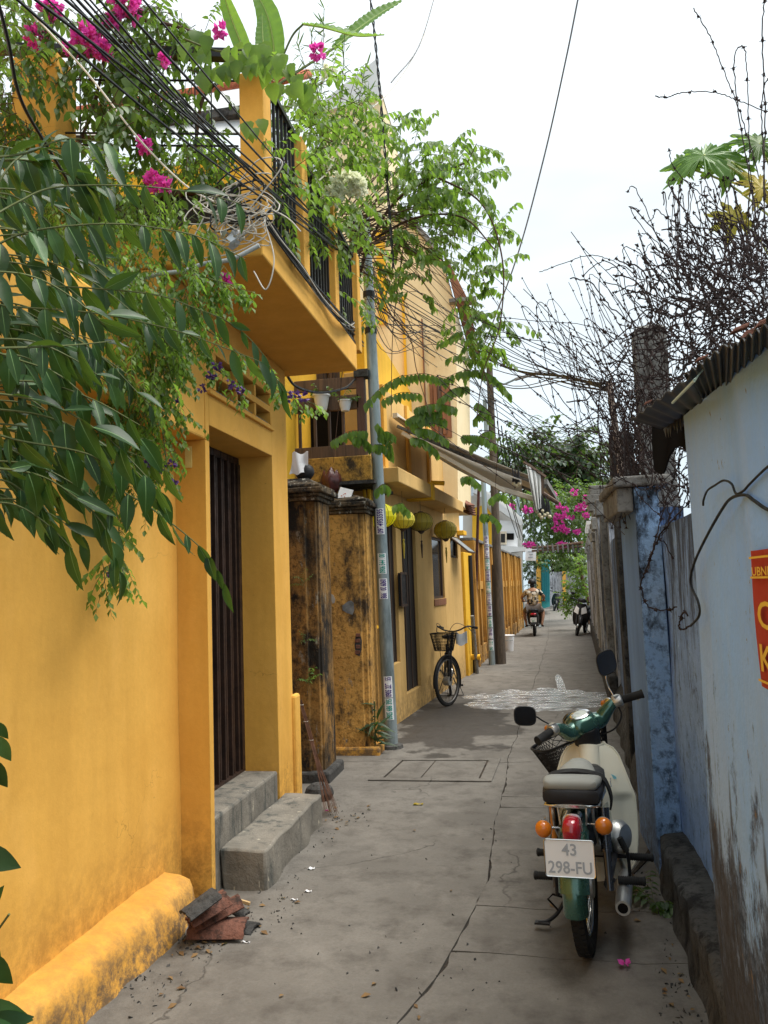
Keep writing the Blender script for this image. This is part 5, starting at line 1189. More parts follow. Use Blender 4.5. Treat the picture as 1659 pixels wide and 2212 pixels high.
b = MB(); fender(b, (0, 0, R_), 0.336, 0.106, D2R(184), D2R(167), side=0.045); b.build('mud_flap', green_p, bike, smooth=50)
b = MB(); fender(b, FW, 0.325, 0.12, D2R(-25 + 0), D2R(150), side=0.05); fender(b, FW, 0.325, 0.12, D2R(150), D2R(205), side=0.05); xf(b, MS); b.build('front_fender', cream_p, bike, smooth=50)
# body under the seat
b = MB(); loft(b, [((0, -0.17, 0.55), 0.05, 0.03), ((0, -0.12, 0.53), 0.075, 0.07), ((0, 0.0, 0.52), 0.08, 0.10), ((0, 0.3, 0.50), 0.085, 0.12), ((0, 0.5, 0.42), 0.06, 0.07)]); b.build('rear_body', plast, bike, smooth=50)
b = MB()
for s_ in (-1, 1):
    b.grid(lambda u, v, s_=s_: (s_ * (0.098 + 0.014 * math.sin(math.pi * v)), 0.10 + 0.28 * u, 0.36 + 0.23 * v - 0.05 * u), 8, 6, 0.004 * -s_)
b.build('side_cover', green_p, bike, smooth=50)
# seat
SX = 0.0
b = MB(); loft(b, [((SX, -0.170, 0.662), 0.08, 0.008), ((SX, -0.158, 0.662), 0.118, 0.011), ((SX, 0.1, 0.660), 0.126, 0.012), ((SX, 0.40, 0.655), 0.09, 0.011), ((SX, 0.48, 0.655), 0.05, 0.01)]); b.build('seat_trim', chrome, bike, smooth=50)
b = MB(); loft(b, [((SX, -0.176, 0.702), 0.085, 0.018), ((SX, -0.168, 0.700), 0.118, 0.030), ((SX, -0.10, 0.700), 0.128, 0.033), ((SX, 0.12, 0.700), 0.125, 0.033), ((SX, 0.32, 0.69), 0.105, 0.03), ((SX, 0.45, 0.68), 0.07, 0.025), ((SX, 0.48, 0.68), 0.03, 0.015)], p=4.5); seat = b.build('seat', plast, bike, smooth=50)
b = MB(); loft(b, [((SX, -0.168, 0.744), 0.085, 0.010), ((SX, -0.155, 0.745), 0.112, 0.024), ((SX, -0.09, 0.745), 0.124, 0.024), ((SX, -0.03, 0.742), 0.124, 0.022), ((SX, 0.0, 0.735), 0.118, 0.016)], p=4.0); b.build('seat_pad', seatg, seat, smooth=50)
b = MB(); loft(b, [((SX, 0.0, 0.715), 0.115, 0.02), ((SX, 0.05, 0.715), 0.110, 0.046), ((SX, 0.12, 0.715), 0.088, 0.068), ((SX, 0.22, 0.71), 0.07, 0.072), ((SX, 0.33, 0.69), 0.05, 0.05), ((SX, 0.42, 0.68), 0.03, 0.02)], p=2.3); b.build('front_pad', seatg, seat, smooth=50)
b = MB(); b.grid(lambda u, v: (lambda t: (SX + (-0.128 + 0.256 * t / 0.72 if t < 0.72 else 0.134 + 0.022 * math.sin((t - .72) / .28 * 2.4)), -0.02 + 0.07 * v + (0.05 * max(0, t - .72)), (0.735 + 0.036 * math.sin(math.pi * min(1, t / 0.72)) ** 0.45 if t < 0.72 else 0.735 - 0.13 * (t - .72) / .28)))(u), 30, 5, 0.008); b.build('seat_strap', rubber, seat, smooth=50)
# tail light, plate, indicators
b = MB(); loft(b, [((0, -0.262, 0.572), 0.022, 0.034), ((0, -0.250, 0.572), 0.034, 0.050), ((0, -0.20, 0.574), 0.038, 0.055), ((0, -0.185, 0.574), 0.038, 0.056)], p=3.2); tl_ = b.build('tail_light', red_l, bike, smooth=50)
b = MB(); loft(b, [((0, -0.184, 0.576), 0.042, 0.060), ((0, -0.12, 0.576), 0.042, 0.060)], p=3.2); b.build('lamp_base', chrome, tl_, smooth=50)
Pn = Vector((0, -0.345, 0.505)); pu = Vector((0, 0.13, 0.99)).normalized(); pn = Vector((0, -0.99, 0.13)).normalized()
b = MB()
cor = []
for (cx_, cz_) in ((1, 1), (-1, 1), (-1, -1), (1, -1)):
    for k in range(5):
        a = {(1, 1): 0, (-1, 1): 90, (-1, -1): 180, (1, -1): 270}[(cx_, cz_)] + k * 22.5
        cor.append(Pn + Vector((cx_ * 0.089 + 0.011 * math.cos(D2R(a)), 0, 0)) + pu * (cz_ * 0.060 + 0.011 * math.sin(D2R(a))))
b.prism(cor, pn * -0.004); npl = b.build('number_plate', white_p, bike)
b = MB(); b.tube([Pn + (p - Pn) * 0.985 + pn * 0.001 for p in cor], 0.0022, 5, closed=True); b.build('plate_rim', chrome, npl)
flat_text('43', 0.062, Pn + pn * 0.0015 + pu * 0.012, (1, 0, 0), pu, greyp, npl, 0.0010, 1.0)
flat_text('298-FU', 0.064, Pn + pn * 0.0015 - pu * 0.056, (1, 0, 0), pu, greyp, npl, 0.0010, 0.92)
for s_, zz_, px_ in ((-1, 0.565, -0.125), (1, 0.585, 0.128)):
    c = Vector((px_, -0.17, zz_)); b = MB(); b.lathe([(0.001, -0.030), (0.016, -0.029), (0.027, -0.024), (0.034, -0.012), (0.036, 0.0)][::1], c, axis=(0, 1, 0), k=24)
    ind = b.build('turn_signal', orange_l, bike, smooth=40)
    b = MB(); b.lathe([(0.037, 0.0), (0.037, 0.008), (0.028, 0.03), (0.012, 0.04), (0.001, 0.042)], c, axis=(0, 1, 0), k=24); b.build('signal_housing', chrome, ind, smooth=50)
    b = MB(); b.tube([c + Vector((0, 0.02, 0)), Vector((s_ * 0.05, -0.13, zz_ - 0.005))], 0.007, 8); b.build('signal_stalk', chrome, ind, smooth=50)
    b = MB()
    for r in (0.012, 0.022): b.tube([c + Vector((r * math.cos(t), -0.0275 + (0.004 if r > 0.02 else 0), r * math.sin(t))) for t in [2 * math.pi * i / 16 for i in range(16)]], 0.0012, 4, closed=True)
    b.build('lens_rings', orange_l, ind)
# racks and frame bits below the seat
b = MB()
for s_ in (-1, 1):
    b.tube([(s_ * 0.085, -0.14, 0.645), (s_ * 0.085, -0.12, 0.56), (s_ * 0.08, 0.02, 0.45)], 0.006, 6); b.tube([(s_ * 0.06, -0.15, 0.65), (s_ * 0.055, -0.15, 0.58)], 0.004, 6)
b.build('rack_stays', alu, bike, smooth=50)
b = MB(); b.tube([(-0.107, -0.02, 0.62), (-0.105, 0.0, 0.33)], 0.012, 8); b.build('amber_reflector', simple('amber_strip', (0.55, 0.22, 0.04), 0.4, var=0.05), bike, smooth=50)
for s_ in (-1, 1):
    b = MB(); b.tube([(s_ * 0.115, -0.015, 0.27), (s_ * 0.112, 0.02, 0.42)], 0.017, 10); b.tube([(s_ * 0.112, 0.02, 0.42), (s_ * 0.11, 0.06, 0.60)], 0.024, 10); b.build('shock_absorber', simple('dark_steel', (0.10, 0.105, 0.12), 0.3, 0.8, var=0.1) if s_ < 0 else MATS['dark_steel'], bike, smooth=50)
b = MB(); b.tube([(0.105, 0.0, R_), (0.11, 0.5, 0.30)], 0.018, 8); b.tube([(-0.095, 0.0, R_), (-0.10, 0.5, 0.30)], 0.018, 8); b.build('swing_arm', black, bike, smooth=50)
b = MB(); b.hexa([(-0.115, -0.08, 0.25), (-0.095, -0.08, 0.25), (-0.095, 0.42, 0.24), (-0.115, 0.42, 0.24)], [(-0.115, -0.08, 0.35), (-0.095, -0.08, 0.35), (-0.095, 0.42, 0.36), (-0.115, 0.42, 0.36)]); b.build('chain_case', black, bike, bevel=0.012)
# engine
b = MB(); b.lathe([(0.02, -0.12), (0.085, -0.11), (0.10, -0.06), (0.10, 0.06), (0.085, 0.11), (0.055, 0.135), (0.03, 0.14)], (0.02, 0.56, 0.30), axis=(1, 0, 0), k=22); b.tube([(0, 0.62, 0.31), (0, 0.86, 0.34)], 0.06, 12); b.build('engine', alu, bike, smooth=40)
b = MB()
for i in range(7): b.lathe([(0.078, -0.003), (0.078, 0.003)], (0, 0.68 + i * 0.022, 0.32 + i * 0.003), axis=(0, 1, 0.1), k=16)
b.build('cooling_fins', alu, bike)
b = MB(); b.lathe([(0.03, 0.0), (0.075, 0.01), (0.078, 0.05), (0.06, 0.075), (0.02, 0.08)], (0.10, 0.43, 0.37), axis=(1, -0.5, 0), k=20); b.build('clutch_cover', alu, bike, smooth=40)
b = MB(); b.lathe([(0.018, 0.012), (0.022, 0.0), (0.031, 0.0), (0.032, 0.02), (0.034, 0.03), (0.036, 0.30), (0.032, 0.36), (0.018, 0.42)], (0.165, -0.06, 0.215), axis=(-0.02, 1, 0.02), k=22); b.tube([(0.155, 0.34, 0.222), (0.13, 0.5, 0.21), (0.09, 0.72, 0.22), (0.03, 0.86, 0.30)], 0.015, 10); ex = b.build('exhaust', alu, bike, smooth=40)
b = MB(); b.lathe([(0.001, 0.016), (0.024, 0.014), (0.0285, 0.003)], (0.165, -0.062, 0.215), axis=(-0.02, 1, 0.02), k=18); b.build('exhaust_mouth', dark_in, ex)
# pegs, levers, stand
def peg(x0, x1, y, z, nm='foot_peg'):
    b = MB(); s_ = 1 if x1 > x0 else -1; n = 11
    for i in range(n):
        a = x0 + (x1 - x0) * i / n; b.lathe([(0.016, 0), (0.0185, 0.004), (0.0185, abs(x1 - x0) / n * 0.6), (0.016, abs(x1 - x0) / n)], (a, y, z), axis=(s_, 0, 0), k=10)
    b.lathe([(0.02, 0), (0.02, 0.01), (0.012, 0.014)], (x1, y, z), axis=(s_, 0, 0), k=12); return b.build(nm, rubber, bike, smooth=40)
peg(-0.115, -0.225, 0.12, 0.268); peg(0.14, 0.245, 0.12, 0.268); peg(-0.17, -0.27, 0.48, 0.255); peg(0.17, 0.27, 0.48, 0.255)
b = MB(); b.tube([(-0.115, 0.12, 0.268), (-0.10, 0.12, 0.262), (-0.08, 0.18, 0.21), (-0.06, 0.22, 0.20)], 0.009, 7); b.tube([(0.12, 0.12, 0.268), (0.10, 0.15, 0.24), (0.09, 0.2, 0.22)], 0.010, 7); b.tube([(-0.18, 0.48, 0.255), (0.18, 0.48, 0.255)], 0.010, 8); b.build('peg_brackets', black, bike, smooth=50)
b = MB(); b.tube(cr([(0.155, 0.34, 0.16), (0.175, 0.30, 0.22), (0.185, 0.22, 0.27), (0.186, 0.20, 0.35), (0.178, 0.18, 0.40)]), 0.008, 8); b.tube([(0.15, 0.18, 0.385), (0.155, 0.18, 0.392), (0.205 - 0.02, 0.18, 0.375)], 0.001, 4); ks = b.build('kick_starter', black, bike, smooth=50)
b = MB(); b.tube([(0.183, 0.18, 0.375), (0.158, 0.175, 0.435)], 0.014, 10); b.build('kick_rubber', rubber, ks, smooth=50)
b = MB(); b.tube(cr([(-0.07, 0.32, 0.21), (-0.10, 0.27, 0.17), (-0.15, 0.22, 0.08), (-0.20, 0.18, 0.045), (-0.245, 0.16, 0.042)]), 0.009, 8); b.tube([(-0.09, 0.3, 0.19), (-0.12, 0.25, 0.20), (-0.11, 0.22, 0.22)], 0.007, 6); b.tube([(-0.155, 0.2, 0.09), (-0.19, 0.16, 0.15), (-0.17, 0.18, 0.165), (-0.12, 0.24, 0.13)], 0.005, 6)
b.obox((-0.225, 0.165, 0.040), (0.035, 0, 0), (0, 0.018, 0), (0, 0, 0.004)); b.build('side_stand', black, bike, smooth=50)
# leg shield
HW = [(0.14, 0.13), (0.20, 0.215), (0.30, 0.238), (0.45, 0.248), (0.58, 0.245), (0.70, 0.205), (0.80, 0.17), (0.84, 0.14), (0.865, 0.09)]
def hw(z):
    for (a, p), (c, q_) in zip(HW, HW[1:]):
        if a <= z <= c: return p + (q_ - p) * (z - a) / (c - a)
    return HW[-1][1]
def shield(u, v):
    z = 0.13 + 0.615 * v; q_ = 2 * u - 1; w_ = 0.86 * hw(0.14 + 0.725 * v); x = q_ * w_
    y = 0.50 + 0.22 * v + 0.02 * math.sin(v * 6) - 0.05 * math.exp(-(x / 0.055) ** 2) * (0.5 + 0.5 * v) + 0.035 * abs(q_) ** 3 - 0.03 * abs(q_) ** 1.2 * 0 + 0.02 * math.exp(-((abs(x) - 0.15) / 0.05) ** 2) * (v < 0.6)
    return (x, y, z)
b = MB(); b.grid(shield, 40, 34, 0.006); b.build('leg_shield', cream_p, bike, smooth=60)
b = MB(); b.tube([Vector(shield(0.001 if s_ < 0 else 0.999, v)) for s_ in (-1,) for v in [i / 30 for i in range(31)]] , 0.006, 6); b.tube([Vector(shield(0.999, i / 30)) for i in range(31)], 0.006, 6); b.tube([Vector(shield(i / 20, 1)) for i in range(21)], 0.006, 6); b.build('shield_rim', cream_p, bike, smooth=60)
b = MB(); loft(b, [((0, 0.45, 0.52), 0.05, 0.05), ((0, 0.55, 0.50), 0.055, 0.09), ((0, 0.66, 0.52), 0.062, 0.12), ((0, 0.70, 0.56), 0.060, 0.12)], p=2.2); b.tube([(0, 0.64, 0.56), (0, 0.71, 0.74)], [0.062, 0.055], 16); b.build('steering_column_cover', cream_p, bike, smooth=50)
b = MB(); b.grid(lambda u, v: (0.08 + 0.05 * u, 0.655 - 0.002 + 0.006 * math.sin(u * 5), 0.585 + 0.022 * v * math.sin(math.pi * (0.15 + 0.7 * u))), 6, 3, 0.002); b.build('blue_sticker', simple('sky_blue', (0.25, 0.60, 0.72), 0.5, var=0), bike)
b = MB(); b.tube([(0.105, 0.60, 0.60), (0.105, 0.57, 0.585), (0.107, 0.565, 0.565)], 0.004, 6); b.build('bag_hook', chrome, bike)
# head and handlebars (steered)
b = MB(); b.lathe([(0.045, -0.14), (0.060, -0.12), (0.070, -0.05), (0.068, 0.02), (0.06, 0.06)], HP + Vector((0, -0.03, 0.10)), axis=AXD, k=20, sx=1.1, sy=1.1); xf(b, MH); b.build('head_lower_cover', plast, bike, smooth=50)
b = MB(); hc = Vector((0, 0.765, 0.965))
loft(b, [((0, 0.690, 0.955), 0.05, 0.022), ((0, 0.705, 0.958), 0.08, 0.042), ((0, 0.75, 0.965), 0.098, 0.058), ((0, 0.81, 0.965), 0.092, 0.062), ((0, 0.865, 0.955), 0.075, 0.06), ((0, 0.885, 0.953), 0.06, 0.05)], p=2.4)
for s_ in (-1, 1):
    pts = [(0.04, 0.76, 0.955), (0.11, 0.745, 0.955), (0.15, 0.72, 0.985), (0.19, 0.695, 1.012), (0.225, 0.68, 1.02)]
    b.tube(cr([(s_ * x, y, z) for x, y, z in pts], 5), [0.055 - 0.033 * i / 20 for i in range(21)], 14)
xf(b, MH); b.build('handlebar_cover', green_p, bike, smooth=60)
b = MB(); b.lathe([(0.068, 0.0), (0.068, 0.03), (0.05, 0.05), (0.001, 0.055)], (0, 0.875, 0.955), axis=(0, 1, 0), k=24); xf(b, MH); b.build('headlight', glass_m, bike, smooth=50)
b = MB(); b.lathe([(0.064, 0.0), (0.066, 0.012), (0.058, 0.016)], (0, 0.755, 1.012), axis=(0, -0.35, 1), k=28, sy=0.75, ref=(1, 0, 0)); xf(b, MH); dial = b.build('speedometer_rim', chrome, bike, smooth=50)
b = MB(); b.lathe([(0.057, 0.0155), (0.001, 0.0175)], (0, 0.755, 1.012), axis=(0, -0.35, 1), k=28, sy=0.75, ref=(1, 0, 0)); xf(b, MH); b.build('dial_face', simple('dial_white', (0.62, 0.66, 0.62), 0.15, var=0.1, coat=0.5), dial, smooth=50)
b = MB()
for i in range(9):
    a = D2R(200 - i * 27); c = Vector((0, 0.755, 1.012)) + Vector((0, -0.33, 0.944)) * 0.0185; ex_ = Vector((1, 0, 0)); ey_ = Vector((0, 0.944, 0.33))
    b.beam(c + ex_ * 0.036 * math.cos(a) + ey_ * 0.028 * math.sin(a), c + ex_ * 0.048 * math.cos(a) + ey_ * 0.036 * math.sin(a), 0.0025, 0.001)
b.beam(c, c + Vector((-0.028, 0, 0)) + ey_ * 0.014, 0.003, 0.001); xf(b, MH); b.build('dial_marks', greyp, dial)
GD = {}
for s_ in (-1, 1):
    g0 = Vector((s_ * 0.225, 0.68, 1.02)); g1 = Vector((s_ * 0.345, 0.625, 1.015)); GD[s_] = (g0, g1); d = (g1 - g0).normalized()
    b = MB(); b.lathe([(0.021, 0), (0.024, 0.004), (0.0225, 0.02), (0.0225, 0.12), (0.026, 0.128), (0.024, 0.135)], g0 + d * 0.02, axis=d, k=16); xf(b, MH); b.build('hand_grip', rubber, bike, smooth=40)
    b = MB(); b.lathe([(0.024, -0.03), (0.032, -0.02), (0.033, 0.022), (0.026, 0.028)], g0, axis=d, k=14); b.obox(g0 + Vector((0, 0.0, 0.02)), (0.018, 0, 0), (0, 0.022, 0), (0, 0, 0.014)); b.lathe([(0.006, 0), (0.006, 0.012)], g0 + Vector((0, -0.025, 0.0)), axis=(0, -1, 0), k=8); xf(b, MH); b.build('switch_cluster', alu, bike, smooth=40)
    b = MB(); b.lathe([(0.001, -0.035), (0.022, -0.03), (0.028, 0.0), (0.02, 0.03), (0.001, 0.035)], g0 + Vector((-s_ * 0.025, 0.06, 0.0)), axis=(0, 1, 0), k=16); xf(b, MH); fi = b.build('front_signal', chrome, bike, smooth=50)
    b = MB(); b.lathe([(0.026, 0.0), (0.022, 0.03), (0.001, 0.036)], g0 + Vector((-s_ * 0.025 - 0.012, 0.075, -0.006)), axis=(0, 1, 0), k=16); xf(b, MH); b.build('front_signal_lens', orange_l, fi, smooth=50)
# mirrors
for s_, cxx, m1 in ((-1, None, None), (1, None, None)):
    base = GD[s_][0] + Vector((0, 0.02, 0.03)); 
    if s_ > 0: tip = base + Vector((0.0, 0.01, 0.10)); mc = base + Vector((0.035, 0.0, 0.185)); mat_ = chrome
    else: tip = base + Vector((-0.06, -0.0, 0.065)); mc = base + Vector((-0.125, 0.0, 0.095)); mat_ = black
    b = MB(); b.tube(cr([base, base.lerp(tip, 0.5) + Vector((0, 0.012, 0)), tip, tip.lerp(mc, 0.3)], 6), 0.0045, 8); xf(b, MH); st_m = b.build('mirror_stalk', mat_, bike, smooth=50)
    n = 24; out_ = []; inn = []
    Mi = Matrix.Rotation(D2R(-BS * 0.55), 4, AXD); tl__ = Matrix.Rotation(D2R(-12 if s_ > 0 else 10), 4, 'Y')
    def mp(a, k, dy):
        ca, sa = math.cos(a), math.sin(a); p = 3.2; x = 0.062 * k * math.copysign(abs(ca) ** (2 / p), ca); z = 0.052 * k * math.copysign(abs(sa) ** (2 / p), sa)
        if s_ > 0: x, z = x * 0.95 + z * 0.25, z * 1.25
        return mc + (Mi @ (tl__ @ Vector((x, dy, z))))
    b = MB(); ring = lambda k, dy: [mp(2 * math.pi * i / n, k, dy) for i in range(n)]
    V = ring(1.0, -0.012) + ring(1.04, -0.004) + ring(0.95, 0.012) + ring(0.5, 0.022); F = []
    for r in range(3):
        for i in range(n): F.append((r * n + i, r * n + (i + 1) % n, (r + 1) * n + (i + 1) % n, (r + 1) * n + i))
    F.append(tuple(range(3 * n, 4 * n))); F.append(tuple(range(n))[::-1]); b.add(V, F); xf(b, MH); mr_ = b.build('mirror', plast, bike, smooth=50)
    b = MB(); b.add(ring(0.93, -0.0135), [tuple(range(n))[::-1]]); xf(b, MH); b.build('mirror_glass', glass_m, mr_)
# levers and cables
b = MB(); g0 = GD[1][0]; b.tube(cr([g0 + Vector((0.0, 0.035, -0.01)), g0 + Vector((0.06, 0.06, -0.03)), g0 + Vector((0.12, 0.045, -0.035)), g0 + Vector((0.15, 0.02, -0.045))], 6), [0.007] * 12 + [0.006] * 7, 8); b2_ = xf(b, MH); b.build('brake_lever', alu, bike, smooth=50)
b = MB(); b.tube(cr([g0 + Vector((0, 0.02, -0.01)), g0 + Vector((-0.01, 0.0, -0.08)), g0 + Vector((-0.08, 0.0, -0.13)), Vector((0.06, 0.76, 0.87))], 8), 0.005, 7); b.tube(cr([g0 + Vector((-0.02, 0.03, -0.01)), g0 + Vector((-0.05, 0.04, -0.05)), Vector((0.08, 0.80, 0.93))], 8), 0.003, 6); xf(b, MH); b.build('brake_cable', blackc, bike, smooth=50)
# fork, basket
b = MB()
for s_ in (-1, 1): b.tube([(s_ * 0.075, 0.86, 0.70), (s_ * 0.075, 1.10, 0.33), (s_ * 0.07, 1.16, R_)], 0.017, 10)
xf(b, MS); b.build('front_fork', cream_p, bike, smooth=50)
def bk(u, v, inset=0.0):      # basket wall: u around 0..1, v height 0..1
    w0, d0, w1, d1 = 0.15, 0.10, 0.235, 0.15; w_ = w0 + (w1 - w0) * v; d = d0 + (d1 - d0) * v; a = 2 * math.pi * u; p = 4.0; ca, sa = math.cos(a), math.sin(a)
    return Vector((w_ * math.copysign(abs(ca) ** (2 / p), ca), 1.03 + d * math.copysign(abs(sa) ** (2 / p), sa), 0.60 + 0.275 * v))
b = MB(); nU = 84; nV = 14
for i in range(nU):
    for dr_ in (1, -1):
        b.tube([bk((i + dr_ * j * 0.5) / nU * 1.0, j / nV) for j in range(nV + 1)], 0.0028, 3, caps=False)
for j in range(0, nV + 1, 2): b.tube([bk(i / 42, j / nV) for i in range(42)], 0.0012, 3, closed=True)
for i in range(12):
    a = bk(0.25 + 0.5 * (i + .5) / 12, 0); c = bk(0.25 - 0.5 * (i + .5) / 12, 0); b.tube([a, c], 0.002, 3)
for i in range(16): x = -0.11 + 0.22 * i / 15; b.tube([(x, 0.95, 0.60), (x, 1.11, 0.60)], 0.0016, 3)
xf(b, MH); bsk = b.build('basket_mesh', black, bike)
b = MB(); b.tube([bk(i / 42, 1.0) for i in range(42)], 0.0075, 6, closed=True); b.tube([bk(i / 42, 0.0) for i in range(42)], 0.004, 6, closed=True); xf(b, MH); b.build('basket_rim', black, bsk, smooth=60)
b = MB(); b.box(-0.05, 0.98, 0.70, 0.05, 1.06, 0.78); b.tube([(0, 0.90, 0.75), (0, 0.86, 0.72)], 0.02, 8); xf(b, MH); b.build('basket_bracket', black, bsk)

# ---- modern scooters (parked ones and the rider's)
def scooter(label, loc, heading, lean=0, steer=0, body=black, name='scooter', plate=None, accents=True, group=None):
    s = thing(name, label, 'scooter' if name == 'scooter' else 'motorbike', tuple(loc), rot=(0, D2R(-lean), D2R(-heading)), local=True, group=group)
    R = 0.285; wheel(s, (0, 0, R), R, 0.045, spokes=20, rim=black, cast=True)
    hp = Vector((0, 0.95, 0.80)); M = Matrix.Translation(hp) @ Matrix.Rotation(D2R(steer), 4, AXD) @ Matrix.Translation(-hp)
    fw = (0, 1.26, R); wheel(s, fw, R, 0.040, M, rim=black, cast=True)
    b = MB(); loft(b, [((0, -0.30, 0.72), 0.03, 0.03), ((0, -0.22, 0.68), 0.10, 0.07), ((0, 0.0, 0.60), 0.145, 0.14), ((0, 0.3, 0.52), 0.155, 0.20), ((0, 0.5, 0.44), 0.14, 0.17), ((0, 0.62, 0.34), 0.12, 0.08)], p=2.6); b.build('rear_body', body, s, smooth=50)
    b = MB(); loft(b, [((0, -0.28, 0.78), 0.08, 0.02), ((0, -0.2, 0.79), 0.12, 0.04), ((0, 0.1, 0.77), 0.15, 0.05), ((0, 0.35, 0.75), 0.14, 0.05), ((0, 0.55, 0.71), 0.06, 0.03)], p=3); b.build('seat', plast, s, smooth=50)
    b = MB(); b.hexa([(-0.13, 0.5, 0.26), (0.13, 0.5, 0.26), (0.15, 0.95, 0.28), (-0.15, 0.95, 0.28)], [(-0.13, 0.5, 0.34), (0.13, 0.5, 0.34), (0.15, 0.95, 0.35), (-0.15, 0.95, 0.35)]); b.build('floorboard', plast, s, bevel=0.02)
    def fr(u, v):
        z = 0.30 + 0.62 * v; q_ = 2 * u - 1; w_ = 0.17 + 0.07 * math.sin(math.pi * v) - 0.05 * v; return (q_ * w_, 0.96 + 0.10 * (1 - q_ * q_) + 0.05 * math.sin(v * 3) - 0.10 * v, z)
    b = MB(); b.grid(fr, 20, 20, 0.02); b.build('front_apron', body, s, smooth=60)
    b = MB(); fender(b, fw, 0.325, 0.14, D2R(20), D2R(150), side=0.05); xf(b, M); b.build('front_fender', body, s, smooth=50)
    b = MB()
    for q_ in (-1, 1): b.tube([(q_ * 0.08, 1.02, 0.62), (q_ * 0.08, 1.26, R)], 0.018, 8)
    xf(b, M); b.build('front_fork', black, s, smooth=50)
    b = MB(); loft(b, [((0, 0.84, 1.02), 0.08, 0.04), ((0, 0.90, 1.03), 0.13, 0.06), ((0, 0.98, 1.02), 0.12, 0.06), ((0, 1.03, 1.0), 0.07, 0.04)], p=2.5); b.tube([(-0.30, 0.85, 1.02), (-0.12, 0.90, 1.0), (0.12, 0.90, 1.0), (0.30, 0.85, 1.02)], 0.014, 8); xf(b, M); b.build('handlebar_cover', body, s, smooth=50)
    for q_ in (-1, 1):
        b = MB(); b.tube([(q_ * 0.24, 0.87, 1.02), (q_ * 0.36, 0.84, 1.02)], 0.02, 10); xf(b, M); b.build('hand_grip', rubber, s, smooth=50)
        b = MB(); b.tube([(q_ * 0.22, 0.88, 1.02), (q_ * 0.27, 0.88, 1.12), (q_ * 0.29, 0.87, 1.15)], 0.005, 6); xf(b, M); ms_ = b.build('mirror_stalk', black, s)
        b = MB(); b.sphere((q_ * 0.31, 0.87, 1.18), (0.065, 0.015, 0.04), 14, 8); xf(b, M); b.build('mirror', plast, ms_, smooth=60)
        if accents:
            b = MB(); b.grid(lambda u, v, q_=q_: Vector(fr(0.5 + q_ * (0.10 + 0.36 * u), 0.50 + 0.30 * v + 0.10 * u)) + Vector((0, 0.035, 0)), 6, 6, 0.006); b.build('headlight_panel', white_p, s, smooth=60)
    b = MB(); loft(b, [((0, -0.33, 0.66), 0.05, 0.02), ((0, -0.30, 0.66), 0.085, 0.035), ((0, -0.22, 0.66), 0.09, 0.035)], p=2.6); b.build('tail_light', red_l, s, smooth=50)
    b = MB(); b.grid(lambda u, v: (-0.07 + 0.14 * u, -0.36 - 0.06 * (1 - v), 0.36 + 0.20 * v), 4, 4, 0.01); b.build('rear_mudguard', plast, s)
    if plate:
        Pc = Vector((0, -0.40, 0.50)); b = MB(); b.obox(Pc, (0.09, 0, 0), (0, 0.002, 0), (0, 0, 0.065)); pp = b.build('number_plate', white_p, s, bevel=0.003)
        flat_text(plate[0], 0.06, Pc + Vector((0, -0.004, 0.008)), (1, 0, 0), (0, 0, 1), simple('plate_green', (0.05, 0.25, 0.15), 0.5, var=0) if 'plate_green' not in MATS else MATS['plate_green'], pp, 0.0008, 0.9); flat_text(plate[1], 0.06, Pc + Vector((0, -0.004, -0.052)), (1, 0, 0), (0, 0, 1), MATS['plate_green'], pp, 0.0008)
    b = MB(); b.lathe([(0.03, 0), (0.045, 0.03), (0.05, 0.30), (0.02, 0.40)], (0.17, -0.22, 0.30), axis=(0, 1, -0.05), k=14); b.build('exhaust', chrome if plate else plast, s, smooth=40)
    b = MB(); b.tube([(-0.08, 0.5, 0.25), (-0.16, 0.42, 0.10), (-0.24, 0.38, 0.01)] if not plate else [(-0.08, 0.5, 0.25), (-0.09, 0.3, 0.22), (-0.09, 0.2, 0.22)], 0.01, 6); b.build('side_stand', black, s)
    for q_ in (-1, 1):
        b = MB(); b.tube([(q_ * 0.14, 0.35, 0.30), (q_ * 0.24, 0.33, 0.30)], 0.014, 8); b.build('foot_peg', rubber, s)
    return s
Lr = G(1155, 1374); rid_b = scooter('black motorbike with red tail light, ridden away down the alley', Lr, 1.5, plate=('37-H1', '8891'), name='motorbike', accents=False)
Ls = G(1247, 1373)
# parked scooter faces the camera: heading 180-ish
hd = 180 + 14; dirv = Vector((math.sin(D2R(hd)), math.cos(D2R(hd)), 0))
scooter('black scooter with chrome headlight panels facing us by the right boundary wall', Ls - dirv * 1.26, hd, lean=7, steer=18)
Lb = PY(1204, 1303, 45); Lb.z = 0
scooter('dark scooter in shadow at the far end by the teal house', Lb, 190, lean=6, steer=20, accents=False)

# ---- rider: one continuous body
def skin_fig(name, verts, edges, radii, m_, parent, sub=2, root=0):
    me = bpy.data.meshes.new(name); me.from_pydata([tuple(v) for v in verts], edges, []); me.materials.append(m_)
    o = link_mesh(name, me, parent)
    sk = o.modifiers.new('skin', 'SKIN'); sk.use_smooth_shade = True
    for i, v in enumerate(me.skin_vertices[0].data): v.radius = radii[i] if isinstance(radii[i], tuple) else (radii[i], radii[i]); v.use_root = (i == root)
    s = o.modifiers.new('sub', 'SUBSURF'); s.levels = sub; s.render_levels = sub
    return o
per = thing('person', 'rider in black helmet, camouflage patterned shirt and grey shorts, seen from behind', 'person', tuple(Lr), rot=(0, 0, D2R(-1.5)), local=True)
V = []; E_ = []; Rr = []
def jv(p, r, to=None):
    V.append(Vector(p)); Rr.append(r)
    if to is not None: E_.append((to, len(V) - 1))
    return len(V) - 1
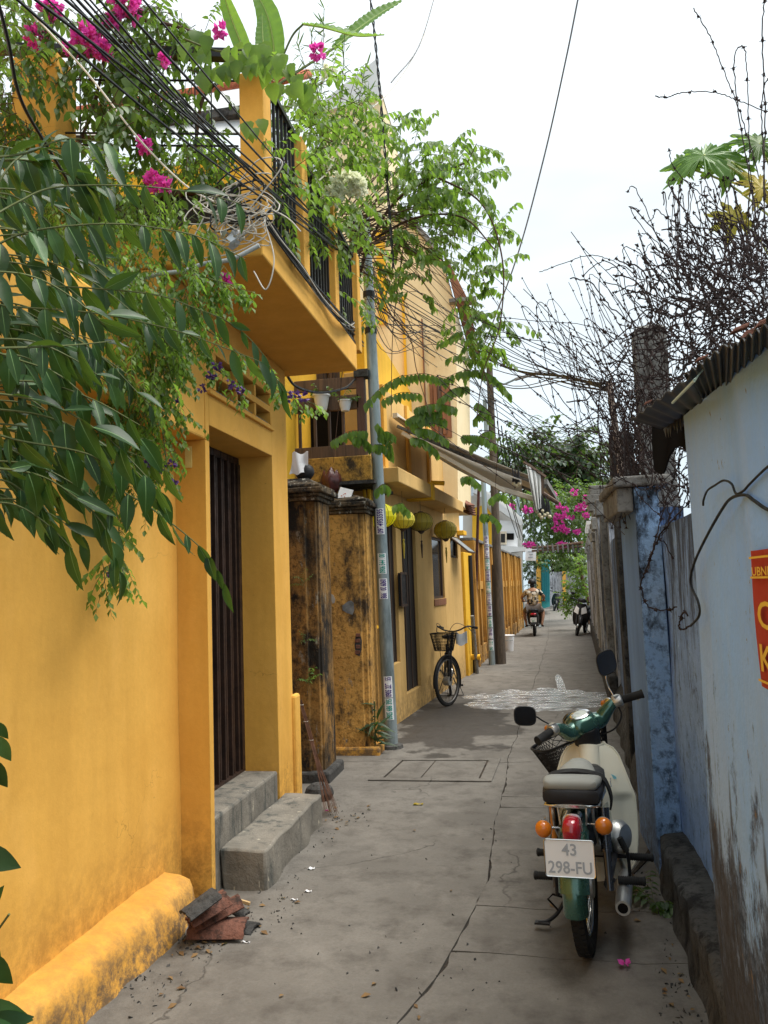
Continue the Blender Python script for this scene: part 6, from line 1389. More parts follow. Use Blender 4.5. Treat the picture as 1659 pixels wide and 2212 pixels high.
pel = jv((0, 0.10, 0.88), (0.165, 0.13)); ab = jv((0, 0.11, 1.05), (0.155, 0.115), pel); ch = jv((0, 0.14, 1.22), (0.175, 0.12), ab); nk0 = jv((0, 0.17, 1.36), (0.11, 0.085), ch); nk = jv((0, 0.19, 1.43), 0.055, nk0); hd0 = jv((0, 0.21, 1.50), 0.075, nk); hd1 = jv((0, 0.215, 1.58), (0.083, 0.095), hd0)
for s_ in (-1, 1):
    sh_ = jv((s_ * 0.17, 0.16, 1.335), 0.068, nk0); el = jv((s_ * 0.33, 0.33, 1.16), 0.047, sh_); wr = jv((s_ * 0.315, 0.60, 1.055), 0.031, el); hn = jv((s_ * 0.305, 0.72, 1.05), 0.036, wr)
    for k in range(4): f1 = jv((s_ * (0.275 + 0.024 * k), 0.795, 1.062), 0.011, hn); f2 = jv((s_ * (0.275 + 0.024 * k), 0.832, 1.035), 0.0095, f1); jv((s_ * (0.275 + 0.024 * k), 0.805, 1.012), 0.008, f2)
    t1 = jv((s_ * 0.262, 0.76, 1.03), 0.012, hn); jv((s_ * 0.25, 0.80, 1.01), 0.010, t1)
    hp_ = jv((s_ * 0.12, 0.14, 0.84), 0.105, pel); kn = jv((s_ * 0.27, 0.50, 0.74), 0.068, hp_); cf = jv((s_ * 0.27, 0.42, 0.55), 0.055, kn); an = jv((s_ * 0.235, 0.33, 0.36), 0.034, cf); he = jv((s_ * 0.235, 0.31, 0.31), 0.035, an); jv((s_ * 0.245, 0.47, 0.295), 0.028, he)
skin_fig('body', V, E_, Rr, skin, per)
camo = NM('camouflage_cloth').local(); cc = camo.mix(camo.noise(9, 3, 0.5, lo=0.50, hi=0.51), (0.02, 0.018, 0.016), (0.34, 0.26, 0.15)); cc = camo.mix(camo.noise(11, 3, 0.5, lo=0.56, hi=0.57, off=(4, 4, 4)), cc, (0.55, 0.50, 0.42)); camo.col(cc).set(rough=0.9); camo = camo.m
V = []; E_ = []; Rr = []
p0 = jv((0, 0.095, 0.88), (0.185, 0.15)); p1 = jv((0, 0.105, 1.05), (0.178, 0.138), p0); p2 = jv((0, 0.135, 1.22), (0.195, 0.14), p1); p3 = jv((0, 0.165, 1.36), (0.125, 0.098), p2)
for s_ in (-1, 1): a = jv((s_ * 0.17, 0.16, 1.335), 0.085, p3); jv((s_ * 0.285, 0.28, 1.21), 0.070, a)
skin_fig('shirt', V, E_, Rr, camo, per)
V = []; E_ = []; Rr = []
p0 = jv((0, 0.11, 0.86), (0.185, 0.145))
for s_ in (-1, 1): a = jv((s_ * 0.13, 0.15, 0.835), 0.118, p0); c = jv((s_ * 0.215, 0.36, 0.775), 0.095, a); jv((s_ * 0.262, 0.475, 0.738), 0.086, c)
skin_fig('shorts', V, E_, Rr, simple('grey_cloth', (0.17, 0.15, 0.14), 0.9, var=0.1), per)
b = MB(); b.sphere((0, 0.215, 1.60), (0.125, 0.145, 0.125), 20, 14); b.v = [(x, y, max(z, 1.555)) for x, y, z in b.v]; hm = b.build('helmet', black, per, smooth=60)
b = MB(); b.grid(lambda u, v: (0.11 * math.cos(math.pi * u), 0.30 + 0.09 * math.sin(math.pi * u) * v + 0.03, 1.60 - 0.01 * v), 12, 3, 0.006); b.build('visor', plast, hm)
b = MB(); b.sphere((0, 0.17, 1.50), (0.075, 0.06, 0.07), 12, 8); b.build('hair', black, per, smooth=True)
for s_ in (-1, 1): b = MB(); b.obox((s_ * 0.242, 0.40, 0.275), (0.045, 0, 0), (0, 0.125, 0), (0, 0, 0.012)); b.build('sandal', rubber, per, bevel=0.01)

# ---- bicycle: faces the camera, front wheel turned
Bc = G(969, 1525)
bc = thing('bicycle', 'old black bicycle with basket standing beside the mid house', 'bicycle', tuple(Bc), rot=(0, 0, 0), local=True)
hdg = D2R(176); R = 0.33
fwd = Vector((math.sin(hdg), math.cos(hdg), 0)); Mb_ = Matrix.Rotation(-hdg, 4, 'Z')
# local bike frame: y forward, origin at front wheel contact
def bx_(mb): return xf(mb, Mb_)
STR = D2R(-28); hp = Vector((0, -0.22, 0.85)); ax_ = Vector((0, -0.30, 0.95)).normalized(); M2 = Mb_ @ Matrix.Translation((0, 0.0, 0)) @ Matrix.Rotation(STR, 4, 'Z')
wheel(bc, (0, 0, R), R, 0.02, M2, spokes=32, rim=simple('dull_steel', (0.12, 0.115, 0.11), 0.5, 0.6, var=0.2)); wheel(bc, (0, -1.05, R), R, 0.02, Mb_, spokes=32, rim=MATS['dull_steel'])
b = MB(); fender(b, (0, 0, R), R + 0.025, 0.055, D2R(-10 + 0), D2R(200), side=0.02); xf(b, M2); b.build('front_mudguard', black, bc, smooth=50)
b = MB(); fender(b, (0, -1.05, R), R + 0.025, 0.055, D2R(60), D2R(215), side=0.02); xf(b, Mb_); b.build('rear_mudguard', black, bc, smooth=50)
b = MB(); b.tube([(-0.05, 0, R), (-0.045, -0.05, 0.70), (0, -0.13, 0.74)], 0.011, 7); b.tube([(0.05, 0, R), (0.045, -0.05, 0.70), (0, -0.13, 0.74)], 0.011, 7); b.tube([(0, -0.13, 0.70), (0, -0.2, 0.98)], 0.017, 8); xf(b, M2); b.build('fork', black, bc, smooth=50)
b = MB(); b.tube([(0, -0.17, 0.80), (0, -0.45, 0.52), (0, -0.62, 0.30)], 0.019, 8); b.tube([(0, -0.62, 0.30), (0, -0.72, 0.78)], 0.016, 8)
for s_ in (-1, 1): b.tube([(s_ * 0.01, -0.62, 0.30), (s_ * 0.06, -1.05, R)], 0.010, 6); b.tube([(s_ * 0.01, -0.70, 0.66), (s_ * 0.06, -1.05, R)], 0.009, 6)
xf(b, Mb_); b.build('frame', black, bc, smooth=50)
b = MB(); loft(b, [((0, -0.88, 0.86), 0.09, 0.03), ((0, -0.78, 0.87), 0.09, 0.03), ((0, -0.62, 0.87), 0.03, 0.02)]); b.tube([(0, -0.72, 0.78), (0, -0.75, 0.86)], 0.012, 6); xf(b, Mb_); b.build('saddle', rubber, bc, smooth=50)
b = MB(); b.tube(cr([(-0.27, -0.36, 1.02), (-0.24, -0.20, 1.05), (-0.12, -0.17, 1.0), (0, -0.19, 0.98), (0.12, -0.17, 1.0), (0.24, -0.20, 1.05), (0.27, -0.36, 1.02)], 5), 0.011, 8); xf(b, M2); b.build('handlebar', MATS['dull_steel'], bc, smooth=50)
for s_ in (-1, 1):
    b = MB(); b.tube([(s_ * 0.26, -0.28, 1.035), (s_ * 0.272, -0.40, 1.015)], 0.018, 8); xf(b, M2); b.build('hand_grip', rubber, bc, smooth=50)
    b = MB(); b.tube([(s_ * 0.25, -0.2, 1.03), (s_ * 0.28, -0.24, 0.97), (s_ * 0.29, -0.33, 0.95)], 0.006, 6); b.tube(cr([(s_ * 0.25, -0.2, 1.03), (s_ * 0.15, -0.05, 1.10), (s_ * 0.04, -0.05, 1.0), (0.0, -0.1, 0.85)], 5), 0.004, 5); xf(b, M2); b.build('brake_lever', MATS['dull_steel'], bc)
b = MB()
def bb_(u, v):
    w0, d0, w1, d1 = 0.12, 0.08, 0.17, 0.12; w_ = w0 + (w1 - w0) * v; d = d0 + (d1 - d0) * v; a = 2 * math.pi * u; ca, sa = math.cos(a), math.sin(a)
    return Vector((w_ * math.copysign(abs(ca) ** .5, ca), 0.06 + d * math.copysign(abs(sa) ** .5, sa), 0.74 + 0.23 * v))
for i in range(56): b.tube([bb_(i / 56, 0), bb_(i / 56, 1)], 0.003, 4)
for j in range(7): b.tube([bb_(i / 32, j / 6) for i in range(32)], 0.003 if j < 6 else 0.008, 4, closed=True)
for i in range(8): b.tube([(-0.1 + i * 0.028, -0.01, 0.745), (-0.1 + i * 0.028, 0.13, 0.745)], 0.003, 4)
b.tube([(-0.07, 0.05, 0.74), (-0.05, 0, R)], 0.004, 5); b.tube([(0.07, 0.05, 0.74), (0.05, 0, R)], 0.004, 5); xf(b, M2); b.build('basket', black, bc)
b = MB(); b.lathe([(0.01, -0.02), (0.09, -0.012), (0.09, 0.012), (0.01, 0.02)], (0.05, -0.62, 0.30), axis=(1, 0, 0), k=20); b.tube([(0.06, -0.62, 0.30), (0.10, -0.5, 0.42)], 0.009, 6); b.tube([(-0.06, -0.62, 0.30), (-0.10, -0.74, 0.18)], 0.009, 6); xf(b, Mb_); b.build('crank', MATS['dull_steel'], bc)
for s_, y, z in ((1, -0.5, 0.42), (-1, -0.74, 0.18)): b = MB(); b.obox((s_ * 0.15, y, z), (0.045, 0, 0), (0, 0.04, 0), (0, 0, 0.012)); xf(b, Mb_); b.build('pedal', rubber, bc, bevel=0.004)
b = MB(); b.tube([(-0.06, -1.05, R), (-0.19, -0.95, 0.01), (0.19, -0.95, 0.01), (0.06, -1.05, R)], 0.008, 6); xf(b, Mb_); b.build('stand', black, bc, smooth=50)
b = MB(); b.grid(lambda u, v: (-0.02 - 0.15 * u, -0.24 + 0.05 * math.sin(u * 5), 0.80 + 0.16 * v + 0.02 * math.sin(u * 8)), 8, 6, 0.01); xf(b, M2)
o = b.build('plastic_bag', white, None, smooth=60); o.location = Bc; tag(o, 'crumpled pale plastic bag hanging from the bicycle handlebar', 'bag')
# ================================================================== vegetation
def plant(nm, label, cat, at_, group=None): return thing(nm, label, cat, tuple(at_), group=group)
def blob(Lv, st, cx, cy, rx, ry, Y, dY, n, leaf, ln, nn=7, bias=(0, 0, -0.3), grav=0.6, org=None, droop=0.6, r=0.003, out=0.9):
    for i in range(n):
        a = U(0, 2 * math.pi); q_ = math.sqrt(random.random()); p = PY(cx + rx * q_ * math.cos(a), cy + ry * q_ * math.sin(a), Y + U(-dY, dY))
        d = Vector((U(-1, 1), U(-1, 1), U(-0.6, 0.8)))
        if org is not None: d = d * 0.6 + (p - org).normalized()
        spray(Lv, st, p, d + Vector(bias), ln * U(0.6, 1.2), nn, leaf, grav, r, out, 0.15, droop)
def cluster(Lf, px, py, Y, rpx, n, size):
    c = PY(px, py, Y); r = rpx / 1690 * Y; Lf.c.append(Leaves(Lf.t))
    for i in range(n):
        d = rv().normalized(); p = c + Vector((d.x, d.y, d.z * 0.8)) * r * U(0.3, 1)
        for k in range(3): a = rv().normalized(); Lf.add(p, d + a * 0.9, d, size * U(0.7, 1.2))

# ---- glossy shrub in the left foreground
fg = plant('glossy_shrub', 'glossy dark green shrub with large drooping leaves hanging in from the left', 'shrub', PY(-60, 700, 2.0))
fgl = []
def fg_branch(pts, y0, y1, step=0.042, big=1.0, r=0.0035):
    P = cr([PY(x, y, y0 + (y1 - y0) * i / (len(pts) - 1)) for i, (x, y) in enumerate(pts)], 8)
    b = MB(); b.tube(P, [r * (1 - 0.6 * i / len(P)) for i in range(len(P))], 5); b.build('branch', stemg, fg, smooth=50)
    acc = 0; sg = 1
    for a, c in zip(P, P[1:]):
        acc += (c - a).length
        if acc > step:
            acc = 0; sg = -sg; d = (c - a).normalized()
            side = Vector((U(-0.3, 0.3), sg * 0.8, 0)); dirn = d * U(0.1, 0.6) + Vector((0.12, 0, -1)) * U(0.7, 1.2) + side * U(0.2, 0.6)
            if random.random() < 0.13: dirn = d + Vector((0, sg * 0.3, U(0, 0.5)))
            fgl.append((c, dirn, Vector((U(-0.6, 1.0), -1.0 * U(0.2, 1), U(-0.1, 0.9))), big * U(0.06, 0.13)))
for pts, a, c in (
    ([(-30, 540), (53, 503), (160, 487), (267, 484), (373, 498), (442, 516), (530, 560)], 1.8, 2.2),
    ([(-20, 470), (40, 436), (107, 407), (213, 400), (325, 404), (442, 420), (520, 440)], 1.7, 2.1),
    ([(-20, 618), (27, 618), (160, 620), (333, 636), (420, 665), (496, 697), (560, 755), (612, 845)], 1.9, 2.6),
    ([(-20, 655), (40, 663), (212, 677), (376, 713), (480, 749), (560, 780)], 1.8, 2.3),
    ([(-20, 752), (80, 749), (160, 745), (240, 737)], 1.6, 1.9), ([(-10, 760), (40, 777), (132, 813), (220, 893), (256, 933), (332, 953)], 1.7, 2.1),
    ([(-20, 910), (0, 915), (100, 929), (280, 977), (365, 1020)], 1.7, 2.2), ([(0, 940), (48, 953), (200, 985), (250, 1050), (330, 1100), (440, 1190), (490, 1270)], 1.7, 2.3),
    ([(-20, 1010), (60, 1020), (130, 1050), (220, 1130), (262, 1250)], 1.6, 2.0), ([(-20, 340), (60, 330), (140, 300), (240, 310)], 1.7, 1.9),
    ([(-20, 420), (30, 350), (90, 320), (170, 350), (250, 330)], 1.8, 2.1)): fg_branch(pts, a, c)
for i in range(52):
    y = 330 + 770 * (i / 51) + U(-20, 20); L_ = U(140, 330) * (1.15 if 450 < y < 900 else 0.85); s_ = U(0.05, 0.45); Yc = U(1.7, 2.5)
    fg_branch([(-60, y), (-60 + L_ * 0.45, y + L_ * s_ * 0.3 - 15), (-60 + L_ * 0.8, y + L_ * s_ * 0.7), (-60 + L_ * 1.1, y + L_ * s_ * 1.3 + 20)], Yc, Yc + 0.2, 0.036)
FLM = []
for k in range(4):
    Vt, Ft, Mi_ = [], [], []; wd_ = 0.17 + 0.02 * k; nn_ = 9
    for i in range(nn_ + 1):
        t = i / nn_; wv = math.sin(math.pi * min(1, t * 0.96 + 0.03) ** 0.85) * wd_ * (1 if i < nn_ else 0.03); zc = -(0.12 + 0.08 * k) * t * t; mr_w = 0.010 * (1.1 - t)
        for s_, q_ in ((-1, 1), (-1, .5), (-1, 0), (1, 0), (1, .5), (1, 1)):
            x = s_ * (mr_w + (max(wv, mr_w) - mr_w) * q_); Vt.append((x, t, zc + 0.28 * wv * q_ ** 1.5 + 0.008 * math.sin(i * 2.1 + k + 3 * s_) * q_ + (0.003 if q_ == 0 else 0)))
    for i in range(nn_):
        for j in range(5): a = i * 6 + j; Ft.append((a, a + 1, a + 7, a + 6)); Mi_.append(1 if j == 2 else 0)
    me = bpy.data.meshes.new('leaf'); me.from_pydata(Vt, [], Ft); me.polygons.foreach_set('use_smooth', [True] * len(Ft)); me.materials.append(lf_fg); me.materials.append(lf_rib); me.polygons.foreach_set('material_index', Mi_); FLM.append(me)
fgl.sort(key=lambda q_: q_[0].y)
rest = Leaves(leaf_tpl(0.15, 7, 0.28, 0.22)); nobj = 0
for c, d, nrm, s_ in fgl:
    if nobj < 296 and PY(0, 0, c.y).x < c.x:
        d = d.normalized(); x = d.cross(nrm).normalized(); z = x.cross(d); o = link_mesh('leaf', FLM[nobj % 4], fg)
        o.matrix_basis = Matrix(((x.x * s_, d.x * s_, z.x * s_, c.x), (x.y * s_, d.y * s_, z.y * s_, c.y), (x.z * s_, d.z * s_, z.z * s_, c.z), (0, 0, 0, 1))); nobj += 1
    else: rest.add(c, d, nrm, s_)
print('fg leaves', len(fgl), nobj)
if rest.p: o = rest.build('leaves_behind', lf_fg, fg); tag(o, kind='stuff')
# low plant at the left picture edge
ep = plant('edge_plant', 'few dark glossy leaves poking in at the lower left picture edge', 'plant', PY(-30, 2000, 1.7))
Lv = Leaves(leaf_tpl(0.26, 7, 0.25, 0.2)); st = MB()
for x, y, dx, dz, s_ in ((-8, 1560, 0.5, -0.8, 0.05), (-6, 1590, 0.4, -0.9, 0.07), (-20, 1640, 0.5, -1.0, 0.08), (-50, 1840, 1, -0.35, 0.11), (-30, 1975, 0.4, 0.8, 0.07), (-35, 2060, 0.7, -0.8, 0.10), (-40, 2020, 0.5, -1, 0.09), (-60, 2190, 1, -0.1, 0.14), (-40, 2230, 1, 0.3, 0.12)):
    Lv.add(PY(x, y, 1.75), (dx, 0.1, dz), (0.1, -1, 0.5), s_)
st.tube([PY(-40, 2230, 1.8), PY(-5, 2010, 1.76), PY(20, 1975, 1.74)], 0.003, 5); Lv.build('leaves', lf_fg, ep); st.build('stem', stemg, ep)

# ---- fine creeper with purple flowers hanging over the doorway
cp = plant('flowering_creeper', 'fine leaved creeper with purple flowers trailing over the yellow doorway', 'climber', PY(300, 550, 3.3))
Lv = Leaves(T_SM); st = MB(); Fl = Blooms(T_PET)
for (cx, cy, rx, ry, n, Y, dy) in ((120, 480, 150, 60, 60, 3.3, 0.25), (330, 470, 130, 60, 55, 3.35, 0.2), (180, 600, 160, 90, 90, 3.2, 0.3), (330, 640, 110, 90, 90, 3.2, 0.3), (370, 685, 65, 60, 34, 3.3, 0.25), (300, 760, 90, 80, 80, 3.2, 0.3), (180, 720, 120, 90, 50, 3.2, 0.3), (310, 850, 65, 70, 42, 3.3, 0.2), (385, 765, 40, 35, 8, 3.4, 0.2), (310, 950, 50, 60, 34, 3.35, 0.2), (250, 900, 60, 80, 34, 3.3, 0.2), (120, 430, 140, 60, 46, 3.4, 0.2), (440, 590, 50, 50, 22, 3.2, 0.1), (210, 420, 200, 50, 60, 3.5, 0.2), (280, 1020, 40, 60, 14, 3.3, .2), (240, 1180, 30, 60, 12, 3.1, .2)):
    blob(Lv, st, cx, cy, rx, ry, Y, dy, n, 0.036, 0.22, 8, (0.2, -0.1, -0.9), 1.0, r=0.0018)
for pts in (([(250, 600), (380, 700), (470, 790), (520, 850)]), ([(430, 700), (540, 780), (610, 840), (670, 870)]), ([(230, 560), (300, 700), (340, 860), (360, 1000)]), ([(200, 1000), (255, 1120), (245, 1240)]), ([(380, 560), (450, 600), (500, 615), (530, 632)])):
    P = cr([PY(x, y, 3.2) for x, y in pts], 10); st.tube(P, 0.003, 5)
    for p in P[::2]:
        for k in range(2): spray(Lv, st, p, (U(-.5, 1), U(-1, 1), U(-1, 0.3)), 0.08, 4, 0.034, 0.8, 0.0015)
for (x, y, r) in ((635, 850, 12), (655, 858, 12), (620, 862, 8), (470, 790, 10), (497, 830, 10), (522, 845, 9), (455, 812, 9), (322, 1003, 10), (350, 1015, 9), (372, 1001, 7), (375, 1042, 7), (438, 838, 9), (383, 870, 8), (240, 1240, 6)): cluster(Fl, x, y, 3.16, r * 0.8, 10, 0.017)
Lv.build('foliage', lf_light, cp); st.build('stems', stemg, cp); Fl.build('flower_cluster', purple, cp)

# ---- bougainvillea and vines on the terrace
bo = plant('bougainvillea', 'bougainvillea with magenta blooms sprawling over the terrace top left', 'climber', PY(200, 300, 3.8))
Lv = Leaves(T_OV); st = MB(); Fl = Blooms(T_PET)
for (cx, cy, rx, ry, n, Y, dy, lf) in ((40, 40, 90, 70, 46, 3.6, 0.3, 0.055), (160, 90, 110, 80, 60, 3.7, 0.3, 0.055), (290, 60, 90, 60, 46, 3.8, 0.3, 0.055), (250, 190, 90, 60, 34, 3.6, 0.2, 0.06), (20, 160, 40, 70, 30, 3.4, 0.2, 0.055), (370, 170, 60, 60, 24, 3.7, 0.2, 0.06), (280, 260, 60, 60, 24, 3.5, 0.2, 0.06), (400, 330, 60, 50, 26, 3.8, 0.3, 0.05), (470, 370, 50, 40, 16, 3.9, 0.3, 0.05), (340, 30, 60, 40, 24, 3.8, 0.3, 0.05), (100, 330, 120, 50, 40, 3.4, 0.2, 0.05), (20, 260, 50, 60, 26, 3.4, 0.1, 0.05), (400, 80, 50, 40, 18, 3.8, 0.2, 0.05)):
    blob(Lv, st, cx, cy, rx, ry, Y, dy, n, lf, 0.28, 7, (0, 0, -0.4), 0.8, r=0.0022)
for (x, y, r, n) in ((80, 82, 30, 70), (110, 20, 30, 60), (190, 85, 42, 120), (222, 105, 26, 60), (268, 8, 52, 120), (355, 130, 10, 14), (475, 64, 15, 20), (685, 112, 15, 20), (312, 315, 17, 26), (335, 390, 24, 40), (355, 400, 12, 16), (484, 606, 10, 14), (240, 45, 18, 30), (155, 105, 20, 30)): cluster(Fl, x, y, 3.45 if x < 400 else 3.5, r * 0.8, n, 0.032)
for pts in (([(60, 450), (160, 330), (215, 180), (230, 60)]), ([(230, 360), (215, 240), (300, 110)]), ([(420, 330), (440, 210), (500, 160)]), ([(120, 120), (250, 90), (400, 110)]), ([(280, 40), (360, 52), (420, 70)])): st.tube(cr([PY(x, y, 3.75) for x, y in pts], 8), 0.009, 6)
Lv.build('foliage', lf_mid, bo); st.build('stems', stemb, bo); Fl.build('flower_cluster', pink, bo)
hv = plant('heart_leaf_vine', 'vine with large heart shaped leaves draped on the terrace top rail', 'climber', PY(520, 130, 3.5))
Lv = Leaves(T_HEART); st = MB()
for (cx, cy, rx, ry, n) in ((425, 90, 30, 30, 10), (500, 125, 60, 30, 16), (560, 120, 45, 30, 18), (600, 150, 40, 35, 14), (470, 130, 40, 30, 8), (280, 215, 30, 55, 12), (265, 180, 20, 40, 8), (330, 160, 30, 30, 6), (540, 270, 25, 20, 4), (640, 180, 30, 40, 10)):
    for i in range(n): p = PY(cx + U(-rx, rx), cy + U(-ry, ry), 3.5 + U(-0.08, 0.12)); Lv.add(p, (U(-0.4, 0.4), U(-0.4, 0.1), -1), (U(-0.5, 0.5), -1, U(0, 0.6)), U(0.06, 0.10))
st.tube(cr([PY(400, 85, 3.5), PY(470, 110, 3.5), PY(540, 108, 3.5), PY(600, 130, 3.6), PY(650, 170, 3.7)], 6), 0.005, 6); Lv.build('foliage', lf_light, hv); st.build('stem', stemg, hv)
wc_ = plant('white_bougainvillea', 'pale leaved climber with creamy white blooms right of the balcony posts', 'climber', PY(720, 300, 5.2))
Lv = Leaves(T_OV); st = MB(); Fl = Blooms(T_PET)
for (cx, cy, rx, ry, n, Y, dy) in ((650, 210, 50, 60, 36, 4.6, 0.4), (720, 230, 60, 90, 80, 5.2, 0.5), (680, 320, 50, 70, 60, 4.9, 0.4), (760, 330, 50, 70, 60, 5.4, 0.5), (730, 420, 60, 60, 60, 5.4, 0.5), (640, 400, 30, 70, 32, 4.5, 0.2), (690, 490, 50, 60, 40, 5.2, 0.4), (790, 260, 40, 50, 26, 5.6, 0.4), (760, 500, 50, 50, 34, 6.0, 0.4), (790, 600, 30, 70, 24, 6.8, 0.3), (600, 430, 20, 60, 22, 4.0, 0.08), (592, 340, 20, 50, 18, 3.8, 0.06), (650, 470, 22, 50, 26, 4.6, 0.08), (705, 580, 18, 50, 22, 5.4, 0.08), (745, 640, 15, 40, 14, 6.1, 0.08)):
    blob(Lv, st, cx, cy, rx, ry, Y, dy, int(n * 0.62), 0.055, 0.34, 8, (0, 0, -0.2), 0.8, r=0.0025)
for (x, y, r, n) in ((748, 395, 32, 130), (718, 425, 22, 70), (775, 402, 20, 60), (682, 235, 16, 40), (712, 160, 14, 30), (700, 345, 12, 20)): cluster(Fl, x, y, 4.9, r * 0.85, n, 0.042)
Lv.build('foliage', lf_light, wc_); st.build('stems', stemb, wc_); Fl.build('flower_cluster', wht_fl, wc_)
bm = plant('bamboo_spray', 'wispy bamboo spray with thin leaves against the sky', 'bamboo', PY(740, 200, 5.5)); Lv = Leaves(leaf_tpl(0.06, 3, 0.2, 0.2)); st = MB()
for (x, y, x2, y2) in ((690, 330, 672, 75), (720, 320, 745, 60), (740, 330, 790, 140), (700, 300, 640, 90), (760, 330, 800, 190), (680, 320, 700, 20)):
    P = cr([PY(x, y, 5.5), PY((x + x2) / 2 + 6, (y + y2) / 2, 5.5), PY(x2, y2, 5.5)], 10); st.tube(P, 0.003, 4)
    for p in P[4:]:
        for k in range(3): Lv.add(p + rv(0.01), (U(-1, 1), U(-1, 1), U(-0.5, 1)), rv(), U(0.06, 0.12))
Lv.build('foliage', lf_mid, bm); st.build('canes', stemg, bm)
# ---- banana plant behind the terrace
ba = plant('banana_plant', 'banana plant with broad light green blades above the terrace', 'banana plant', PY(560, 200, 5.6))
def blade(pts, wpx, Y0, Y1, up=(0, -1, 0.4)):
    P = cr([PY(x, y, Y0 + (Y1 - Y0) * i / (len(pts) - 1)) for i, (x, y) in enumerate(pts)], 10); n = len(P) - 1; W_ = wpx / 1690 * Y0
    def f(u, v):
        i = min(n - 1, int(u * n)); t = u * n - i; p = P[i].lerp(P[i + 1], t); d = (P[i + 1] - P[i]).normalized(); s_ = d.cross(Vector(up)).normalized(); nn = s_.cross(d)
        wd = W_ * (math.sin(math.pi * min(1, 0.04 + u * 0.955)) ** 0.55); q_ = 2 * v - 1; return p + s_ * q_ * wd + nn * (abs(q_) * wd * 0.35) + nn * 0.006 * math.sin(u * 90) * abs(q_)
    b = MB(); b.grid(f, 40, 8); o = b.build('blade', lf_ban, ba, smooth=60); b = MB(); b.tube(P, [0.010 * (1 - 0.8 * i / n) for i in range(n + 1)], 6); b.build('midrib', simple('pale_midrib', (0.35, 0.45, 0.15), 0.5, var=0) if 'pale_midrib' not in MATS else MATS['pale_midrib'], o)
blade([(550, 210), (530, 120), (500, 40), (478, -30)], 20, 5.6, 5.2); blade([(570, 200), (592, 130), (580, 40), (545, -30)], 30, 5.6, 5.3); blade([(568, 190), (572, 130), (568, 80), (566, 30)], 19, 5.3, 5.3)
blade([(655, 52), (700, 60), (770, 78), (830, 76)], 20, 5.6, 5.3, (0.2, -0.6, 0.8)); blade([(720, 105), (775, 62), (820, 30), (868, 2)], 20, 6.0, 6.2)
b = MB(); b.tube(cr([PY(560, 700, 5.6), PY(558, 400, 5.6), PY(560, 200, 5.6)], 6), 0.06, 10); b.tube(cr([PY(600, 150, 5.6), PY(630, 80, 5.6), PY(655, 52, 5.6)], 6), 0.008, 6); b.tube(cr([PY(575, 200, 5.6), PY(650, 150, 5.8), PY(720, 105, 6.0)], 6), 0.01, 6); b.build('stem', stemg, ba, smooth=50)

# ---- overhanging tree in the middle
tr = plant('overhanging_tree', 'light green tree arching over the alley above the lanterns and awning', 'tree', PY(780, 700, 7.8))
Lv = Leaves(T_OV); st = MB()
for (cx, cy, rx, ry, n, Y, dy) in ((860, 290, 35, 40, 20, 7.0, 0.5), (900, 350, 60, 55, 60, 7.2, 0.6), (960, 370, 60, 60, 50, 7.4, 0.6), (1020, 330, 30, 40, 12, 7.6, 0.4), (1030, 410, 45, 60, 34, 7.6, 0.6), (930, 430, 70, 40, 46, 7.3, 0.5), (1080, 485, 32, 35, 14, 7.9, 0.4), (1040, 520, 50, 45, 28, 7.8, 0.5), (960, 520, 45, 50, 26, 7.5, 0.5), (920, 590, 40, 50, 22, 7.4, 0.5), (860, 480, 50, 60, 22, 7.2, 0.5), (1060, 620, 50, 45, 24, 7.9, 0.4), (1090, 585, 20, 20, 6, 7.9, 0.3), (1000, 660, 40, 25, 10, 7.7, 0.4), (1075, 690, 38, 40, 22, 7.9, 0.4), (1050, 760, 42, 40, 26, 7.9, 0.4), (1020, 720, 30, 20, 8, 7.8, 0.3), (830, 360, 40, 50, 16, 6.8, 0.4), (1000, 470, 60, 40, 22, 7.6, 0.4), (850, 560, 40, 50, 12, 7.2, 0.3)):
    blob(Lv, st, cx - 14, cy, rx * 0.9, ry, Y, dy, int(n * 0.58), 0.085, 0.36, 8, (0.05, 0, 0.1), 1.0, droop=1.1, r=0.0028)
# pendulous sprays with hanging leaf pairs
for (x, y, x2, y2, n) in ((790, 870, 870, 810, 9), (870, 812, 960, 818, 10), (960, 818, 1040, 800, 9), (1040, 800, 1100, 850, 7), (828, 862, 905, 850, 9), (890, 915, 960, 905, 9), (900, 925, 965, 950, 8), (880, 905, 950, 890, 7), (900, 880, 985, 880, 8), (950, 860, 1010, 835, 7), (1000, 940, 1070, 960, 7), (1020, 960, 1062, 930, 5), (765, 945, 800, 960, 6), (815, 915, 845, 970, 8), (820, 940, 850, 940, 7), (810, 960, 845, 980, 7), (720, 950, 790, 930, 5), (1000, 1030, 1035, 1045, 4), (1040, 1110, 1080, 1130, 4), (1060, 1075, 1090, 1070, 3), (890, 945, 945, 975, 7), (815, 1055, 840, 1052, 3), (855, 1090, 880, 1100, 3), (1030, 870, 1060, 905, 5), (1025, 905, 1055, 890, 5)):
    Yq = 7.2 + (x - 780) * 0.0022; P = cr([PY(x, y, Yq), PY((x + x2) / 2, (y + y2) / 2 - 8, Yq + 0.1), PY(x2, y2, Yq + 0.2)], n); st.tube(P, 0.003, 4)
    for p in P[::2] if n > 8 else P:
        for sg in (-1, 1): Lv.add(p, Vector((U(-0.25, 0.25), sg * U(0.2, 0.7), -1)), Vector((U(-0.5, 0.5), -1, 0.3)), U(0.08, 0.115))
for i in range(70):    # bare brown twigs
    x, y = 745 + U(-15, 25), 520 + U(-70, 60); x2, y2 = x + U(90, 320), y + U(-150, 220); P = cr([PY(x, y, 6.9), PY((x + x2) / 2, (y + y2) / 2 - U(10, 70), 7.2), PY(x2, y2, 7.5)], 8); st.tube(P, [0.006 * (1 - 0.8 * k / len(P)) for k in range(len(P))], 4)
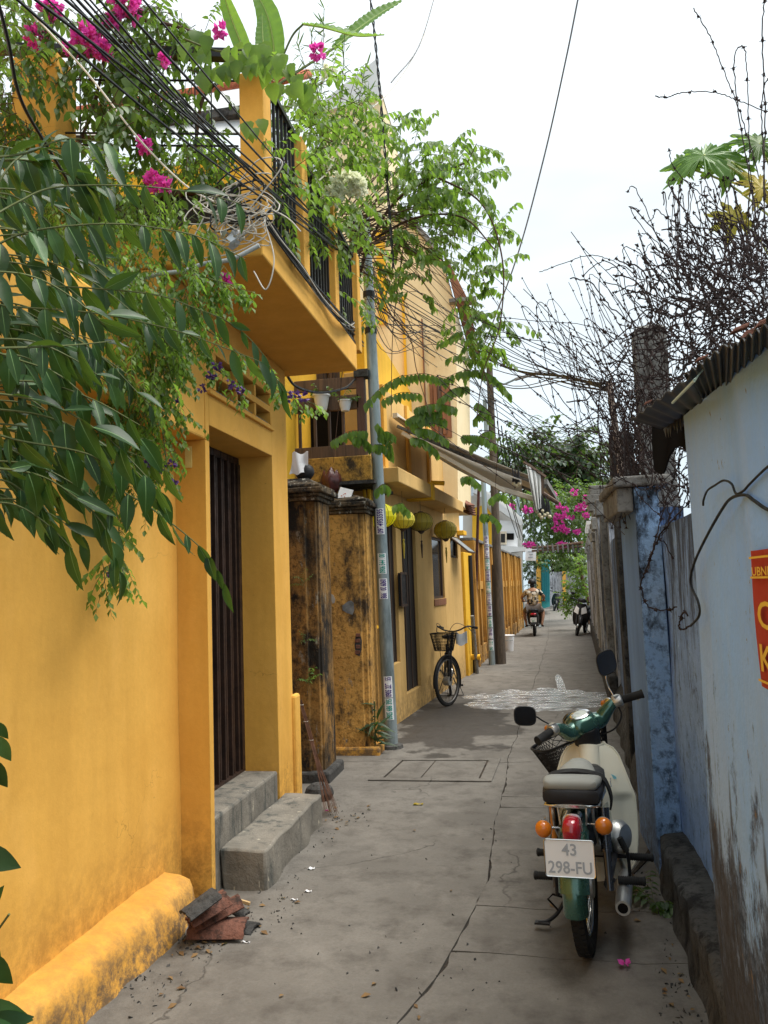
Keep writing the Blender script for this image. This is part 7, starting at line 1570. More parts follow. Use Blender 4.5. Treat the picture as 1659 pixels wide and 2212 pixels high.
for pts, r in (([(765, 640), (800, 520), (860, 430), (940, 380), (1010, 350)], 0.02), ([(800, 520), (900, 470), (1000, 470), (1070, 540)], 0.014), ([(940, 380), (1040, 440), (1085, 560), (1080, 700), (1045, 800), (1030, 900)], 0.010), ([(1010, 350), (1030, 310)], 0.006), ([(800, 640), (880, 720), (900, 800), (930, 900)], 0.007), ([(880, 470), (850, 700), (845, 900)], 0.006), ([(1045, 800), (1075, 900), (1070, 1060)], 0.005), ([(765, 640), (740, 800), (720, 1000)], 0.006)):
    P = cr([PY(x, y, 7.2) for x, y in pts], 8); st.tube(P, [r * (1 - 0.6 * k / len(P)) for k in range(len(P))], 7)
Lv.build('crown', lf_light, tr); st.build('branches', stemb, tr)

# ---- far trees
def far_tree(label, blobs, Y, leaf, ln, m_, trunk, flowers=None, nm='far_tree', cat='tree', fsize=0.1, fmat=None, fx=0.5):
    t = plant(nm, label, cat, (PY(trunk[0], trunk[1], Y).x, Y, 0)); Lv = Leaves(T_OV); st = MB()
    for (cx, cy, rx, ry, n) in blobs: blob(Lv, st, cx, cy, rx, ry, Y, max(0.3, rx / 1690 * Y * 1.1), n, leaf, ln, 6, (0, 0, 0.1), 0.5, r=leaf * 0.04)
    g = PY(trunk[0], trunk[1], Y); b = MB(); b.tube(cr([(g.x, Y, 0), (g.x + 0.1, Y, g.z * 0.5), PY(trunk[2], trunk[3], Y)], 6), [trunk[4] * (1 - 0.5 * k / 12) for k in range(13)], 8); b.build('trunk', stemb, t, smooth=50)
    Lv.build('crown', m_, t); st.build('branches', stemb, t)
    if flowers:
        F = Blooms(T_PET)
        for (x, y, r) in flowers: cluster(F, x + U(-3, 3), y + U(-3, 3), Y - 1.2, r * U(0.55, 0.95), int(6 + r * 2.2), fsize * 0.85)
        F.build('flower_cluster', fmat or pink, t)
far_tree('dark broad evergreen tree rising behind the pink bougainvillea', [(1180, 990, 60, 35, 70), (1130, 975, 40, 22, 36), (1235, 975, 45, 25, 46), (1200, 1030, 70, 30, 60), (1260, 1020, 40, 40, 40), (1130, 1030, 40, 30, 24), (1290, 1000, 40, 40, 30), (1220, 1100, 70, 60, 70), (1100, 1010, 30, 16, 14), (1290, 1090, 40, 60, 40)], 52, 0.55, 2.6, lf_dark, (1210, 1250, 1205, 1010, 0.4))
far_tree('bougainvillea bush covered in magenta flowers above the bamboo crossbar', [(1200, 1090, 70, 40, 130), (1150, 1110, 40, 40, 60), (1225, 1140, 45, 40, 100), (1260, 1090, 22, 40, 50), (1170, 1160, 40, 20, 50), (1110, 1090, 20, 20, 24), (1225, 1185, 40, 16, 40)], 30, 0.15, 0.8, lf_mid, (1262, 1250, 1215, 1110, 0.10), [(1181, 1051, 8), (1197, 1069, 6), (1136, 1099, 12), (1145, 1101, 8), (1106, 1093, 7), (1241, 1066, 8), (1268, 1076, 7), (1257, 1091, 14), (1250, 1097, 12), (1222, 1099, 6), (1205, 1091, 7), (1210, 1125, 11), (1206, 1117, 9), (1220, 1115, 8), (1222, 1147, 9), (1214, 1140, 8), (1262, 1115, 8), (1249, 1150, 9), (1219, 1179, 10), (1208, 1180, 8), (1143, 1173, 8), (1136, 1180, 7), (1236, 1117, 5), (1199, 1141, 6), (1150, 1180, 5)], 'bougainvillea', 'bush', 0.11)
far_tree('yellow green bush growing against the white boundary wall', [(1248, 1265, 20, 25, 70), (1240, 1290, 18, 25, 60), (1262, 1230, 14, 25, 50), (1235, 1310, 10, 14, 30), (1225, 1300, 6, 20, 16)], 26.5, 0.09, 0.4, lf_light, (1246, 1330, 1246, 1260, 0.04), None, 'green_bush', 'bush')
far_tree('deep green creeper mass under the bamboo crossbar', [(1200, 1205, 40, 16, 80), (1240, 1205, 30, 20, 70), (1175, 1195, 16, 12, 30), (1262, 1200, 14, 40, 50)], 33, 0.13, 0.6, lf_mid, (1262, 1260, 1230, 1215, 0.05), None, 'shade_creeper', 'climber')
far_tree('dark shrub behind the rider next to the far steel pole', [(1150, 1235, 12, 28, 50), (1145, 1215, 9, 14, 20)], 33, 0.12, 0.5, lf_dark, (1150, 1310, 1150, 1240, 0.04), None, 'dark_shrub', 'shrub')
far_tree('small tree crown peeking above the white house roof', [(1100, 1080, 30, 25, 40), (1085, 1100, 14, 14, 14)], 34, 0.16, 0.8, lf_mid, (1100, 1250, 1100, 1085, 0.08))
# ---- papaya behind the wire
pa = plant('papaya_tree', 'papaya with lobed green leaves and two yellowing ones behind the barbed wire', 'tree', PY(1650, 600, 5.0))
def papleaf(px, py, rpx, Y, m_, rot=0.0, tilt=(0, -1, 0.5), lab=None):
    c = PY(px, py, Y); R = rpx / 1690 * Y; n = Vector(tilt).normalized(); u = n.orthogonal().normalized(); v = n.cross(u); b = MB(); N_ = 196; vs = [c]; inner = []
    for i in range(N_):
        a = 2 * math.pi * i / N_; q_ = (a / (2 * math.pi) * 8) % 1; lobe = 1 - abs(2 * q_ - 1)
        k = 0.34 + 0.66 * lobe ** 0.6; k *= 1 - 0.16 * (0.5 + 0.5 * math.cos(q_ * 2 * math.pi * 5)) * (lobe > 0.15); k *= 0.85 + 0.2 * math.sin(a * 1.3 + rot)
        if abs(((a - rot) % (2 * math.pi)) - math.pi) > 2.95: k *= 0.3
        inner.append(c + (u * math.cos(a) + v * math.sin(a)) * R * k * 0.5 + n * 0.02 * R * math.cos(q_ * 2 * math.pi)); vs.append(c + (u * math.cos(a) + v * math.sin(a)) * R * k - n * R * 0.28 * k * k + n * 0.05 * R * math.sin(i))
    vs2 = [c] + inner + vs[1:]; fs = [(0, 1 + i, 1 + (i + 1) % N_) for i in range(N_)] + [(1 + i, 1 + N_ + i, 1 + N_ + (i + 1) % N_, 1 + (i + 1) % N_) for i in range(N_)]
    b.add(vs2, fs); o = b.build('leaf', m_, pa, smooth=60); 
    if lab: o['label'] = lab
    b = MB(); b.tube(cr([c, c.lerp(PY(1680, py + 100, 5.0), 0.5) + Vector((0, 0, 0.03)), PY(1690, py + 130, 5.0)], 5), 0.007, 6); b.build('petiole', simple('pale_petiole', (0.42, 0.45, 0.15), 0.5, var=0) if 'pale_petiole' not in MATS else MATS['pale_petiole'], o)
papleaf(1520, 335, 100, 5.0, lf_ban, 0.4, (-0.3, -1, 0.7)); papleaf(1580, 350, 85, 5.1, lf_light, 1.4, (0.1, -1, 0.5)); papleaf(1640, 310, 80, 4.9, lf_light, 2.5, (0.2, -1, 0.6)); papleaf(1480, 360, 62, 5.2, lf_light, 3.0, (-0.5, -1, 0.3)); papleaf(1590, 470, 62, 4.9, lf_yel, 1.0, (0.1, -1, 0.2), 'yellow wilting leaf'); papleaf(1645, 405, 60, 4.8, lf_yel, 2.0, (0.3, -1, 0.3), 'yellow wilting leaf')
b = MB(); b.tube([PY(1700, 1400, 5.0), PY(1690, 300, 5.0)], 0.06, 10); b.build('trunk', stemb, pa)
# ---- small plants
def small_plant(nm, label, px, py, leaf, n, ln, m_, tpl=T_OV, z=0.0, up=0.9, Y=None):
    c = PY(px, py, Y) if Y else G(px, py, z); t = plant(nm, label, 'plant', c); Lv = Leaves(tpl); st = MB()
    for i in range(n): spray(Lv, st, c + rv(0.02), (U(-1, 1), U(-1, 1), up), ln * U(0.6, 1.1), 6, leaf, 1.0, 0.002)
    Lv.build('foliage', m_, t); st.build('stems', stemg, t)
small_plant('weed', 'leafy green weed growing at the foot of the concrete ledge', 1412, 1960, 0.05, 9, 0.16, lf_mid)
small_plant('weed', 'small fern rooted high in the blackened pillar', 652, 1262, 0.03, 6, 0.16, lf_mid, leaf_tpl(0.12, 3), Y=p1y - 0.01)
small_plant('weed', 'fern tuft in the middle of the blackened pillar', 662, 1385, 0.03, 5, 0.16, lf_mid, leaf_tpl(0.12, 3), Y=p1y - 0.01)
small_plant('weed', 'weed with tiny yellow flower low on the blackened pillar', 665, 1478, 0.035, 7, 0.16, lf_light, Y=p1y - 0.02)
sp_ = plant('strap_leaf_plant', 'dark strap leaved plant squeezed between ochre pillar and steel pole', 'plant', G(815, 1625)); Lv = Leaves(leaf_tpl(0.11, 6, 0.25, 0.5)); c = G(815, 1622); st = MB()
for i in range(26): h = U(0.08, 0.46); Lv.add(c + Vector((U(-0.02, 0.03), -0.1, h)), (U(-1, 0.9), U(-0.7, 0.2), U(-0.2, 0.8)), (0, -0.5, 1), U(0.13, 0.21))
st.tube([c + Vector((0, -0.1, 0)), c + Vector((0.01, -0.1, 0.5))], 0.008, 6); st.build('stem', stemg, sp_); Lv.build('leaves', lf_dark, sp_)
tb_ = plant('terrace_plants', 'mixed small shrubs growing from the brown planter trough', 'shrub', PY(380, 420, 4.1)); Lv = Leaves(T_OV); st = MB()
for (cx, cy, rx, ry, n) in ((300, 400, 90, 30, 34), (430, 380, 70, 40, 40), (480, 420, 40, 30, 14), (250, 430, 60, 30, 18)): blob(Lv, st, cx, cy, rx, ry, 4.1, 0.2, n, 0.045, 0.24, 6, (0, 0, 0.8), 0.6)
Lv.build('foliage', lf_light, tb_); st.build('stems', stemg, tb_)
# ================================================================== cables
def cable(label, pts, r=0.006, m_=blackc, group=None, n=8, k=5, nm='power_cable', cat='cable'):
    b = MB(); b.tube(cr([PY(x, y, Y) for x, y, Y in pts], n), r, k); o = b.build(nm, m_, None, smooth=60); tag(o, label, cat, group); return o
cable('thick black cable drooping into the glossy shrub, top left corner', [(-8, -10, 2.0), (18, 90, 2.1), (45, 215, 2.25), (110, 330, 2.5), (190, 462, 2.9)], 0.0065)
starts = [25, 62, 92, 128, 142, 156, 172, 184, 205, 240, 300]
for i, sx in enumerate(starts):
    SG = U(-14, 34); x1, y1 = 792 + U(-8, 8), 590 + U(-25, 25); Y0, Y1 = 1.85, 8.2; P_ = []
    for k in range(9):
        t = k / 8; sg = math.sin(math.pi * t); P_.append((sx + (x1 - sx) * t + sg * (i * 1.5 - 12), -12 + (y1 + 12) * t + sg * SG, 1 / ((1 - t) / Y0 + t / Y1)))
    P_ = [(x, y, (min(Y, PX(x, y, BXx + 0.03).y) if x < 775 else Y)) for x, y, Y in P_]
    cable('black cable in the bundle slanting across the balcony from top left', P_, U(0.0028, 0.0052), group='cable bundle over the balcony', n=3)
cable('cream cable in front of the terrace rail', [(60, 20, 3.2), (190, 160, 3.3), (300, 300, 3.35), (400, 400, 3.4), (470, 440, 3.45)], 0.005, whitec)
cable('thin cream cable looping from tangle up to the sky', [(500, 470, 3.4), (600, 425, 4.0), (700, 380, 4.8), (760, 270, 5.6), (840, 200, 6.5), (900, 110, 7.5), (955, -10, 9.0)], 0.005, whitec)
cable('dark cable beside the cream one, top centre', [(845, 178, 6.6), (905, 100, 7.6), (940, -10, 9.0)], 0.006)
b = MB()
for ph in (0, math.pi): b.tube([PY(798 + 52 * (t / 60) ** 0.8 + 2.0 * math.cos(t * 1.1 + ph), -10 + 590 * t / 60, 6.8 + 0.008 * math.sin(t * 1.1 + ph)) for t in range(61)], 0.007, 5)
tag(b.build('twisted_cable', blackc, None, smooth=60), 'twisted black service cable hanging down through the tree, centre top', 'cable')
cable('grey cable running alone across open sky to the tree', [(1250, -10, 9), (1222, 130, 9.4), (1175, 340, 10.2), (1115, 560, 11.0), (1040, 760, 12)], 0.011, simple('grey_cable', (0.16, 0.17, 0.19), 0.5, var=0), n=10)
for i in range(13):
    y0 = 560 + i * 9 + U(-5, 5); y3 = 835 + U(-14, 14)
    cable('thin cable sagging from the steel pole across to the white pipe', [(792, y0, 8.2), (930, y0 + 85 + U(-14, 14), 9.2), (1090, y0 + 175 + U(-10, 22) - i * 2, 8.6), (1230, 822 + U(-16, 14), 7.0), (1322, y3, 5.6)], U(0.0035, 0.006), group='cables from steel pole to white pipe')
for i in range(12):
    cable('slack black cable drooping between steel pole and concrete lamp post', [(790 + U(-5, 5), 520 + i * 12, 8.2), (850 + U(-20, 20), 640 + i * 8 + U(-30, 60), 10), (950 + U(-20, 20), 740 + U(-30, 60), 13), (1058, 850 + U(-30, 30), 15.9)], U(0.004, 0.009), group='cables from steel pole to lamp post')
for i in range(5): cable('distant cable beyond the concrete lamp post', [(1060, 830 + i * 12, 15.9), (1200, 935 + i * 8, 20), (1300, 880 + i * 16, 14)], 0.008, group='distant cables')
for i in range(7): cable('short wire dropping beside the bamboo crossbar', [(1065 + i * 9, 900 + i * 10, 16), (1085 + i * 10 + U(-9, 9), 1060 + U(-20, 20), 19), (1118 + i * 6, 1160 + U(-20, 10), 26)], 0.012, group='drop wires')
# tangle of white cable ends on the balcony corner
tg = thing('cable_tangle', 'messy tangle of white and black cable loops on the balcony corner', 'cable tangle', tuple(PY(505, 470, 3.45)))
for i in range(42):
    cx, cy = 508 + random.gauss(0, 22), 462 + random.gauss(0, 28); rx, ry = U(14, 66), U(8, 36); a0 = U(0, 6.3); tw = U(1.2, 2.2) * math.pi; til = U(-0.8, 0.4); P = []
    for k in range(22):
        a = a0 + tw * k / 21; x = rx * math.cos(a); y = ry * math.sin(a); P.append(PY(cx + x * math.cos(til) - y * math.sin(til) + 1.5 * k * U(-.2, .2), cy + x * math.sin(til) + y * math.cos(til), 3.44 + 0.06 * math.sin(a + i)))
    b = MB(); b.tube(P, 0.0030 if i % 4 else 0.0042, 5); b.build('cable_loop', whitec if i % 4 else blackc, tg, smooth=60)
for pts in ([(585, 560), (572, 610), (548, 590 + 0)], ): pass
for pts in ([(572, 480), (592, 560), (575, 625), (548, 586)], [(440, 470), (400, 560), (430, 600), (480, 618)], [(560, 440), (620, 470), (650, 500)], [(420, 560), (500, 548), (560, 520), (580, 505)], [(540, 450), (610, 355), (560, 345), (510, 400)]):
    b = MB(); b.tube(cr([PY(x, y, 3.40) for x, y in pts], 8), 0.0033, 5); b.build('cable_loop', whitec, tg, smooth=60)
for i in range(8):
    p = PY(505 + U(-22, 22), 515 + U(-14, 14), 3.42); b = MB(); b.obox(p, rv(0.02), rv(0.012), rv(0.012)); b.build('foil_joint', simple('foil', (0.6, 0.62, 0.64), 0.35, 0.5, var=0.1) if 'foil' not in MATS else MATS['foil'], tg)
b = MB(); b.tube(cr([PY(x, y, 3.38) for x, y in ((240, 625), (330, 595), (400, 585), (440, 570), (500, 560), (560, 530))], 6), 0.011, 8); tag(b.build('grey_conduit', simple('pale_conduit', (0.42, 0.45, 0.46), 0.5, var=0.1), None, smooth=60), 'pale grey conduit running through the creeper to the cable tangle', 'conduit')
for i in range(9):
    o_ = U(-14, 10); xe = BXx + U(0.015, 0.05); b = MB(); P = [PX(x, y, xe) for x, y in ((569, 470 + o_), (602, 518 + o_ * 1.1 + U(-7, 9)), (655, 588 + o_ + U(-7, 12)), (700, 648 + o_ * 0.7 + U(-5, 12)), (752, 705 + o_ * 0.6))] + [PY(785, 720 + U(-70, 40), 7.4)]
    b.tube(cr(P, 8), U(0.004, 0.008), 5); tag(b.build('power_cable', whitec if i % 3 == 1 else blackc, None, smooth=60), 'cable clipped along the outer edge of the balcony slab', 'cable', 'cables along balcony edge')
cable('thick cable slung under the balcony to the old house', [(617, 806, 5.75), (640, 835, 6.2), (690, 848, 6.8), (745, 838, 7.4), (770, 815, 8.0)], 0.012)
q_ = PY(748, 484, 8.0); jb = MB(); jb.lathe([(0.01, -0.14), (0.09, -0.12), (0.10, 0.10), (0.04, 0.15)], PY(772, 505, 7.9), k=12); tag(jb.build('junction_box', plast, None, smooth=40), 'round black junction box on the steel pole among cables', 'junction box')

# ---- barbed wire
def strand(P, mb, r=0.0022, barb=0.10, tw=True):
    mb.tube(P, r, 4, caps=False); acc = U(0, barb)
    for a, c in zip(P, P[1:]):
        l = (c - a).length; acc += l
        if acc > barb:
            acc = U(-0.02, 0.02); t = (c - a).normalized(); u = t.orthogonal().normalized(); u = (Matrix.Rotation(U(0, 6), 3, t) @ u)
            for v in (u + t * 0.4, -u + t * 0.4, u.cross(t) - t * 0.4): mb.tube([c - v * 0.002, c + v * 0.013], [r * 1.0, r * 0.4], 3, caps=False)
            mb.tube([c - t * 0.006, c + t * 0.006], r * 2.0, 5, caps=False)
def loose(label, pts, Y, r=0.0026, barb=0.12):
    P = cr([PY(x, y, Y + 0.05 * math.sin(i)) for i, (x, y) in enumerate(pts)], 9); P = [p + rv(0.003) for p in P]; b = MB(); strand(P, b, r, barb); tag(b.build('barbed_wire_strand', wirem, None), label, 'barbed wire')
loose('barbed wire strand rising steeply alone, top right', [(1497, 18), (1530, 70), (1559, 140), (1587, 212), (1607, 268), (1640, 380)], 3.6)
loose('barbed wire strand reaching left almost level, upper right', [(1415, 208), (1440, 210), (1465, 202), (1499, 198), (1555, 202), (1600, 220), (1670, 245)], 3.4)
loose('barbed wire strand at the right edge running vertical', [(1651, -10), (1647, 100), (1653, 240), (1650, 380), (1655, 520)], 3.0)
loose('hairpin loop of barbed wire beside the vertical strand', [(1640, 520), (1610, 330), (1590, 200), (1587, 120), (1603, 100), (1612, 130), (1616, 240), (1622, 400), (1635, 560)], 3.3)
loose('second hairpin of barbed wire at the right edge', [(1659, 170), (1650, 190), (1645, 260), (1652, 420), (1640, 600)], 3.2)
loose('long barbed wire strand arching left into open sky', [(1165, 588), (1215, 570), (1275, 551), (1320, 562), (1347, 580), (1385, 625), (1425, 690), (1470, 740)], 4.6)
loose('barbed wire hook left of the white pipe top', [(1172, 754), (1210, 775), (1290, 820), (1330, 870), (1345, 930)], 5.0)
loose('tall barbed wire hairpin before the concrete post', [(1350, 860), (1270, 760), (1235, 700), (1228, 705), (1250, 760), (1300, 820)], 5.0)
loose('barbed wire spike standing left of the papaya leaf', [(1383, 508), (1392, 540), (1400, 575), (1420, 640), (1450, 720)], 4.2)
loose('barbed wire crossing over the papaya leaf', [(1445, 320), (1452, 355), (1480, 390), (1540, 440), (1600, 480), (1660, 530)], 4.0)
loose('barbed wire curl above the dense coils', [(1400, 480), (1410, 470), (1418, 452), (1440, 470), (1500, 500), (1570, 540), (1640, 560)], 4.0)
def tangle(label, n, f, r, barb, name='barbed_wire_coils'):
    b = MB()
    for i in range(n): strand(f(), b, r, barb)
    o = b.build(name, wirem, None); tag(o, label, 'barbed wire', kind='stuff')
def f1():   # fan from the wall top to upper left
    t = random.random(); x0, y0 = 1340 + 110 * t + U(-20, 20), 1120 - 240 * t + U(-60, 60); Y = 4.4 + U(-0.5, 1.8)
    ang = U(0.15, 1.45); L_ = U(140, 420) * (0.7 + 0.5 * math.cos((ang - 0.9) * 1.2)); x1 = x0 - L_ * math.cos(ang); y1 = y0 - L_ * math.sin(ang); mx_ = (x0 + x1) / 2 + U(-50, 50); my_ = (y0 + y1) / 2 + U(-50, 50)
    pts = [(x0, y0), (mx_, my_), (x1, y1)]
    if random.random() < 0.35: pts += [(x1 - U(5, 25), y1 + U(5, 30)), (mx_ - U(0, 60), my_ + U(10, 80))]
    return [p + rv(0.004) for p in cr([PY(x, y, Y + U(-0.1, 0.1)) for x, y in pts], 9)]
def f2():   # dense mass above the eave
    x0 = U(1400, 1670); top = 760 - (x0 - 1400) * 0.55; y0 = top + U(-50, 120); Y = 3.3 + U(-0.3, 1.4); pts = [(x0, y0)]; x, y = x0, y0; a = U(0, 6.3)
    for k in range(5): a += U(-1.3, 1.3); x += 45 * math.cos(a); y += 45 * math.sin(a) - 6; pts.append((x, max(y, top - 150 - 40 * random.random())))
    return [p + rv(0.004) for p in cr([PY(x, y, Y) for x, y in pts], 6)]
def f3():   # hanging dark bunch over the dark wall
    x0 = U(1290, 1400); y0 = 860 + U(-60, 120); x1 = 1370 + U(-50, 40); y1 = y0 + U(120, 240); Y = 4.9 + U(-0.3, 0.8)
    return [p + rv(0.004) for p in cr([PY(x0, y0, Y), PY((x0 + x1) / 2 + U(-35, 35), (y0 + y1) / 2, Y), PY(x1, min(y1, 1140), Y)], 8)]
def f4():   # fringe above dense mass
    x0 = U(1440, 1660); y0 = 640 - (x0 - 1440) * 0.25; Y = 3.8 + U(-0.4, 0.8); x1 = x0 - U(-30, 120); y1 = y0 - U(60, 230)
    return [p + rv(0.004) for p in cr([PY(x0, y0, Y), PY((x0 + x1) / 2 + U(-25, 25), (y0 + y1) / 2, Y), PY(x1, y1, Y), PY(x1 + U(-20, 30), y1 + U(-20, 40), Y)], 7)]
def f5():
    x0 = U(1395, 1490); y0 = U(900, 1090); Y = 4.0 + U(-0.2, 0.8); pts = [(x0, y0)]
    for k in range(4): pts.append((pts[-1][0] + U(-40, 40), pts[-1][1] + U(-60, 50)))
    return [p + rv(0.004) for p in cr([PY(x, y, Y) for x, y in pts], 6)]
tangle('fan of rusty barbed wire loops spreading from the wall top into the sky', 75, f1, 0.0026, 0.12)
tangle('dense black mass of rusty barbed wire piled above the tin eave', 220, f2, 0.0030, 0.11)
tangle('hanging bunch of barbed wire over the dark streaked wall', 90, f3, 0.0030, 0.10)
tangle('springy barbed wire ends sticking up from the mass over the eave', 70, f4, 0.0026, 0.12)
tangle('barbed wire coils stuffed between blue pier and tin eave', 60, f5, 0.0028, 0.10)
b = MB()
for i in range(16): b.tube([PY(1560, 560 + i * 9, 4.6), PY(1680, 555 + i * 9, 4.6)], 0.0015, 3); b.tube([PY(1560 + i * 8, 545, 4.6), PY(1562 + i * 8, 700, 4.6)], 0.0015, 3)
tag(b.build('wire_mesh', wirem, None), 'square wire mesh panel showing through the barbed wire, right edge', 'mesh')
# rubber cables stapled on the blue wall
def wall_cable(label, pts, X, r=0.006, barbed=False):
    P = cr([PX(x, y, X) for x, y in pts], 8)
    b = MB()
    if barbed: strand(P, b, 0.0035, 0.08)
    else: b.tube(P, r, 6)
    tag(b.build('wall_cable', blackc if not barbed else wirem, None, smooth=50), label, 'cable')
xw = RAx - 0.012
wall_cable('upper black cable bent across the near blue wall', [(1700, 985), (1659, 1008), (1620, 1045), (1606, 1060), (1590, 1066), (1580, 1045), (1563, 1038), (1545, 1048), (1528, 1060), (1520, 1080), (1519, 1092)], xw, 0.0032)
wall_cable('lower black cable arcing down the near blue wall', [(1700, 1110), (1659, 1101), (1630, 1082), (1609, 1069), (1580, 1076), (1560, 1100), (1527, 1158), (1500, 1216), (1492, 1260), (1508, 1300), (1510, 1330), (1492, 1352)], xw, 0.0042)
loose('barbed strand looping off the blue wall toward the pier', [(1519, 1092), (1510, 1075), (1497, 1078), (1470, 1105), (1430, 1150), (1410, 1190), (1396, 1230), (1385, 1265), (1400, 1310), (1440, 1318), (1462, 1310)], 3.35, 0.0035, 0.07)
loose('wire ring hanging below the lower wall cable', [(1492, 1352), (1470, 1360), (1468, 1345), (1478, 1320), (1485, 1330)], 3.1, 0.0035, 0.3)
loose('barbed strand dropping in front of the mottled blue pier', [(1475, 980), (1450, 1050), (1425, 1130), (1412, 1180), (1400, 1230)], 3.8, 0.0035, 0.08)

# ================================================================== small things on the ground
# heap of broken roof tiles
def rooftile(label, px, py, ang, tilt, roll, L_=0.26, W_=0.15, z=0.05):
    c = G(px, py, z); M = Matrix.Translation(c) @ Euler((tilt, roll, ang)).to_matrix().to_4x4()
    R_t = W_ / 2 / math.sin(0.85)
    o = MB(); o.grid(lambda u, v: ((u - 0.5) * L_ + 0.003 * math.sin(v * 23 + px), R_t * math.sin((v - 0.5) * 1.7), R_t * (math.cos((v - 0.5) * 1.7) - 0.8)), 8, 8, 0.013); xf(o, M); tag(o.build('broken_roof_tile', terra if 'grey' not in label and 'dark' not in label else concd, None, smooth=40, bevel=0.002), label, 'roof tile', 'broken roof tiles in the heap')
rooftile('topmost broken roof tile, grey edged, against the yellow wall', 432, 1950, 0.9, 0.05, -0.35, 0.17, 0.12, z=0.20)
rooftile('brown curved tile just under the topmost one', 448, 1958, 0.75, 0.25, -0.30, 0.20, 0.13, z=0.155)
rooftile('large reddish curved tile in the middle of the heap', 468, 1968, 0.6, 0.1, -0.30, 0.24, 0.13, z=0.105)
rooftile('grey slab of tile sticking out right of the heap', 508, 1962, -0.55, 0.55, 0.15, 0.17, 0.06, z=0.07)
rooftile('pinkish wide tile arched at the bottom of the heap', 470, 2000, 0.12, 0.35, 0.0, 0.27, 0.14, z=0.055)
rooftile('dark tile lying flat under the pinkish one', 505, 1995, -0.12, 0.0, 0.05, 0.24, 0.12, z=0.02)
rooftile('small upright tile scrap wedged left in the heap', 424, 1990, 1.4, 1.1, 0.2, 0.13, 0.07, z=0.06)
o = MB(); o.beam(G(412, 1990, 0.012), G(470, 1985, 0.014), 0.010, 0.012); tag(o.build('wood_stick', stemb, None), 'thin wooden stick lying in front of the tile heap', 'stick')
o = MB(); o.beam(G(520, 1946, 0.05), G(540, 1952, 0.04), 0.012, 0.014); tag(o.build('wood_stick', simple('pale_wood', (0.5, 0.35, 0.18), 0.7, var=0.1), None), 'short pale stick poking out of the tile heap', 'stick')
# broom
br_ = thing('coconut_broom', 'coconut rib broom leaning on the blackened pillar by the doorstep', 'broom', tuple(G(722, 1762)))
top = PY(648, 1512, p1y - 0.06); bot = G(716, 1752, 0.04); hb = top.lerp(bot, 0.42); b = MB()
for i in range(26):
    o1_ = rv(0.012); o2_ = Vector((U(-0.045, 0.05), U(-0.05, 0.05), U(-0.03, 0.01))); b.tube([top + o1_ * 0.8, hb + o1_, bot + o2_], [0.003, 0.003, 0.0014], 4)
b.build('ribs', simple('broom_fibre', (0.10, 0.045, 0.025), 0.85, var=0.3), br_)
b = MB()
for t_ in (0.05, 0.22, 0.4): p = top.lerp(bot, t_); b.tube([p + Vector((0.018 * math.cos(a), 0.018 * math.sin(a), 0.0)) for a in [2 * math.pi * k / 10 for k in range(10)]], 0.003, 4, closed=True)
b.build('binding', whitec, br_)
# drain cover
dc = thing('drain_cover', 'rectangular concrete drain cover framed in the alley floor before the pillars', 'drain cover', tuple(G(930, 1665)))
q4 = [G(795, 1687), G(1062, 1690), G(1082, 1640), G(850, 1640)]
cc = sum(q4, Vector()) / 4
def inset(k): return [cc + (p - cc) * k for p in q4]
A, B4 = inset(1.0), inset(0.80)
for i in range(4):
    b = MB(); j = (i + 1) % 4; P4 = [A[i], A[j], B4[j], B4[i]]; b.prism([p + Vector((0, 0, 0.002)) for p in P4], (0, 0, 0.010)); b.build('frame_bar', ground, dc, bevel=0.003)
P4 = inset(0.765); m1, m2 = (P4[0] + P4[3]) / 2, (P4[1] + P4[2]) / 2; mt = (P4[0] * 0.62 + P4[1] * 0.38, P4[3] * 0.62 + P4[2] * 0.38)
for poly in ([P4[0], mt[0], mt[1], P4[3]], [mt[0] + Vector((0.012, 0, 0)), P4[1], P4[2], mt[1] + Vector((0.012, 0, 0))]): b = MB(); b.prism([p + Vector((0, 0, 0.001)) for p in poly], (0, 0, 0.006)); b.build('cover_slab', ground, dc, bevel=0.002)
b = MB(); b.prism([p + Vector((0, 0, 0.0006)) for p in inset(0.9)], (0, 0, 0.0008)); b.build('joint', dirt, dc)
b = MB(); b.sphere(G(840, 1612, 0.02), (0.11, 0.06, 0.025), 9, 6); tag(b.build('rubble_stone', concd, None, bevel=0.004), 'flat grey stone lying at the foot of the steel pole', 'stone')
b = MB(); b.sphere(G(690, 1712, 0.05), (0.12, 0.10, 0.08), 9, 6); tag(b.build('rubble_stone', concd, None, bevel=0.01), 'mossy stone block beside the broom tip', 'stone')
def petals(label, px, py, r=0.02): 
    Lf = Leaves(T_PET); c = G(px, py, 0.012)
    for k in range(7): Lf.add(c + Vector((U(-r, r), U(-r, r), 0)) * 0.4, (U(-1, 1), U(-1, 1), U(0.1, 0.5)), (U(-.3, .3), U(-.3, .3), 1), r * U(0.8, 1.3))
    tag(Lf.build('fallen_flower', pink, None), label, 'flower')
petals('pink fallen bloom on the concrete right of the motorbike wheel', 1350, 2085, 0.024); petals('pink fallen bloom by the corner of the doorstep', 597, 1882, 0.018); petals('pink fallen bloom near the broom tip', 706, 1752, 0.016)
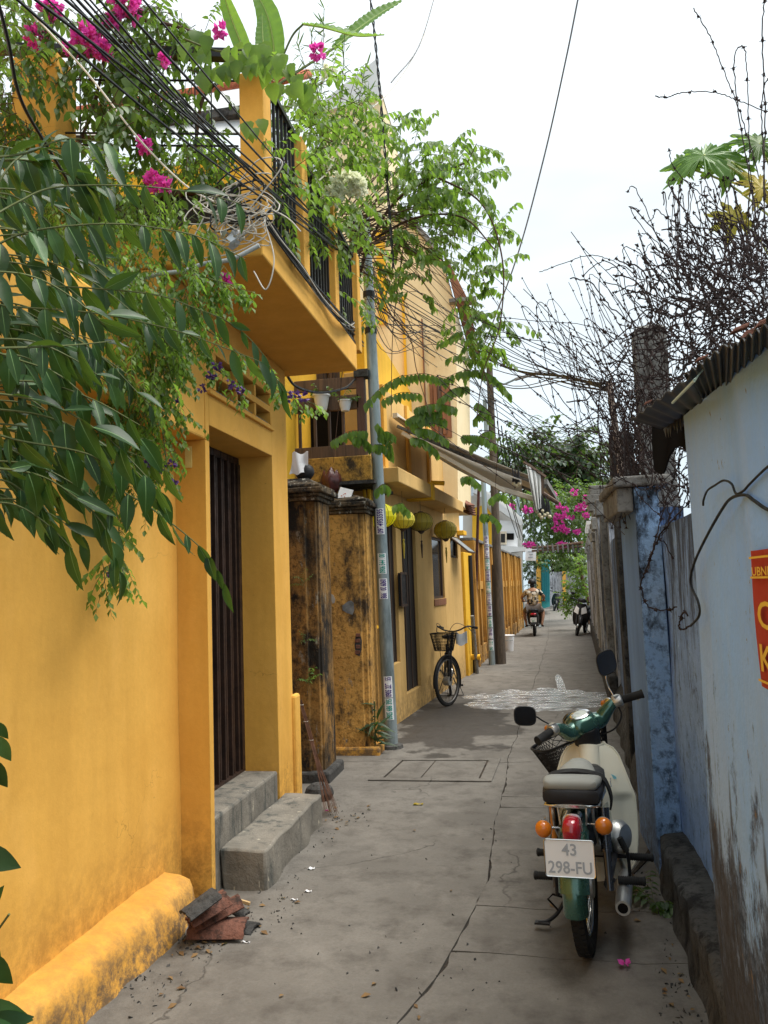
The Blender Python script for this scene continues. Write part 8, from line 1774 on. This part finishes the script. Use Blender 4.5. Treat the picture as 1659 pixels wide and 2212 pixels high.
def scrap(nm, label, cat, px, py, s_, m_, sx=1.0): b = MB(); c = G(px, py, 0.004); b.grid(lambda u, v: c + Vector(((u - 0.5) * s_ * sx, (v - 0.5) * s_, 0.004 * math.sin(u * 7) + 0.004 * math.cos(v * 5))), 4, 4, 0.002); tag(b.build(nm, m_, None), label, cat)
scrap('paper_scrap', 'white paper scrap right of the doorstep corner', 'litter', 672, 1876, 0.035, white); scrap('paper_scrap', 'small white scrap on bare concrete below the doorstep', 'litter', 665, 1925, 0.022, white, 1.6); scrap('cigarette_end', 'white cigarette end on concrete by the pink bloom', 'litter', 635, 1943, 0.012, white, 3); scrap('cigarette_end', 'white cigarette end in the foreground dirt', 'litter', 530, 2035, 0.010, white, 4)
scrap('yellow_leaf', 'yellow fallen leaf in mid alley before the drain cover', 'leaf', 903, 1737, 0.05, lf_yel, 1.4)
# loose dirt, crumbs and dead leaves (uncountable)
Lf = Leaves(leaf_tpl(0.3, 2, 0.3, 0.3)); b = MB()
def scatter(cx, cy, rx, ry, n, nl):
    for i in range(int(n * 0.45)):
        p = G(cx + random.gauss(0, rx), cy + random.gauss(0, ry), 0.002); s_ = U(0.002, 0.006); b.obox(p, rv(s_), rv(s_), (0, 0, s_ * 0.4))
    for i in range(nl): p = G(cx + random.gauss(0, rx), cy + random.gauss(0, ry), 0.008); Lf.add(p, (U(-1, 1), U(-1, 1), 0.05), (U(-.4, .4), U(-.4, .4), 1), U(0.015, 0.045))
scatter(430, 2035, 36, 20, 200, 16); scatter(560, 1980, 50, 25, 80, 5); scatter(330, 2130, 50, 30, 120, 5); scatter(740, 1765, 25, 14, 90, 14); scatter(700, 1810, 20, 30, 60, 6); scatter(1445, 2030, 14, 60, 50, 4); scatter(1395, 1920, 16, 30, 40, 6)
scatter(1000, 1900, 160, 140, 70, 8); scatter(1350, 1700, 30, 90, 120, 10); scatter(1080, 1480, 60, 25, 60, 10); scatter(900, 2100, 150, 60, 60, 4); scatter(1480, 2150, 30, 40, 120, 6); scatter(600, 1930, 40, 40, 70, 8)
o = b.build('gravel_crumbs', concd, None); tag(o, 'dirt crumbs scattered along both foots of the walls', 'debris', kind='stuff'); o = Lf.build('dead_leaves', lf_dry, None); tag(o, 'dry brown leaf bits scattered on the alley floor', 'debris', kind='stuff')
